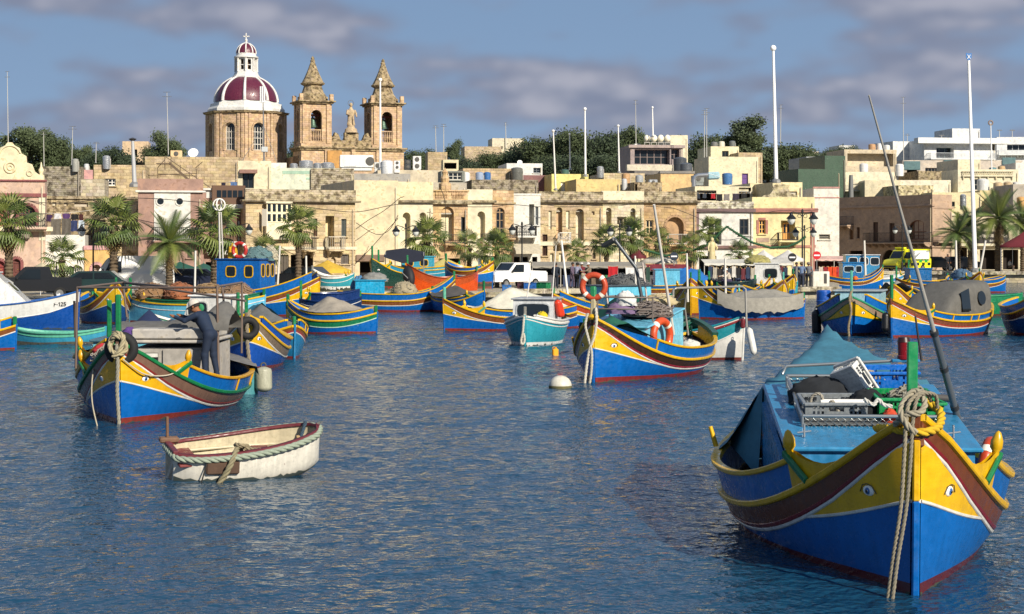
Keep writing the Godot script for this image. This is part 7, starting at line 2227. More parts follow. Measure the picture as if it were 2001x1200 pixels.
	obj("hoop", G.new().tube([P2.call(1315, 590, 51.0), P2.call(1316, 566, 51.0), P2.call(1322, 563, 51.0), P2.call(1450, 560, 53.0), P2.call(1457, 565, 53.0), P2.call(1459, 640, 53.0)], 0.035, 7), plain("a09c94", 0.4, 0.5), fr)
	obj("strut", G.new().tube([P2.call(1345, 655, 52.0), P2.call(1338, 600, 52.0), P2.call(1342, 563, 51.5)], 0.03, 6), plain("a09c94", 0.4, 0.5), fr)
	# mooring buoy, yellow can
	var bu := thing("mooring_buoy", "round off-white mooring buoy left of the centre boat", "buoy", G0(1095, wd(756), 0.0))
	obj("ball", G.new().ball(V(0, 0.02, 0), V(0.29, 0.27, 0.29), 20, 12), mat("d8d4c4", "paint", 0.5, 0.0, {"per": 1.2}), bu)
	obj("weed_line", G.new().lathe([Vector2(0.295, -0.04), Vector2(0.297, 0.02), Vector2(0.292, 0.035)], 20), mat("6a6640", "cloth", 0.9), bu)
	var yc := thing("yellow_can", "small orange-yellow plastic can floating by the turquoise boat", "canister", G0(1085, wd(694), -0.05), 0.4)
	obj("can", G.new().box(V(0, 0.12, 0), V(0.2, 0.28, 0.14), Basis(), 0.03).tube([V(0.02, 0.26, 0), V(0.02, 0.31, 0)], 0.03, 8), plain("e09818", 0.4), yc)
	obj("handle", G.new().torus(V(-0.05, 0.27, 0), 0.05, 0.014, Basis(), 10, 5, 0, PI), plain("c88410", 0.4), yc)

# ---------------------------------------------------------------- the other boats
func make_fleet() -> void:
	var b: Node3D
	var WH := {"low": "2f97a8", "band": "2f97a8", "rail": WHT, "stripe": WHT, "boot": "d8d8d4", "deck": "b8bcbc", "cap": WHT, "wash": WHT, "post": "8a8880"}
	# behind the left boat
	b = boat("fishing_boat", "pale blue cabin boat with navy stern cover, moored behind the left boat", 214, 783, 2.0, {"L": 7.0, "B": 1.3, "hb": 1.4, "hm": 0.5, "hs": 0.9, "eyes": false, "c": {"band": BLUE, "wash": BLUE, "boot": "2c4a68"}})
	cabin(b, 1.6, -0.6, 1.5, 0.5, 0.75, "62aec4", "4a6a78")
	tarp(b, "navy_cover", "1c2c54", 0.58, 0.97, [1.3, 1.9, 1.2], "navy blue cover on the stern of the pale blue cabin boat", 0.05, 0.0, 0.3, 2)
	var fr := put("pipe_frame", "rusty pipe frame standing over the boats at the left", "frame", b, Vector3.ZERO)
	var L := func(px, py, d): return b.transform.affine_inverse() * P(px, py, d)
	for s in [[148, 720, 151, 562, 41], [147, 660, 145, 588, 41.2], [248, 620, 240, 552, 45], [427, 725, 424, 558, 39], [472, 690, 473, 552, 44], [438, 600, 434, 556, 44]]:
		obj("upright", G.new().tube([L.call(s[0], s[1], s[4]), L.call(s[2], s[3], s[4])], 0.03, 6), plain("6a5a50", 0.6, 0.3), fr)
	for s in [[151, 562, 41, 240, 552, 45], [151, 562, 41, 426, 562, 39], [240, 552, 45, 480, 588, 42], [426, 560, 39, 473, 552, 44], [240, 552, 45, 330, 560, 42]]:
		obj("cross_pipe", G.new().tube([L.call(s[0], s[1], s[2]), L.call(s[3], s[4], s[5])], 0.028, 6), plain("74645a", 0.6, 0.3), fr)
	b = boat("fishing_boat", "blue and grey-brown fishing boat with a tyre on its stem, right of the left boat", 481, 727, 10.0, {"L": 7.0, "B": 1.35, "hb": 1.62, "hm": 0.5, "wh": 0.3, "post": 0.5, "cheek": false, "w0": 0.06, "c": {"band": "7a6a58", "low": "1c50a8", "wash": "1c50a8"}})
	var ty := put("tyre", "black tyre hung on the stem right of the left boat", "tyre", b, V(0.05, 1.25, 3.68), 0.2)
	obj("ring", G.new().torus(Vector3.ZERO, 0.23, 0.1, Basis(), 20, 9), plain("141416", 0.8), ty)
	rope("mooring_rope", "grey-brown twisted rope down the stem beside the black tyre", b, [V(0.1, 1.75, 3.5), V(0.02, 1.4, 3.66), V(0.03, 0.8, 3.64), V(0.12, 0.0, 3.66)], 0.06, "8c8270")
	b = boat("fishing_boat", "boat with grey and teal sheet and green washboard blocks, seen from its stern", 465, 690, -150.0, {"d": 60.5, "L": 4.8, "B": 1.05, "hb": 1.1, "hm": 0.55, "hs": 1.05, "wh": 0.26, "eye": false, "cheek": false, "seams": [0.72, 0.8, 0.9], "c": {"trim": "9c2840", "low": "2474a4", "batten": GRN}})
	tarp(b, "grey_sheet", "737471", 0.16, 0.93, [1.2, 1.7, 1.3, 0.95], "grey sheet with a teal half over the boat seen from its stern", 0.1, 0.0, 0.0, 3)
	tarp(b, "teal_sheet", "1f6a80", 0.12, 0.45, [1.25, 1.6, 1.7], "teal part of the sheet on the boat seen from its stern", 0.04, 0.03, 0.0, 5)
	b = boat("motor_boat", "white cabin motor boat with dark windows behind the working man", 300, 676, -103.0, {"d": 62.0, "L": 4.3, "B": 1.0, "hb": 1.2, "hm": 0.8, "hs": 0.8, "wh": 0.0, "eye": false, "post": 0.0, "c": {"low": WHT, "band": "2a6a58", "rail": WHT, "boot": WHT, "deck": "c8c8c4"}, "cat": "motor boat"})
	cabin(b, 0.9, -0.9, 1.5, 0.7, 1.15, "dcdcd8", "e4e4e0", [["r", 0.3, 0.72, 0.7, 0.5], ["r", -0.55, 0.72, 0.7, 0.5], ["l", 0.2, 0.72, 0.7, 0.5], ["f", 0, 0.72, 1.2, 0.5]], "c8c8c4", 0.45)
	tarp(b, "grey_awning", "8c8880", 0.66, 0.95, [1.75, 1.3, 1.0], "grey awning from the white cabin to its stern", 0.02, 0.0, 0.0, 6)
	# far left
	b = boat("launch", "long white and blue passenger launch at the left edge", 152, 644, 100.0, {"d": 79.0, "L": 11.0, "B": 1.9, "hb": 1.62, "hm": 1.0, "hs": 1.0, "wh": 0.0, "bandh": 0.62, "eye": false, "post": 0.0, "c": {"low": "124a9a", "band": "dadad6", "rail": "2a5aa0", "stripe": "e4e4e2", "boot": "124a9a", "deck": "c8ccce"}, "cat": "launch"})
	cabin(b, 3.7, -3.0, 2.2, 0.9, 1.5, "e2e2e0", "ecece8", [["r", 1.2, 0.9, 1.2, 0.5], ["r", -0.4, 0.9, 1.2, 0.5], ["f", 0, 0.9, 1.6, 0.6]], "c0c4c8", 1.6)
	lettering(b, "F-125", hulls[b].p(0.07, 1.05, -1.0, 0.01), 0.24, 0.8, "16181c", Basis(Vector3.UP, -PI / 2 + 0.5))
	b = boat("small_boat", "small turquoise rowing boat moored before the white and blue launch", 26, 672, -94.0, {"d": 65.5, "L": 3.4, "B": 0.62, "hb": 0.62, "hm": 0.42, "hs": 0.6, "wh": 0.0, "bandh": 0.14, "eye": false, "post": 0.0, "spost": 0.0, "c": {"low": "3a96b8", "band": "62b49a", "rail": "62b49a", "stripe": "62b49a", "boot": "5c5a50"}, "cat": "rowing boat"})
	b = boat("fishing_boat", "brown-banded fishing boat with green blocks cut by the left edge", -196, 684, -92.0, {"d": 61.5, "L": 4.0, "B": 1.0, "hb": 1.1, "hm": 0.5, "hs": 0.85, "seams": [0.8, 0.9]})
	tarp(b, "grey_sheet", "6f6d6c", 0.2, 0.9, [0.9, 1.05, 0.85], "grey sheet on the boat at the left edge", 0.03, 0, 0, 8)
	b = boat("fishing_boat", "light blue boat heaped with brown nets behind the white cabin boat", 255, 632, -100.0, {"d": 84.0, "L": 6.5, "B": 1.2, "hb": 1.2, "hm": 0.9, "hs": 1.3, "wh": 0.2, "eye": false, "c": {"low": "62b4d4", "band": "62b4d4", "rail": YEL, "wash": "1e6c50", "cap": "1e6c50"}})
	for i in 4:
		heap("net_bundle", ["brown net heap at the left end of the light blue boat", "orange-flecked net heap in the light blue boat", "tan net heap in the middle of the light blue boat", "net heap at the right end of the light blue boat"][i], "net", at(b, V(0, 1.25, 2.2 - i * 1.4)), V(0.75, 0.6, 0.85), ["8c6a48", "9a5c38", "94744c", "8a6c50"][i], 50 + i, 70)
	boat("fishing_boat", "blue and yellow bow rising behind the green post of the left boat", 226, 640, 24.0, {"d": 82.0, "L": 5.5, "B": 1.1, "hb": 1.9, "hm": 0.7, "post": 0.2, "c": {"low": "1c4a8c", "tri": "d8b020"}})
	# the big wheelhouse boat and its neighbours
	b = boat("fishing_boat", "large blue boat with a square wheelhouse and a red lifebuoy on its roof", 621, 606, 74.0, {"d": 92.0, "L": 10.0, "B": 1.8, "hb": 2.0, "hm": 0.75, "hs": 1.1, "wh": 0.55, "w0": 0.03, "cheek": false, "post": 0.0, "c": {"trim": "8c2c24", "deck": "2c4a60"}})
	cabin(b, 2.2, -0.2, 2.0, 0.8, 2.1, "0a5fae", "0a4a8c", [["r", 1.6, 1.5, 0.42, 0.55], ["r", 0.6, 1.5, 0.5, 0.5], ["f", -0.6, 1.55, 0.36, 0.6], ["f", 0, 1.55, 0.36, 0.6], ["f", 0.6, 1.55, 0.36, 0.6]], YEL)
	lifebuoy("red and white lifebuoy standing on the blue wheelhouse roof", at(b, V(-0.6, 3.4, 0.9)), b.rotation.y + PI / 2, 0.36, "b83028")
	heap("net_bundle", "teal net and gear piled on the blue wheelhouse roof", "net", at(b, V(0.2, 2.95, 1.6)), V(0.8, 0.6, 0.7), "5c7c80", 60, 60)
	heap("yellow_barrel", "yellow canister on the blue wheelhouse roof", "canister", at(b, V(0.3, 2.95, 0.1)), V(0.28, 0.75, 0.28), "d8a81c", 61, 0)
	heap("net_bundle", "pale net bundle hanging over the wheelhouse roof's right end", "net", at(b, V(0.6, 3.0, 2.1)), V(0.4, 0.6, 0.4), "b8b098", 62, 40)
	var hm := put("hoop_mast", "white twin-tube mast with a ring at its head, above the blue wheelhouse", "mast", b, V(0.3, 0.9, -0.6))
	var tp := P(428, 400, 92) - hm.position
	var bi := hm.transform.basis.inverse()
	obj("tube", G.new().tube([Vector3.ZERO, bi * (tp - V(0, 0.4, 0))], 0.05, 6), plain("d4d0c8", 0.4), hm)
	obj("tube", G.new().tube([V(0.3, 0, 0.1), bi * (tp - V(-0.1, 0.4, 0))], 0.04, 6), plain("d4d0c8", 0.4), hm)
	obj("ring", G.new().torus(bi * tp, 0.3, 0.04, Basis(Vector3.UP, -b.rotation.y), 18, 6).torus(bi * tp, 0.3, 0.04, Basis(Vector3.UP, -b.rotation.y + 1.3), 18, 6), plain("dcd8d0", 0.4), hm)
	b = boat("fishing_boat", "green-banded blue boat under a beige tent sheet, left of the open water", 563, 651, -98.0, {"L": 3.7, "B": 0.95, "hb": 1.2, "hm": 0.55, "hs": 0.85, "wh": 0.3, "w0": 0.03, "cheek": false, "post": 0.35, "c": {"band": "14704a", "stripe": "b8d8c8", "tri": "dcb414"}})
	tarp(b, "beige_sheet", "a39a8c", 0.2, 0.97, [0.9, 1.55, 1.2, 0.9], "beige tent sheet on the green-banded boat", 0.14, 0.0, 0.0, 7)
	b = boat("fishing_boat", "long low blue boat with a net pile, its bow towards the right", 886, 607, 98.0, {"d": 100.0, "L": 6.6, "B": 1.3, "hb": 1.75, "hm": 0.6, "hs": 0.75, "wh": 0.4, "w0": 0.02, "cheek": false, "post": 0.4, "c": {"stem": "1464ac"}})
	cabin(b, -0.6, -2.2, 1.6, 0.7, 1.0, "189ac8", "2890b8")
	heap("net_bundle", "pale net bundle with a blue cloth amidships in the long low boat", "net", at(b, V(0.3, 1.0, 0.6)), V(0.7, 0.6, 0.7), "a89c80", 63, 60)
	heap("blue_cloth", "faded blue cloth hung over the long low boat's cabin", "cloth", at(b, V(0.5, 1.2, -1.9)), V(0.5, 0.75, 0.35), "4a7ca8", 64, 0)
	heap("grey_cover", "grey shrouded motor in the long low boat's stern", "cover", at(b, V(0.0, 1.7, -1.1)), V(0.75, 0.45, 0.8), "8c8c88", 65, 0)
	boat("fishing_boat", "dark navy-covered boat tucked behind the beige tent sheet", 588, 628, -80.0, {"d": 88.0, "L": 2.9, "B": 1.0, "hb": 1.0, "hm": 0.9, "hs": 1.1, "wh": 0.4, "eye": false, "c": {"low": "16305c", "band": "16305c", "wash": "1c3870", "cap": "1c3870", "deck": "1c3870", "rail": "1c3870"}})
	b = boat("fishing_boat", "brown-banded boat under a cream white sheet in mid harbour", 869, 647, -64.0, {"L": 6.4, "B": 1.2, "hb": 1.35, "hm": 0.55, "hs": 0.8, "wh": 0.3, "w0": 0.22, "post": 0.45, "c": {"band": "7a4420", "post": "5aa48c", "batten": "5aa48c"}})
	tarp(b, "cream_sheet", "e2dcc8", 0.24, 0.97, [0.95, 1.85, 1.4, 1.0], "cream white sheet raised to a peak in mid harbour", 0.1, 0.0, 0.0, 9)
	b = boat("fishing_boat", "small boat under a dark grey sheet behind the cream white one", 945, 612, 40.0, {"d": 96.0, "L": 4.5, "B": 0.9, "hb": 1.2, "hm": 0.6, "wh": 0.2, "post": 0.5, "eye": false, "c": {"band": BLUE, "stripe": BLUE}})
	tarp(b, "grey_sheet", "5c5854", 0.15, 0.95, [0.95, 1.5, 0.95], "dark grey sheet on the small boat behind the cream one", 0.05, 0, 0, 10)
	b = boat("motor_boat", "turquoise motor boat with a white wheelhouse, bow to the viewer", 1026, 676, -10.0, {"L": 5.2, "B": 1.05, "hb": 1.05, "hm": 0.72, "hs": 0.75, "wh": 0.14, "w0": 0.05, "w1": 0.9, "cheek": false, "fine": 2.5, "eye": false, "post": 0.3, "spost": 0.0, "bandh": 0.12, "c": WH, "cat": "motor boat"})
	cabin(b, 0.9, -1.2, 1.5, 0.75, 0.85, "d4d6d8", "a8acb0", [["f", 0, 0.45, 1.2, 0.5], ["l", -0.2, 0.45, 0.9, 0.42]], "b4b8bc", 0.12)
	tarp(b, "grey_cover", "66645f", 0.72, 0.96, [1.5, 1.3, 1.0], "grey cover behind the turquoise boat's wheelhouse", 0.02, 0.0, 0.0, 11)
	fender("red-orange fender strapped to the turquoise boat's wheelhouse", at(b, V(0.85, 1.6, 0.55)), at(b, V(0.95, 0.95, 0.35)), 0.13, "d83a1c")
	fender("second red-orange fender beside the first on the turquoise boat", at(b, V(0.88, 1.5, 0.3)), at(b, V(0.98, 0.95, 0.1)), 0.12, "d8401c")
	heap("yellow_can", "yellow can lying on the turquoise boat's foredeck", "canister", at(b, V(0.45, 1.0, 1.5)), V(0.2, 0.2, 0.28), "dcc018", 66, 0)
	rope("mooring_rope", "white chain-like rope hanging from the turquoise boat's stem", b, [V(0, 1.2, 2.6), V(-0.03, 0.9, 2.72), V(-0.06, 0.5, 2.74), V(-0.12, 0.2, 2.74), V(-0.08, 0.05, 2.74), V(0, 0.2, 2.73), V(-0.03, 0.45, 2.73)], 0.045, "cfcabc")
	for x in [-0.4, 0.55]:
		pole_at("boat_pole", "slim white pole on the turquoise boat's roof, %s of its yellow can" % ("left" if x < 0 else "right"), "pole", at(b, V(x, 1.65, -0.2)), at(b, V(x + 0.15, 3.6 if x > 0 else 2.6, -0.2)), 0.025, "d4d0c8", "poles standing on the boats")
	b = boat("fishing_boat", "pale blue cabin boat with a grey net roof behind the turquoise one", 1082, 638, -52.0, {"d": 78.0, "L": 7.0, "B": 1.3, "hb": 1.5, "hm": 0.6, "wh": 0.32, "w0": 0.03, "cheek": false, "post": 0.2, "c": {"band": "a8401c"}})
	cabin(b, 1.0, -1.5, 1.6, 0.6, 1.2, "64b8d4", "4a5258")
	heap("net_bundle", "dark grey net mound behind the pale blue cabin", "net", at(b, V(-0.4, 1.75, -1.0)), V(1.0, 0.55, 1.2), "5a5c5c", 67, 80)
	pole_at("boat_pole", "tall white mast on the pale blue cabin boat behind the turquoise one", "pole", P(1112, 600, 80), P(1097, 470, 80), 0.06, "dcd8d0", "poles standing on the boats")
	# white and green boat behind the centre boat
	b = boat("fishing_boat", "white boat with green cover and long white fender, behind the centre boat", 1450, 702, 58.0, {"d": 55.5, "L": 5.6, "B": 1.05, "hb": 1.3, "hm": 0.75, "hs": 0.9, "wh": 0.12, "w0": 0.02, "cheek": false, "eye": false, "post": 0.0, "bandh": 0.4, "c": {"low": "d8d6d0", "band": "1f8490", "rail": "842c30", "stripe": "dcdcd8", "wash": "dcdcd8", "cap": "1f8490", "boot": "6e3028"}})
	tarp(b, "green_cover", "0f5a48", 0.3, 0.97, [1.2, 1.75, 2.1, 1.2], "dark green cover over the white boat behind the centre boat", 0.06, 0.0, 0.1, 12)
	fender("long white fender hanging at the white and green boat's bow", P(1463, 640, 54.8), P(1474, 693, 54.6), 0.11, "dcdad2")
	fender("short dark red fender on the white and green boat's bow", P(1452, 622, 55.2), P(1451, 642, 55.2), 0.08, "6e1c24")
	# covered boats towards the pier
	b = boat("fishing_boat", "boat under a long beige sheet that hangs to the water", 1368, 628, -84.0, {"d": 88.0, "L": 5.2, "B": 1.2, "hb": 1.9, "hm": 0.7, "hs": 1.0, "wh": 0.3, "w0": 0.1, "post": 0.5})
	tarp(b, "beige_sheet", "98948a", 0.14, 0.97, [1.1, 1.4, 1.5, 1.1], "long grey-beige sheet that hangs to the water before the pier", 0.12, 0.0, 0.75, 13)
	boat("fishing_boat", "yellow and brown bow left of the long beige sheet", 1350, 622, -10.0, {"d": 93.0, "L": 5.5, "B": 1.1, "hb": 1.9, "hm": 0.8, "post": 0.3, "c": {"low": "c8940f", "band": "8c4a2c", "wash": "dca818"}})
	boat("fishing_boat", "blue and yellow bow right of the long beige sheet", 1530, 612, 16.0, {"d": 97.0, "L": 6.0, "B": 1.1, "hb": 1.75, "hm": 0.55, "post": 0.4, "c": {"band": "8a5c48", "post": "5cb4a4"}})
	boat("fishing_boat", "brown-banded bow just behind the right end of the long beige sheet", 1549, 597, 22.0, {"d": 108.0, "L": 6.0, "B": 1.1, "hb": 1.9, "hm": 0.65, "post": 0.3, "c": {"band": "5c3020"}})
	b = boat("motor_boat", "white cabin boat with a sloping dark window beside the pier", 1556, 592, 78.0, {"d": 114.0, "L": 3.3, "B": 1.2, "hb": 1.4, "hm": 0.9, "wh": 0.0, "eye": false, "c": WH, "cat": "motor boat"})
	cabin(b, 1.0, -0.9, 1.7, 0.8, 1.7, "e0e0dc", "e8e8e4", [["r", 0.1, 1.1, 0.8, 0.6], ["f", 0, 1.1, 1.2, 0.6]], "c0c0bc", 0.5)
	heap("net_bundle", "yellow-green net on the white cabin's roof by the pier", "net", at(b, V(0, 2.55, -0.8)), V(0.8, 0.5, 0.8), "a8a060", 68, 50)
	# right middle pair
	b = boat("fishing_boat", "blue and tan fishing boat facing the viewer, left of the grey-canopied one", 1664, 657, -16.0, {"L": 7.0, "B": 1.6, "hb": 1.55, "hm": 0.68, "wh": 0.42, "w0": 0.06, "cheek": false, "post": 1.0, "c": {"band": "94806c", "rail": "3a9470", "stripe": "1c6a44", "boot": "6a3a30", "post": "5cb49c", "tri": "dcae14"}})
	cabin(b, 0.6, -1.8, 1.9, 0.6, 1.1, "9cc4d0", "98a4a8")
	rope("mooring_rope", "tan rope wound down the stem of the blue and tan boat", b, [V(0.05, 1.9, 3.5), V(-0.06, 1.5, 3.7), V(0.0, 1.0, 3.7), V(-0.1, 0.4, 3.7), V(-0.08, 0, 3.7)], 0.05, "94866c")
	var bb := put("blue_barrel", "blue plastic barrel lashed to the left side of the blue and tan boat", "barrel", b, V(-1.45, 0.95, 0.2))
	obj("drum", G.new().lathe([Vector2(0.0, 0), Vector2(0.27, 0), Vector2(0.3, 0.08), Vector2(0.3, 0.3), Vector2(0.32, 0.34), Vector2(0.3, 0.38), Vector2(0.3, 0.72), Vector2(0.26, 0.8), Vector2(0, 0.8)], 16), mat("1450a8", "paint", 0.45), bb)
	fender("black fender hanging on the left side of the blue and tan boat", at(b, V(-1.68, 0.95, 0.9)), at(b, V(-1.66, -0.1, 0.9)), 0.2, "101114")
	b = boat("fishing_boat", "blue and brown fishing boat with a grey canvas wheelhouse canopy", 1743, 661, -46.0, {"L": 6.9, "B": 1.3, "hb": 1.5, "hm": 0.6, "hs": 1.0, "wh": 0.28, "w0": 0.2, "post": 0.9, "seams": [0.34, 0.5, 0.58, 0.78, 0.86], "c": {"trim": "a83424", "band": "7a4630"}})
	var h: Hull = hulls[b]
	var cn := put("canvas_canopy", "grey canvas canopy with clear windows on the blue and brown boat", "canopy", b, Vector3.ZERO)
	var sh := G.new()
	var arch := []
	for z in [[1.5, 0.9, 1.1], [0.7, 1.62, 1.12], [0.0, 1.95, 1.12], [-0.25, 2.12, 1.1], [-2.2, 2.2, 0.95]]:
		var row := PackedVector3Array()
		for k in 13:
			var a := PI * k / 12.0
			row.append(V(signf(cos(a)) * pow(absf(cos(a)), 0.4) * z[2], 0.75 + (z[1] - 0.75) * pow(maxf(sin(a), 0.0), 0.4), z[0]))
		arch.append(row)
	sh.grid(arch)
	var rear: PackedVector3Array = arch[4]
	for k in range(1, 11):
		sh.t(rear[0], rear[k], rear[k + 1])
	obj("canvas", sh, cloth("66645f"), cn)
	obj("clear_window", G.new().grid([PackedVector3Array([V(1.2, 1.0, 0.3), V(1.1, 1.75, 0.3)]), PackedVector3Array([V(1.17, 1.0, -0.35), V(1.06, 1.9, -0.35)])]), glass(), cn)
	obj("clear_window", G.new().lathe([Vector2(0, 0), Vector2(0.28, 0), Vector2(0.28, 0.02), Vector2(0, 0.02)], 16, V(1.06, 1.5, -1.3), Basis(Vector3.BACK, -PI / 2 + 0.12)), glass(), cn)
	fender("black fender at the bow of the grey-canopied boat", at(b, V(-0.25, 1.0, 3.5)), at(b, V(-0.2, 0.25, 3.6)), 0.15, "151517")
	b = boat("fishing_boat", "boat with a beige bow cover squeezed behind the right middle pair", 1746, 625, -20.0, {"d": 88.0, "L": 6.0, "B": 1.1, "hb": 1.7, "hm": 0.7, "post": 0.1})
	tarp(b, "beige_sheet", "9a9488", 0.05, 0.4, [1.7, 1.9, 1.2], "beige bow cover behind the right middle pair", 0.05, 0, 0, 15)
	boat("green_boat", "plain green flat-sided boat at the right behind the grey canopy", 1995, 614, 82.0, {"d": 93.0, "L": 6.6, "B": 1.2, "hb": 1.15, "hm": 1.0, "hs": 1.1, "wh": 0.0, "eye": false, "post": 0.0, "spost": 0.0, "bandh": 0.3, "c": {"low": "1c8054", "band": "1c8054", "rail": "2a8c60", "stripe": "1c8054", "boot": "5a3020", "deck": "2a7c58"}, "cat": "barge"})
	b = boat("fishing_boat", "dark blue and brown boat entering from the right edge", 2064, 652, -6.0, {"d": 70.0, "L": 7.0, "B": 1.4, "hb": 1.9, "hm": 0.8, "c": {"band": "4a2c20", "low": "0e4a8c"}})
	fender("black fender on the flank of the boat at the right edge", at(b, V(-0.75, 1.35, 3.3)), at(b, V(-0.75, 0.25, 3.35)), 0.2, "101012")
	# far right, across the basin
	b = boat("fishing_boat", "blue wheelhouse boat with an orange float at the end of the pier", 1724, 573, 92.0, {"d": 146.0, "L": 5.2, "B": 1.2, "hb": 1.9, "hm": 0.75, "hs": 1.2, "wh": 0.3, "w0": 0.03, "cheek": false, "post": 0.2})
	cabin(b, 0.9, -0.8, 1.5, 0.8, 1.5, "1a6ca8", "1e74b0", [["r", 0.5, 1.0, 0.45, 0.5], ["r", -0.3, 1.0, 0.8, 0.45], ["f", 0, 1.0, 1.0, 0.5]], "b8d0dc")
	heap("orange_float", "orange float on the rail of the pier-end wheelhouse boat", "float", at(b, V(-1.25, 1.0, 0.1)), V(0.22, 0.25, 0.22), "d86a1c", 69, 0)
	b = boat("motor_boat", "white and blue ferry-like boat behind the pier-end wheelhouse boat", 1775, 562, 88.0, {"d": 151.0, "L": 5.5, "B": 1.3, "hb": 1.6, "hm": 0.9, "wh": 0.25, "eye": false, "c": {"low": "d8dce0", "band": "3a86b4", "wash": "dcdcdc", "cap": WHT, "rail": WHT}, "cat": "motor boat"})
	cabin(b, 0.2, -2.6, 1.7, 1.0, 1.9, "3a86b4", "dcdcdc", [["r", -0.2, 1.4, 0.7, 0.6], ["r", -1.1, 1.4, 0.7, 0.6], ["r", -2.0, 1.4, 0.7, 0.6]], "e0e0e0")
	b = boat("fishing_boat", "low blue boat with a square blue box behind the grey canopy", 1752, 578, -86.0, {"d": 138.0, "L": 5.5, "B": 1.1, "hb": 1.2, "hm": 0.7, "wh": 0.3, "eye": false})
	cabin(b, 1.9, 0.2, 1.4, 0.7, 1.2, "14609c", "1a6ca8")
	b = boat("fishing_boat", "small brown-banded boat facing the viewer before the promenade wall", 1914, 578, 8.0, {"d": 131.5, "L": 5.5, "B": 0.95, "hb": 1.75, "hm": 0.75, "wh": 0.35, "post": 0.2, "c": {"band": "7c3c20"}})
	heap("gear_pile", "coloured gear heaped in the small boat before the promenade wall", "gear", at(b, V(-0.3, 1.3, 0.2)), V(0.8, 0.6, 0.9), "4a6a88", 70, 30)
	boat("fishing_boat", "blue and yellow boat half hidden left of the promenade-wall boat", 1852, 574, -75.0, {"d": 140.0, "L": 5.0, "B": 1.0, "hb": 1.4, "hm": 0.7, "eye": false, "post": 0.1})
	# boats drawn up on the quay
	b = boat("orange_boat", "bright orange fishing boat laid up on the quay", 797, 585, -62.0, {"d": 114.0, "lift": 0.7, "L": 4.9, "B": 1.2, "hb": 1.8, "hm": 0.9, "hs": 1.35, "wh": 0.0, "eye": false, "post": 0.5, "bandh": 0.5, "c": {"low": "d8500f", "band": "b04a1c", "rail": "a04018", "stripe": "d8500f", "boot": "b8480f", "deck": "7a4a30", "post": "2a7a50"}})
	lettering(b, "FRIDA", hulls[b].p(0.46, 0.5, 1.0, 0.0), 0.36, 1.3, "e8dcd0", Basis(Vector3.UP, PI / 2 - 0.06))
	tyre_row(b)
	b = boat("fishing_boat", "blue, yellow and brown boat propped on the quay behind the orange one", 962, 580, 72.0, {"d": 117.0, "lift": 1.2, "L": 3.2, "B": 1.1, "hb": 1.45, "hm": 0.8, "hs": 1.3, "wh": 0.25, "post": 0.2, "spost": 0.6, "c": {"boot": "7c4a40"}})
	boat("fishing_boat", "green-posted boat under black netting at the quay's edge", 728, 575, -30.0, {"d": 117.0, "lift": 0.9, "L": 6.0, "B": 1.1, "hb": 1.9, "hm": 0.9, "post": 0.8, "c": {"low": "1c4038", "tri": "1c4038", "band": "1c4038", "stripe": "1c4038", "wash": "2c8ab0"}})
	b = boat("fishing_boat", "turquoise boat with small yellow-framed windows under a navy canopy", 740, 572, -84.0, {"d": 122.0, "lift": 1.2, "L": 5.5, "B": 1.1, "hb": 1.3, "hm": 0.8, "wh": 0.2, "eye": false, "c": {"low": "2f8ca8", "band": "2f8ca8", "wash": "3a9ab4"}})
	cabin(b, 1.2, -1.0, 1.5, 0.8, 0.9, "3a98b4", "4aa4bc", [["l", 0.7, 0.5, 0.5, 0.4], ["l", -0.3, 0.5, 0.5, 0.4], ["r", 0.4, 0.5, 0.5, 0.4], ["r", -0.4, 0.5, 0.5, 0.4]], YEL)
	boat("small_boat", "white and teal boat on a trailer beside the yellow parasol", 690, 572, 84.0, {"d": 113.0, "lift": 1.0, "L": 2.6, "B": 0.8, "hb": 0.9, "hm": 0.6, "wh": 0.15, "eye": false, "post": 0.0, "c": WH, "cat": "rowing boat"})
	b = boat("fishing_boat", "blue boat with a yellow rail lying along the pier stalls", 1185, 590, -88.0, {"d": 116.0, "L": 6.2, "B": 1.0, "hb": 1.4, "hm": 0.85, "wh": 0.25, "eye": false, "post": 0.3, "c": {"wash": "1c5c9c"}})
	cabin(b, 0.0, -1.6, 1.3, 0.9, 1.2, "64b4d4", "5aa8c8")
	heap("blue_tarp", "crumpled bright blue tarpaulin at the pier edge", "tarpaulin", G0(1345, 117.5), V(1.5, 1.4, 0.9), "1c6cb8", 72, 0)
	boat("dark_boat", "dark green-black hull lying before the covered stalls", 1386, 578, -88.0, {"d": 113.0, "lift": 0.2, "L": 2.9, "B": 0.7, "hb": 1.3, "hm": 1.15, "hs": 1.3, "wh": 0.0, "eye": false, "post": 0.5, "c": {"low": "1c2c30", "band": "1c2c30", "rail": "22383c", "stripe": "1c2c30", "boot": "1c2c30"}})
	boat("fishing_boat", "small yellow-edged boat by the white cabin at the pier", 1502, 590, 80.0, {"d": 112.0, "L": 3.2, "B": 0.8, "hb": 1.7, "hm": 0.7, "wh": 0.2, "post": 0.1})

func tyre_row(b: Node3D) -> void:
	var t := put("black_sheet_bundle", "black sheet tied round the orange boat's bow", "plastic sheet", b, V(0.25, 1.0, 2.5))
	obj("bundle", G.new().ball(Vector3.ZERO, V(0.5, 0.75, 0.35), 12, 8, Basis(Vector3.BACK, 0.5)), mat("1a1a20", "cloth", 0.7), t)
	obj("cord", G.new().tube([V(-0.5, 0.3, 0.3), V(0, 0.2, 0.42), V(0.5, -0.1, 0.3)], 0.03, 5), plain("8a8a88"), t)

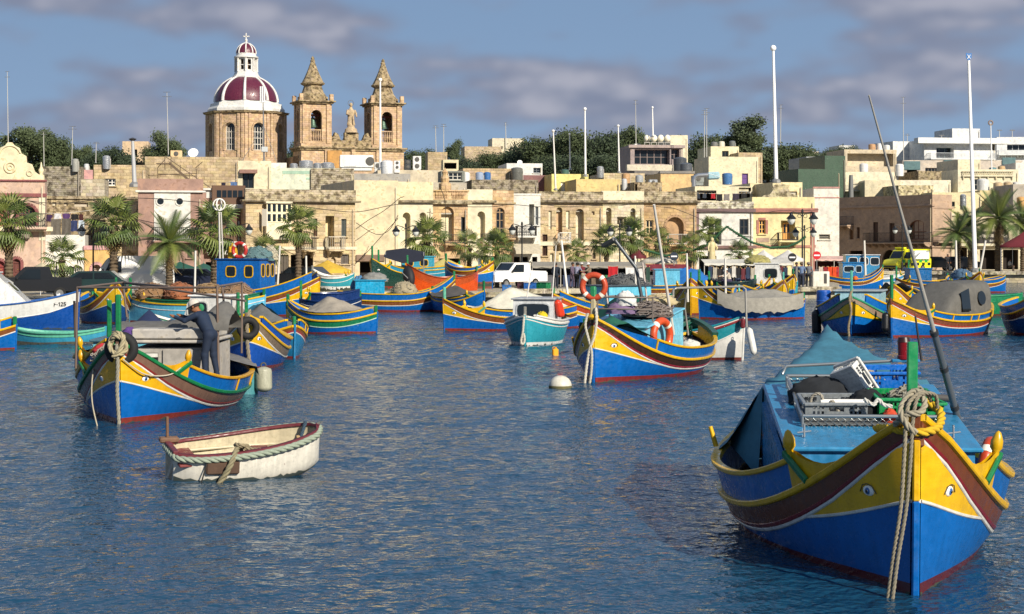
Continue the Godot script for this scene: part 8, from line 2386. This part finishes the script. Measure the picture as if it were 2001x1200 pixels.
# ---------------------------------------------------------------- the quay: cars, parasols, stalls, people
func car(label: String, px: float, d: float, turn: float, col: String, kind: String, y := LAND) -> Node3D:
	var t := thing({"van": "white_van", "amb": "ambulance", "pickup": "pickup_truck"}.get(kind, "parked_car"), label, {"van": "van", "amb": "ambulance", "pickup": "pickup truck"}.get(kind, "car"), G0(px, d, y), turn, "vehicles parked along the quay")
	var van := kind == "van" or kind == "amb"
	var side := [[-2.1, 0.35], [2.1, 0.35], [2.15, 0.75], [2.0, 0.95], [1.1, 1.05], [0.45, 1.5], [-1.3, 1.52], [-1.9, 1.05], [-2.15, 0.95]]
	if van:
		side = [[-2.6, 0.35], [2.5, 0.35], [2.55, 0.8], [2.35, 1.15], [1.75, 1.3], [1.15, 2.15], [0.9, 2.3], [-2.55, 2.3], [-2.65, 1.0]]
	if kind == "pickup":
		side = [[-2.5, 0.45], [2.4, 0.45], [2.45, 0.95], [2.2, 1.15], [1.0, 1.2], [0.45, 1.75], [-0.8, 1.75], [-1.0, 1.2], [-2.5, 1.15]]
	var p := PackedVector2Array()
	for s in side:
		p.append(Vector2(s[0], s[1]))
	var w := 1.9 if van else 1.7
	var m := mat(col, "", 0.3, 0.0, {"coat": 0.6})
	var belt := 1.3 if van else 1.08
	var g := G.new()
	for half in [[0.0, belt, w], [belt, 3.0, w * 0.87]]:       # the roof is narrower than the sills
		for q in Geometry2D.intersect_polygons(p, PackedVector2Array([Vector2(-4, half[0]), Vector2(4, half[0]), Vector2(4, half[1]), Vector2(-4, half[1])])):
			g.poly(q, Transform3D(Basis(), V(0, 0, -half[2] / 2)), half[2])
	obj("body", g, m, t)
	var top := 2.0 if van else (1.62 if kind == "pickup" else 1.42)
	for s in [-1.0, 1.0]:
		var q := PackedVector2Array([Vector2(0.85 if not van else 1.3, 1.1 if not van else 1.35), Vector2(0.36 if not van else 1.0, top), Vector2(-0.35 if not van else 0.35, top), Vector2(-0.35 if not van else 0.35, 1.1 if not van else 1.35)])
		obj("side_window", G.new().poly(q, Transform3D(Basis(), V(0, 0, s * w * 0.44 + (0.012 if s > 0 else -0.03))), 0.018), glass(), t)
		if kind == "car":
			q = PackedVector2Array([Vector2(-0.45, 1.1), Vector2(-0.45, top), Vector2(-1.2, top), Vector2(-1.6, 1.1)])
			obj("side_window", G.new().poly(q, Transform3D(Basis(), V(0, 0, s * w * 0.44 + (0.012 if s > 0 else -0.03))), 0.018), glass(), t)
		for x in [-1.35, 1.4]:
			var wh := obj("wheel", G.new().lathe([Vector2(0.2, -0.1), Vector2(0.3, -0.11), Vector2(0.33, -0.07), Vector2(0.33, 0.07), Vector2(0.3, 0.11), Vector2(0.2, 0.1)], 16, V(x, 0.33, s * (w / 2 - 0.06)), Basis(Vector3.RIGHT, PI / 2)), plain("161616", 0.85), t)
			obj("rim", G.new().lathe([Vector2(0, -0.06), Vector2(0.2, -0.1), Vector2(0.2, 0.1), Vector2(0, 0.06)], 12, V(x, 0.33, s * (w / 2 - 0.06)), Basis(Vector3.RIGHT, PI / 2)), plain("a0a2a4", 0.3, 0.7), wh)
		obj("headlight", G.new().box(V(side[3][0] + 0.02, side[2][1], s * w * 0.36), V(0.12, 0.14, 0.3), Basis(), 0.03), plain("d8dcdc", 0.15), t)
		obj("wing_mirror", G.new().box(V(0.85 if not van else 1.4, 1.15 if not van else 1.5, s * (w / 2 + 0.08)), V(0.1, 0.16, 0.16), Basis(), 0.03), plain("1c1c1e", 0.4), t)
	var e0 := Vector2(side[4][0], side[4][1])
	var e1 := Vector2(side[5][0], side[5][1])
	var dirn := (e1 - e0).normalized()
	obj("windscreen", G.new().box(V((e0.x + e1.x) / 2 + 0.012, (e0.y + e1.y) / 2, 0), V(0.02, e0.distance_to(e1) * 0.86, w * 0.78), Basis(Vector3.BACK, dirn.angle() - PI / 2)), glass(), t)
	obj("bumper", G.new().box(V(side[1][0] + 0.06, 0.5, 0), V(0.14, 0.2, w * 0.95), Basis(), 0.04), plain("2a2a2c" if col != "e4e4e2" else "8c8c8c", 0.5), t)
	if kind == "pickup":
		obj("roll_bar", G.new().tube([V(-1.1, 1.15, -0.7), V(-1.2, 1.78, -0.6), V(-1.2, 1.78, 0.6), V(-1.1, 1.15, 0.7)], 0.04, 6), plain("202022", 0.4), t)
	if kind == "amb":
		obj("roof_light", G.new().box(V(0.9, 2.4, 0), V(0.4, 0.18, 1.3), Basis(), 0.04), plain("d8d820", 0.4), t)
		for i in 10:
			for s in [-1.0, 1.0]:
				obj("chequer", G.new().box(V(-2.3 + i * 0.42, 0.75 + 0.3 * (i % 2), s * (w / 2 + 0.004)), V(0.42, 0.3, 0.012)), plain("1e8a3c" if i % 2 else "1c2c1c", 0.4), t)
			obj("white_panel", G.new().box(V(-1.2, 1.6, 0), V(2.3, 1.1, 1.9)), plain("e4e8e4", 0.4), t) if i == 0 else null
		lettering(t, "112", V(0.9, 0.75, -0.97), 0.4, 0.8, "8c1c1c", Basis(Vector3.UP, PI))
		lettering(t, "AMBULANCE", V(1.62, 1.2, 0), 0.26, 1.5, "1c5c2c", Basis(Vector3.UP, PI / 2) * Basis(Vector3.RIGHT, -0.9))
	return t

func parasol(label: String, px: float, pyt: float, pye: float, wpx: float, d: float, col: String, sides := 8, y := LAND) -> void:
	var top := P(px, pyt, d)
	var t := thing("parasol", label, "parasol", V(top.x, y, top.z), 0.2, "parasols and market tents")
	var r := wpx / F * d / 2
	var ht := top.y - y
	var he := EYE - (pye - HY) / F * d - y
	var rows := []
	for i in 6:
		var f := i / 5.0
		var row := PackedVector3Array()
		for k in sides * 4:
			var a := TAU * k / (sides * 4)
			var s := fposmod(a, TAU / sides) - PI / sides
			var rr := r * f * cos(PI / sides) / cos(s)
			row.append(V(sin(a) * rr, lerpf(ht, he, pow(f, 0.9)) - 0.06 * f * cos(s * sides / 2.0 + PI) * 0.6, cos(a) * rr))
		rows.append(row)
	var val := PackedVector3Array()
	for v in rows[5]:
		val.append(v - V(0, 0.22, 0))
	rows.append(val)
	obj("canopy", G.new().grid(rows, true), mat(col, "cloth", 0.85, 0.0, {"back": 0.35}), t)
	if sides > 4:
		obj("pole", G.new().tube([Vector3.ZERO, V(0, ht + 0.1, 0)], 0.04, 7), plain("8a8276", 0.6), t)
	else:
		for k in 4:
			var a := TAU * k / 4
			obj("leg", G.new().tube([V(sin(a) * r * 0.95, 0, cos(a) * r * 0.95), V(sin(a) * r * 0.95, he, cos(a) * r * 0.95)], 0.03, 6), plain("c8c8c8", 0.4, 0.4), t)

func stall(label: String, px0: float, px1: float, py: float, d: float, roof: String, back: String, dep := 3.0) -> void:
	var a := G0(px0, d)
	var w := (px1 - px0) / F * d
	var h := EYE - (py - HY) / F * d - LAND
	var t := thing("market_stall", label, "market stall", a, -0.02, "market stalls on the quay")
	var rows := []
	for i in 5:
		var row := PackedVector3Array()
		for k in 25:
			row.append(V(w * k / 24.0, h + 0.25 * i / 4.0 - 0.1 * absf(sin(k * PI / 6.0)) * sin(i * PI / 4.0), 0.2 - dep * i / 4.0))
		rows.insert(0, row)
	var val := PackedVector3Array()
	for k in 25:
		val.append(V(w * k / 24.0, h - 0.16 - 0.04 * sin(k * 2.1), 0.22))
	rows.append(val)
	obj("roof_sheet", G.new().grid(rows), mat(roof, "cloth", 0.85), t)
	obj("back_sheet", G.new().box(V(w / 2, h / 2 + 0.1, -dep), V(w, h, 0.04)), mat(back, "cloth", 0.9), t)
	var n := int(w / 2.6) + 1
	for i in n + 1:
		obj("pole", G.new().tube([V(w * i / n, 0, 0.15), V(w * i / n, h, 0.15)], 0.035, 6), plain("b8b4ac", 0.5, 0.3), t)
	obj("rail", G.new().tube([V(0, h - 0.2, 0.1), V(w, h - 0.2, 0.1)], 0.025, 5), plain("b8b4ac", 0.5, 0.3), t)
	for i in n:
		obj("table", G.new().box(V(w * (i + 0.5) / n, 0.8, -0.7), V(w / n - 0.3, 0.06, 1.0), Basis(), 0.01).box(V(w * (i + 0.5) / n, 0.4, -0.25), V(w / n - 0.35, 0.76, 0.03)), mat(["6a6a70", "3c4a6a", "7a6a58", "3a3c40"][i % 4], "cloth", 0.9), t)

# body from capsules joined by a smooth minimum; bones are [from, to, radius, radius, colour]
func figure(label: String, pos: Vector3, turn: float, bones: Array, cell: float, extras: Array) -> Node3D:
	var lo := Vector3.INF
	var hi := -Vector3.INF
	for b in bones:
		for e in [[b[0], b[2]], [b[1], b[3]]]:
			lo = lo.min(e[0] - Vector3.ONE * (e[1] + 0.05))
			hi = hi.max(e[0] + Vector3.ONE * (e[1] + 0.05))
	var n := Vector3i((hi - lo) / cell) + Vector3i.ONE * 2
	var fld := PackedFloat32Array()
	fld.resize(n.x * n.y * n.z)
	fld.fill(1.0)
	var who := PackedInt32Array()
	who.resize(fld.size())
	var best := PackedFloat32Array()
	best.resize(fld.size())
	best.fill(9.0)
	for bi in bones.size():
		var b: Array = bones[bi]
		var rm := maxf(b[2], b[3]) + 0.06
		var l: Vector3i = Vector3i((((b[0] as Vector3).min(b[1]) - Vector3.ONE * rm - lo) / cell).max(Vector3.ZERO))
		var u: Vector3i = Vector3i((((b[0] as Vector3).max(b[1]) + Vector3.ONE * rm - lo) / cell)) + Vector3i.ONE
		var A: Vector3 = b[0]
		var ab: Vector3 = b[1] - A
		var ll := maxf(ab.length_squared(), 1e-6)
		for z in range(l.z, mini(u.z + 1, n.z)):
			for y in range(l.y, mini(u.y + 1, n.y)):
				for x in range(l.x, mini(u.x + 1, n.x)):
					var p := lo + V(x, y, z) * cell - A
					var tt := clampf(p.dot(ab) / ll, 0.0, 1.0)
					var dd := (p - ab * tt).length() - lerpf(b[2], b[3], tt)
					var i := (z * n.y + y) * n.x + x
					var f := fld[i]
					var hh := maxf(0.035 - absf(f - dd), 0.0) / 0.035
					fld[i] = minf(f, dd) - hh * hh * 0.035 * 0.25
					if dd < best[i]:
						best[i] = dd
						who[i] = bi
	var g := G.new()
	var vert := {}
	var step := [1, n.x, n.x * n.y]
	for z in n.z - 1:
		for y in n.y - 1:
			for x in n.x - 1:
				var i := (z * n.y + y) * n.x + x
				var s := Vector3.ZERO
				var k := 0
				var inside := 0
				for c in 8:
					if fld[i + (c & 1) + ((c >> 1) & 1) * step[1] + (c >> 2) * step[2]] < 0.0:
						inside += 1
				if inside == 0 or inside == 8:
					continue
				for ax in 3:
					for c in 4:
						var o := [[0, 0, 0], [0, 1, 0], [0, 0, 1], [0, 1, 1]][c] as Array
						var q := Vector3i.ZERO
						q[(ax + 1) % 3] = o[1]
						q[(ax + 2) % 3] = o[2]
						var j: int = i + q.x + q.y * step[1] + q.z * step[2]
						var fa := fld[j]
						var fb := fld[j + step[ax]]
						if (fa < 0.0) != (fb < 0.0):
							var v := Vector3(q)
							v[ax] += fa / (fa - fb)
							s += v
							k += 1
				vert[i] = lo + (V(x, y, z) + s / k) * cell
	var nrm := {}
	for i in vert:
		nrm[i] = V(fld[i + 1] - fld[i] + fld[i + 1 + step[1]] - fld[i + step[1]], fld[i + step[1]] - fld[i] + fld[i + 1 + step[1]] - fld[i + 1], fld[i + step[2]] - fld[i] + fld[i + step[2] + 1] - fld[i + 1]).normalized()
	for i in vert:
		for ax in 3:
			var j: int = i + step[ax]
			if (fld[i] < 0.0) == (fld[j] < 0.0):
				continue
			var s1: int = step[(ax + 1) % 3]
			var s2: int = step[(ax + 2) % 3]
			if vert.has(i - s1) and vert.has(i - s2) and vert.has(i - s1 - s2):
				var c := Color(bones[who[i]][4]).srgb_to_linear()
				for tri in [[i, i - s1, i - s1 - s2], [i, i - s1 - s2, i - s2]]:
					var before := g.v.size()
					g.t(vert[tri[0]], vert[tri[1]], vert[tri[2]], nrm[tri[0]], nrm[tri[1]], nrm[tri[2]])
					for w in g.v.size() - before:
						g.c.append(c)
	var m := StandardMaterial3D.new()
	m.vertex_color_use_as_albedo = true
	m.albedo_texture = T.cloth
	m.uv1_triplanar = true
	m.uv1_scale = Vector3.ONE * 1.5
	m.roughness = 0.85
	var t := thing("person", label, "person", pos, turn, "people about the harbour")
	obj("body", g, m, t)
	for e in extras:
		obj(e[0], e[1], cloth(e[2]), t)
	return t

# joints of a standing body: lean = bend at the hips, arm = how far the arms reach forward
func person(label: String, pos: Vector3, turn: float, top: String, legs: String, hat: String, lean := 0.05, arm := 0.3, cell := 0.03, sit := false) -> Node3D:
	var skin := "a06c4c"
	var b := []
	var hip := 0.93 if not sit else 0.5
	for s in [-1.0, 1.0]:
		var H := V(s * 0.1, hip, 0)
		var K := V(s * 0.12, 0.5, 0.03 + 0.05 * s) if not sit else V(s * 0.14, 0.52, 0.45)
		var A := V(s * 0.13, 0.09, -0.02 + 0.08 * s) if not sit else V(s * 0.14, 0.09, 0.42)
		b.append([H, K, 0.105, 0.075, legs])
		b.append([K, A, 0.075, 0.055, legs])
		b.append([A - V(0, 0.04, 0), A + V(0, -0.05, 0.15), 0.05, 0.04, "1c1a1a"])
	var up := V(0, cos(lean), sin(lean))
	var fw := V(0, -sin(lean), cos(lean))
	var base := V(0, hip, 0)
	b.append([base + V(-0.07, 0, 0), base + V(0.07, 0, 0), 0.13, 0.13, legs])
	b.append([base + up * 0.14, base + up * 0.38, 0.135, 0.165, top])
	b.append([base + up * 0.47 - V(0.12, 0, 0), base + up * 0.47 + V(0.12, 0, 0), 0.09, 0.09, top])
	for s in [-1.0, 1.0]:
		var S := base + up * 0.49 + V(s * 0.2, 0, 0)
		var E := S + V(s * 0.06, -0.27 * cos(arm), 0.27 * sin(arm))
		var W := E + V(-s * 0.05, -0.24 * cos(arm * 1.7), 0.24 * sin(arm * 1.7))
		b.append([S, E, 0.065, 0.05, top])
		b.append([E, W, 0.05, 0.036, top])
		var hd := (W - E).normalized()
		b.append([W, W + hd * 0.07, 0.03, 0.036, skin])
		for f in 4:
			var o := V(0.022 * (f - 1.5), 0, 0)
			b.append([W + hd * 0.08 + o, W + hd * (0.15 + 0.012 * (1.5 - absf(f - 1.5))) + o - fw * 0.01, 0.011, 0.009, skin])
		b.append([W + hd * 0.03 - V(s * 0.03, 0, 0), W + hd * 0.09 - V(s * 0.06, 0, 0), 0.013, 0.01, skin])
	var neck := base + up * 0.56
	var head := neck + up * 0.14 + fw * 0.03
	b.append([neck, head, 0.055, 0.055, skin])
	b.append([head + up * 0.03 - fw * 0.012, head - up * 0.05 + fw * 0.03, 0.095, 0.07, skin])
	b.append([head + fw * 0.1 - up * 0.005, head + fw * 0.115 - up * 0.025, 0.014, 0.018, skin])
	var hb := Basis(Vector3.RIGHT, up, fw)
	var ex := []
	var hair := G.new().lathe([Vector2(0.092, -0.06), Vector2(0.1, 0.0), Vector2(0.09, 0.03)] if hat else [Vector2(0.098, -0.06), Vector2(0.108, 0.0), Vector2(0.1, 0.06), Vector2(0.06, 0.11), Vector2(0, 0.125)], 14, head + up * 0.03 - fw * 0.025, hb, true)
	ex.append(["hair", hair, "2c241e"])
	if hat:
		ex.append(["cap", G.new().lathe([Vector2(0.118, 0.01), Vector2(0.122, 0.05), Vector2(0.106, 0.11), Vector2(0.05, 0.145), Vector2(0, 0.15)], 14, head + up * 0.02 - fw * 0.01, hb, true).lathe([Vector2(0.1, 0.03), Vector2(0.17, 0.02), Vector2(0.1, 0.045)], 14, head + up * 0.01 + fw * 0.03, hb), hat])
	for s in [-1.0, 1.0]:
		ex.append(["ear", G.new().ball(head + V(s * 0.097, 0, 0) - up * 0.005, V(0.014, 0.03, 0.02), 8, 5), skin])
		ex.append(["eye", G.new().ball(head + V(s * 0.034, 0, 0) + up * 0.012 + fw * 0.085, V(0.014, 0.008, 0.008), 8, 5, hb), "e4dcd0"])
	ex.append(["mouth", G.new().ball(head - up * 0.058 + fw * 0.092, V(0.024, 0.006, 0.008), 8, 4, hb), "7a4038"])
	return figure(label, pos, turn, b, cell, ex)

func make_quay_life() -> void:
	# the man at work on the left boat: leans over the wheelhouse roof towards the left
	var lb: Node3D = get_node("fishing_boat_001")
	var mp := at(lb, V(1.3, 0.72, 1.6))
	var man := person("man in navy overalls and pale cap leaning over the left boat's wheelhouse", mp, deg_to_rad(-104), "1c2c48", "1a2842", "d8d0c4", 0.5, 1.1, 0.017)
	obj("hood", G.new().ball(V(-0.09, 1.5, 0.26), V(0.05, 0.09, 0.08), 10, 6), cloth("2a8a5c"), man)
	for a in [[1086, 121.5, 3.0, "1a2236", "1c2434", "", 0.0, 0.15, "man in dark navy seen from behind by the grey stall"], [1127, 122.0, 2.6, "9a9cb4", "16161a", "2a2422", 0.12, 0.7, "person in a lilac shirt and black trousers at the grey stall"], [1140, 122.4, -2.4, "6c1c2a", "a89c84", "dcd8d0", 0.2, 0.9, "person in dark red with a white cap bending at the grey stall"], [1152, 121.2, -1.4, "8c7c68", "18181c", "e4e0d8", 0.1, 0.8, "person in a white cap and black trousers right of the one in red"], [1118, 124.0, 1.0, "6a5a70", "5c5064", "", 0.05, 0.3, "person in mauve half hidden behind the lilac shirt"], [1566, 124.0, 2.8, "6c84a8", "2c3448", "6a5a48", 0.05, 0.4, "person in a pale blue jacket beside the tall lamp"], [1580, 124.5, 2.9, "70747c", "22262e", "8c8074", 0.0, 0.2, "grey-jacketed person right of the tall lamp's foot"], [1556, 125.0, 0.4, "2c3c5c", "30343c", "", 0.05, 0.5, "person in dark blue left of the tall lamp"], [1972, 183.5, 1.0, "c8c4bc", "5a4c44", "", 0.1, 0.6, "person sitting by the promenade wall at the far right"], [1852, 186.0, 0.6, "2c2c34", "3c3c44", "", 0.0, 0.3, "dark-clothed person beside the pinkish corner doorway"]]:
		person(a[8], G0(a[0], a[1], 1.1 if a[1] > 150 else LAND), a[2], a[3], a[4], a[5], a[6], a[7], 0.032, "sitting" in a[8])
	person("fisherman in a pale hat and shirt sitting on the dark hull by the stalls", G0(1426, 112.5, 0.95), -1.2, "cfc4b4", "3c3450", "e8e4dc", 0.35, 0.9, 0.032, true)
	# cars
	car("black pickup truck parked at the far left of the quay", 66, 96.5, PI + 0.25, "141518", "pickup")
	car("white van half behind the double lamp at the left", 250, 104.0, PI + 0.2, "e4e4e2", "van")
	car("dark green car behind the launch's bow", 172, 97.5, PI + 0.1, "1c3030", "car")
	car("dark blue hatchback left of the bulging palm trunk", 320, 107.0, 0.3, "1c2438", "car")
	car("navy car under the green parasol", 388, 108.5, 0.2, "161e34", "car")
	car("black car parked before the brown doors", 586, 119.0, 2.8, "121316", "car")
	car("white pickup truck beside the grey stall", 1002, 124.0, -2.4, "e4e4e2", "pickup")
	car("yellow and green ambulance on the far promenade", 1772, 187.0, PI + 0.6, "d8d420", "amb", 1.1)
	car("black car right of the ambulance", 1832, 190.0, -0.3, "101114", "car", 1.1)
	car("dark car in the shade before the restaurant", 1876, 191.0, 0.1, "1a1b20", "car", 1.1)
	# parasols and tents
	parasol("broad cream parasol before the pink house", 82, 512, 540, 105, 106, "cfc4a4", 4)
	parasol("white awning-like parasol at the left edge over the launch", -8, 528, 552, 66, 92, "dcdad0", 4)
	parasol("wide dark green parasol before the red-brown house", 352, 511, 527, 92, 113, "1f5a4a", 6)
	parasol("second dark green parasol behind the date palm's trunk", 398, 514, 528, 70, 116, "2a5c50", 6)
	parasol("yellow parasol beside the brown doorway", 640, 508, 528, 92, 121, "dcb43c", 8)
	parasol("blue-grey tent top behind the lifebuoy on the wheelhouse", 498, 503, 515, 46, 116, "3c6078", 4)
	parasol("pale yellow parasol behind the orange boat", 870, 503, 518, 66, 130, "d8cc80", 6)
	parasol("large white tent before the yellow house, left of two", 1492, 488, 507, 62, 134, "e4e0da", 4)
	parasol("large white tent before the yellow house, right of two", 1540, 488, 506, 66, 133, "e4e0da", 4)
	parasol("white tent behind the red stall roof", 1287, 492, 510, 76, 136, "e0dcd0", 4)
	parasol("maroon parasol left of the white tent", 1246, 484, 500, 36, 136, "6c2430", 6)
	parasol("maroon restaurant canopy at the right edge", 2002, 452, 480, 104, 182, "7c2a34", 4, 1.1)
	var nv := thing("navy_canopy", "navy cloth canopy on poles over the turquoise boat", "canopy", G0(788, 119))
	obj("cloth", G.new().grid([PackedVector3Array([V(-1.2, 2.6, -1), V(0, 2.75, -1), V(1.4, 2.5, -1)]), PackedVector3Array([V(-1.3, 2.2, 0.2), V(0, 2.05, 0.2), V(1.4, 2.1, 0.2)]), PackedVector3Array([V(-1.1, 2.1, 0.6), V(0, 1.75, 0.6), V(1.3, 1.9, 0.6)])]), cloth("1c2030"), nv)
	for x in [-1.2, 1.35]:
		obj("pole", G.new().tube([V(x, 0, -0.2), V(x, 2.5, -0.2)], 0.03, 6), plain("8a8a88", 0.5), nv)
	# stalls
	stall("long grey-roofed stall with a dark back sheet by the white pickup", 1040, 1262, 519, 127, "9c968a", "3c3c40")
	stall("stall under a red awning edge before the white tent", 1252, 1350, 524, 127, "8c2430", "2c2c34")
	stall("long white-roofed stall crowded with goods, right of the pale statue", 1376, 1548, 514, 127, "dcd8cc", "241e1e")
	stall("red-striped stall with orange shirts at the pier end", 1586, 1716, 506, 161, "d8b4ac", "4c1c20")
	for i in 34:      # clothes and goods that hang under the roofs
		var px: float = [1188.0, 1222.0, 1240.0, 1262.0, 1300.0][i] + 0.0 if i < 5 else (1384.0 + (i - 5) * 9.2 if i < 22 else 1600.0 + (i - 22) * 9.0)
		var c: String = ["c01c28", "e4e4e4", "dcdcdc", "2c4a40", "1c3c78"][i] if i < 5 else (["20242c", "3c4450", "d8d4cc", "1c1c22", "6a2c34", "2c3c58", "b8b0a0", "302a2a"][i % 8] if i < 22 else ["d8481c", "d8481c", "b8242c", "e05020", "c8bcb4", "8c1c28"][i % 6])
		var names: String = ["red dress hanging at the grey stall", "white cloth hanging right of the red dress", "second white cloth right of the red dress", "dark green cloth at the grey stall's end", "dark blue cloth under the red awning"][i] if i < 5 else ("%s garment, number %d from the left under the long white roof" % [Color(c).to_html(false), i - 4] if i < 22 else "")
		if i >= 5:
			var tone: String = ["charcoal", "slate", "off-white", "black", "wine", "navy", "sand", "brown"][i % 8] if i < 22 else ["orange", "bright orange", "crimson", "flame", "pale", "maroon"][i % 6]
			names = "%s garment hanging under the %s, %s" % [tone, "long white stall roof" if i < 22 else "pier-end stall roof", ["towards its left end", "in its middle", "towards its right end"][clampi((i - 5) / 6 if i < 22 else (i - 22) / 4, 0, 2)]]
		garment(px, 520.0 + (i * 7 % 5) if i < 22 else 521.0, 20.0 if i in [0, 1, 2] else 8.5, 30.0 if i < 5 else 22.0, 126.0 if i < 22 else 160.5, c, names, "hanging_garment")
	var sp := thing("pale_statue", "pale gilded statue of a robed man on a tall pedestal behind the stalls", "statue", G0(1391, 131), 0.6)
	obj("pedestal", G.new().box(V(0, 0.85, 0), V(0.7, 1.7, 0.7), Basis(), 0.05).box(V(0, 1.75, 0), V(0.85, 0.12, 0.85), Basis(), 0.02), mat("cbb98c", "stone", 0.8), sp)
	obj("figure", G.new().lathe([Vector2(0.3, 1.8), Vector2(0.26, 2.3), Vector2(0.24, 2.7), Vector2(0.28, 3.0), Vector2(0.22, 3.2), Vector2(0.08, 3.26)], 12, Vector3.ZERO, Basis(), true).ball(V(0, 3.38, 0.03), V(0.13, 0.17, 0.14), 10, 7).tube([V(0.25, 3.1, 0), V(0.4, 2.75, 0.15), V(0.15, 2.65, 0.35)], [0.09, 0.07, 0.05], 6).tube([V(-0.25, 3.1, 0), V(-0.42, 2.8, 0.1), V(-0.5, 2.5, 0.25)], [0.09, 0.07, 0.05], 6), mat("d8c070", "plaster", 0.6), sp)
	for a in [[1596, 499, 7, 134, "b81c24", "red no-entry sign above the pier-end stall"], [1317, 501, 8, 129, "26303c", "dark round sign back above the red awning"], [1548, 503, 8, 130, "1c1e22", "black round sign on a pole before the white tents"]]:
		var q := P(a[0], a[1], a[3])
		var s := thing("round_sign", a[5], "road sign", V(q.x, LAND, q.z))
		obj("pole", G.new().tube([Vector3.ZERO, V(0, q.y - LAND, 0)], 0.035, 6), plain("8c8c8c", 0.4, 0.5), s)
		obj("disc", G.new().lathe([Vector2(0, 0), Vector2(0.31, 0), Vector2(0.31, 0.03), Vector2(0, 0.03)], 20, V(0, q.y - LAND, 0.04), Basis(Vector3.RIGHT, PI / 2)), plain(a[4], 0.4), s)
		obj("bar", G.new().box(V(0, q.y - LAND, 0.08), V(0.42, 0.1, 0.02)), plain("e4e4e4", 0.4), s)
	for a in [[1020, 119.5, "4a2c38", "purple crate at the quay's edge below the white pickup"], [1036, 119, "1c5ca8", "blue crate left of the hanging cloths"], [1062, 119.5, "1f7a4c", "green crate below the grey stall's left end"], [990, 112, "2c6cb0", "blue crate on the quay left of the white pickup"], [1470, 122, "d4ccb8", "cream box under the long white stall roof"], [1508, 122, "8c6a48", "brown box at the right end of the long white stall"], [1660, 160.0, "d8481c", "orange crate under the pier-end stall"]]:
		crate(a[3], G0(a[0], a[1]), a[0] * 0.1, V(0.8, 0.45, 0.55), a[2])
	var bx := thing("white_cabinet", "white fridge-like cabinet standing on the pier end", "cabinet", G0(1601, 127), 0.2)
	obj("casing", G.new().box(V(0, 0.55, 0), V(1.25, 1.1, 0.8), Basis(), 0.04), mat("d8d4c8", "paint", 0.5), bx)
	obj("dark_opening", G.new().box(V(0.3, 0.6, 0.405), V(0.22, 0.7, 0.02)), plain("2a2826"), bx)
	for a in [[540, 595, 547, 480, 96, "thin white mast behind the blue wheelhouse boat"], [379, 640, 382, 490, 63, "slim white pole on the white cabin boat"], [600, 640, 598, 500, 100, "thin grey pole beside the yellow parasol"], [1243, 600, 1241, 500, 80, "thin white pole right of the hooked lifebuoy"], [1344, 590, 1342, 495, 90, "thin pale pole behind the centre boat's stern"], [1418, 580, 1417, 505, 100, "steel pole before the dark hull"], [1692, 560, 1689, 470, 150, "short white mast at the pier-end boats"], [1912, 545, 1926, 470, 150, "slanting thin mast right of the tall quay mast"], [1869, 540, 1868, 470, 150, "thin mast left of the tall quay mast"]]:
		pole_at("boat_pole", a[5], "pole", P(a[0], a[1], a[4]), P(a[2], a[3], a[4]), 0.0007 * a[4], "cfcac0", "poles standing on the boats")
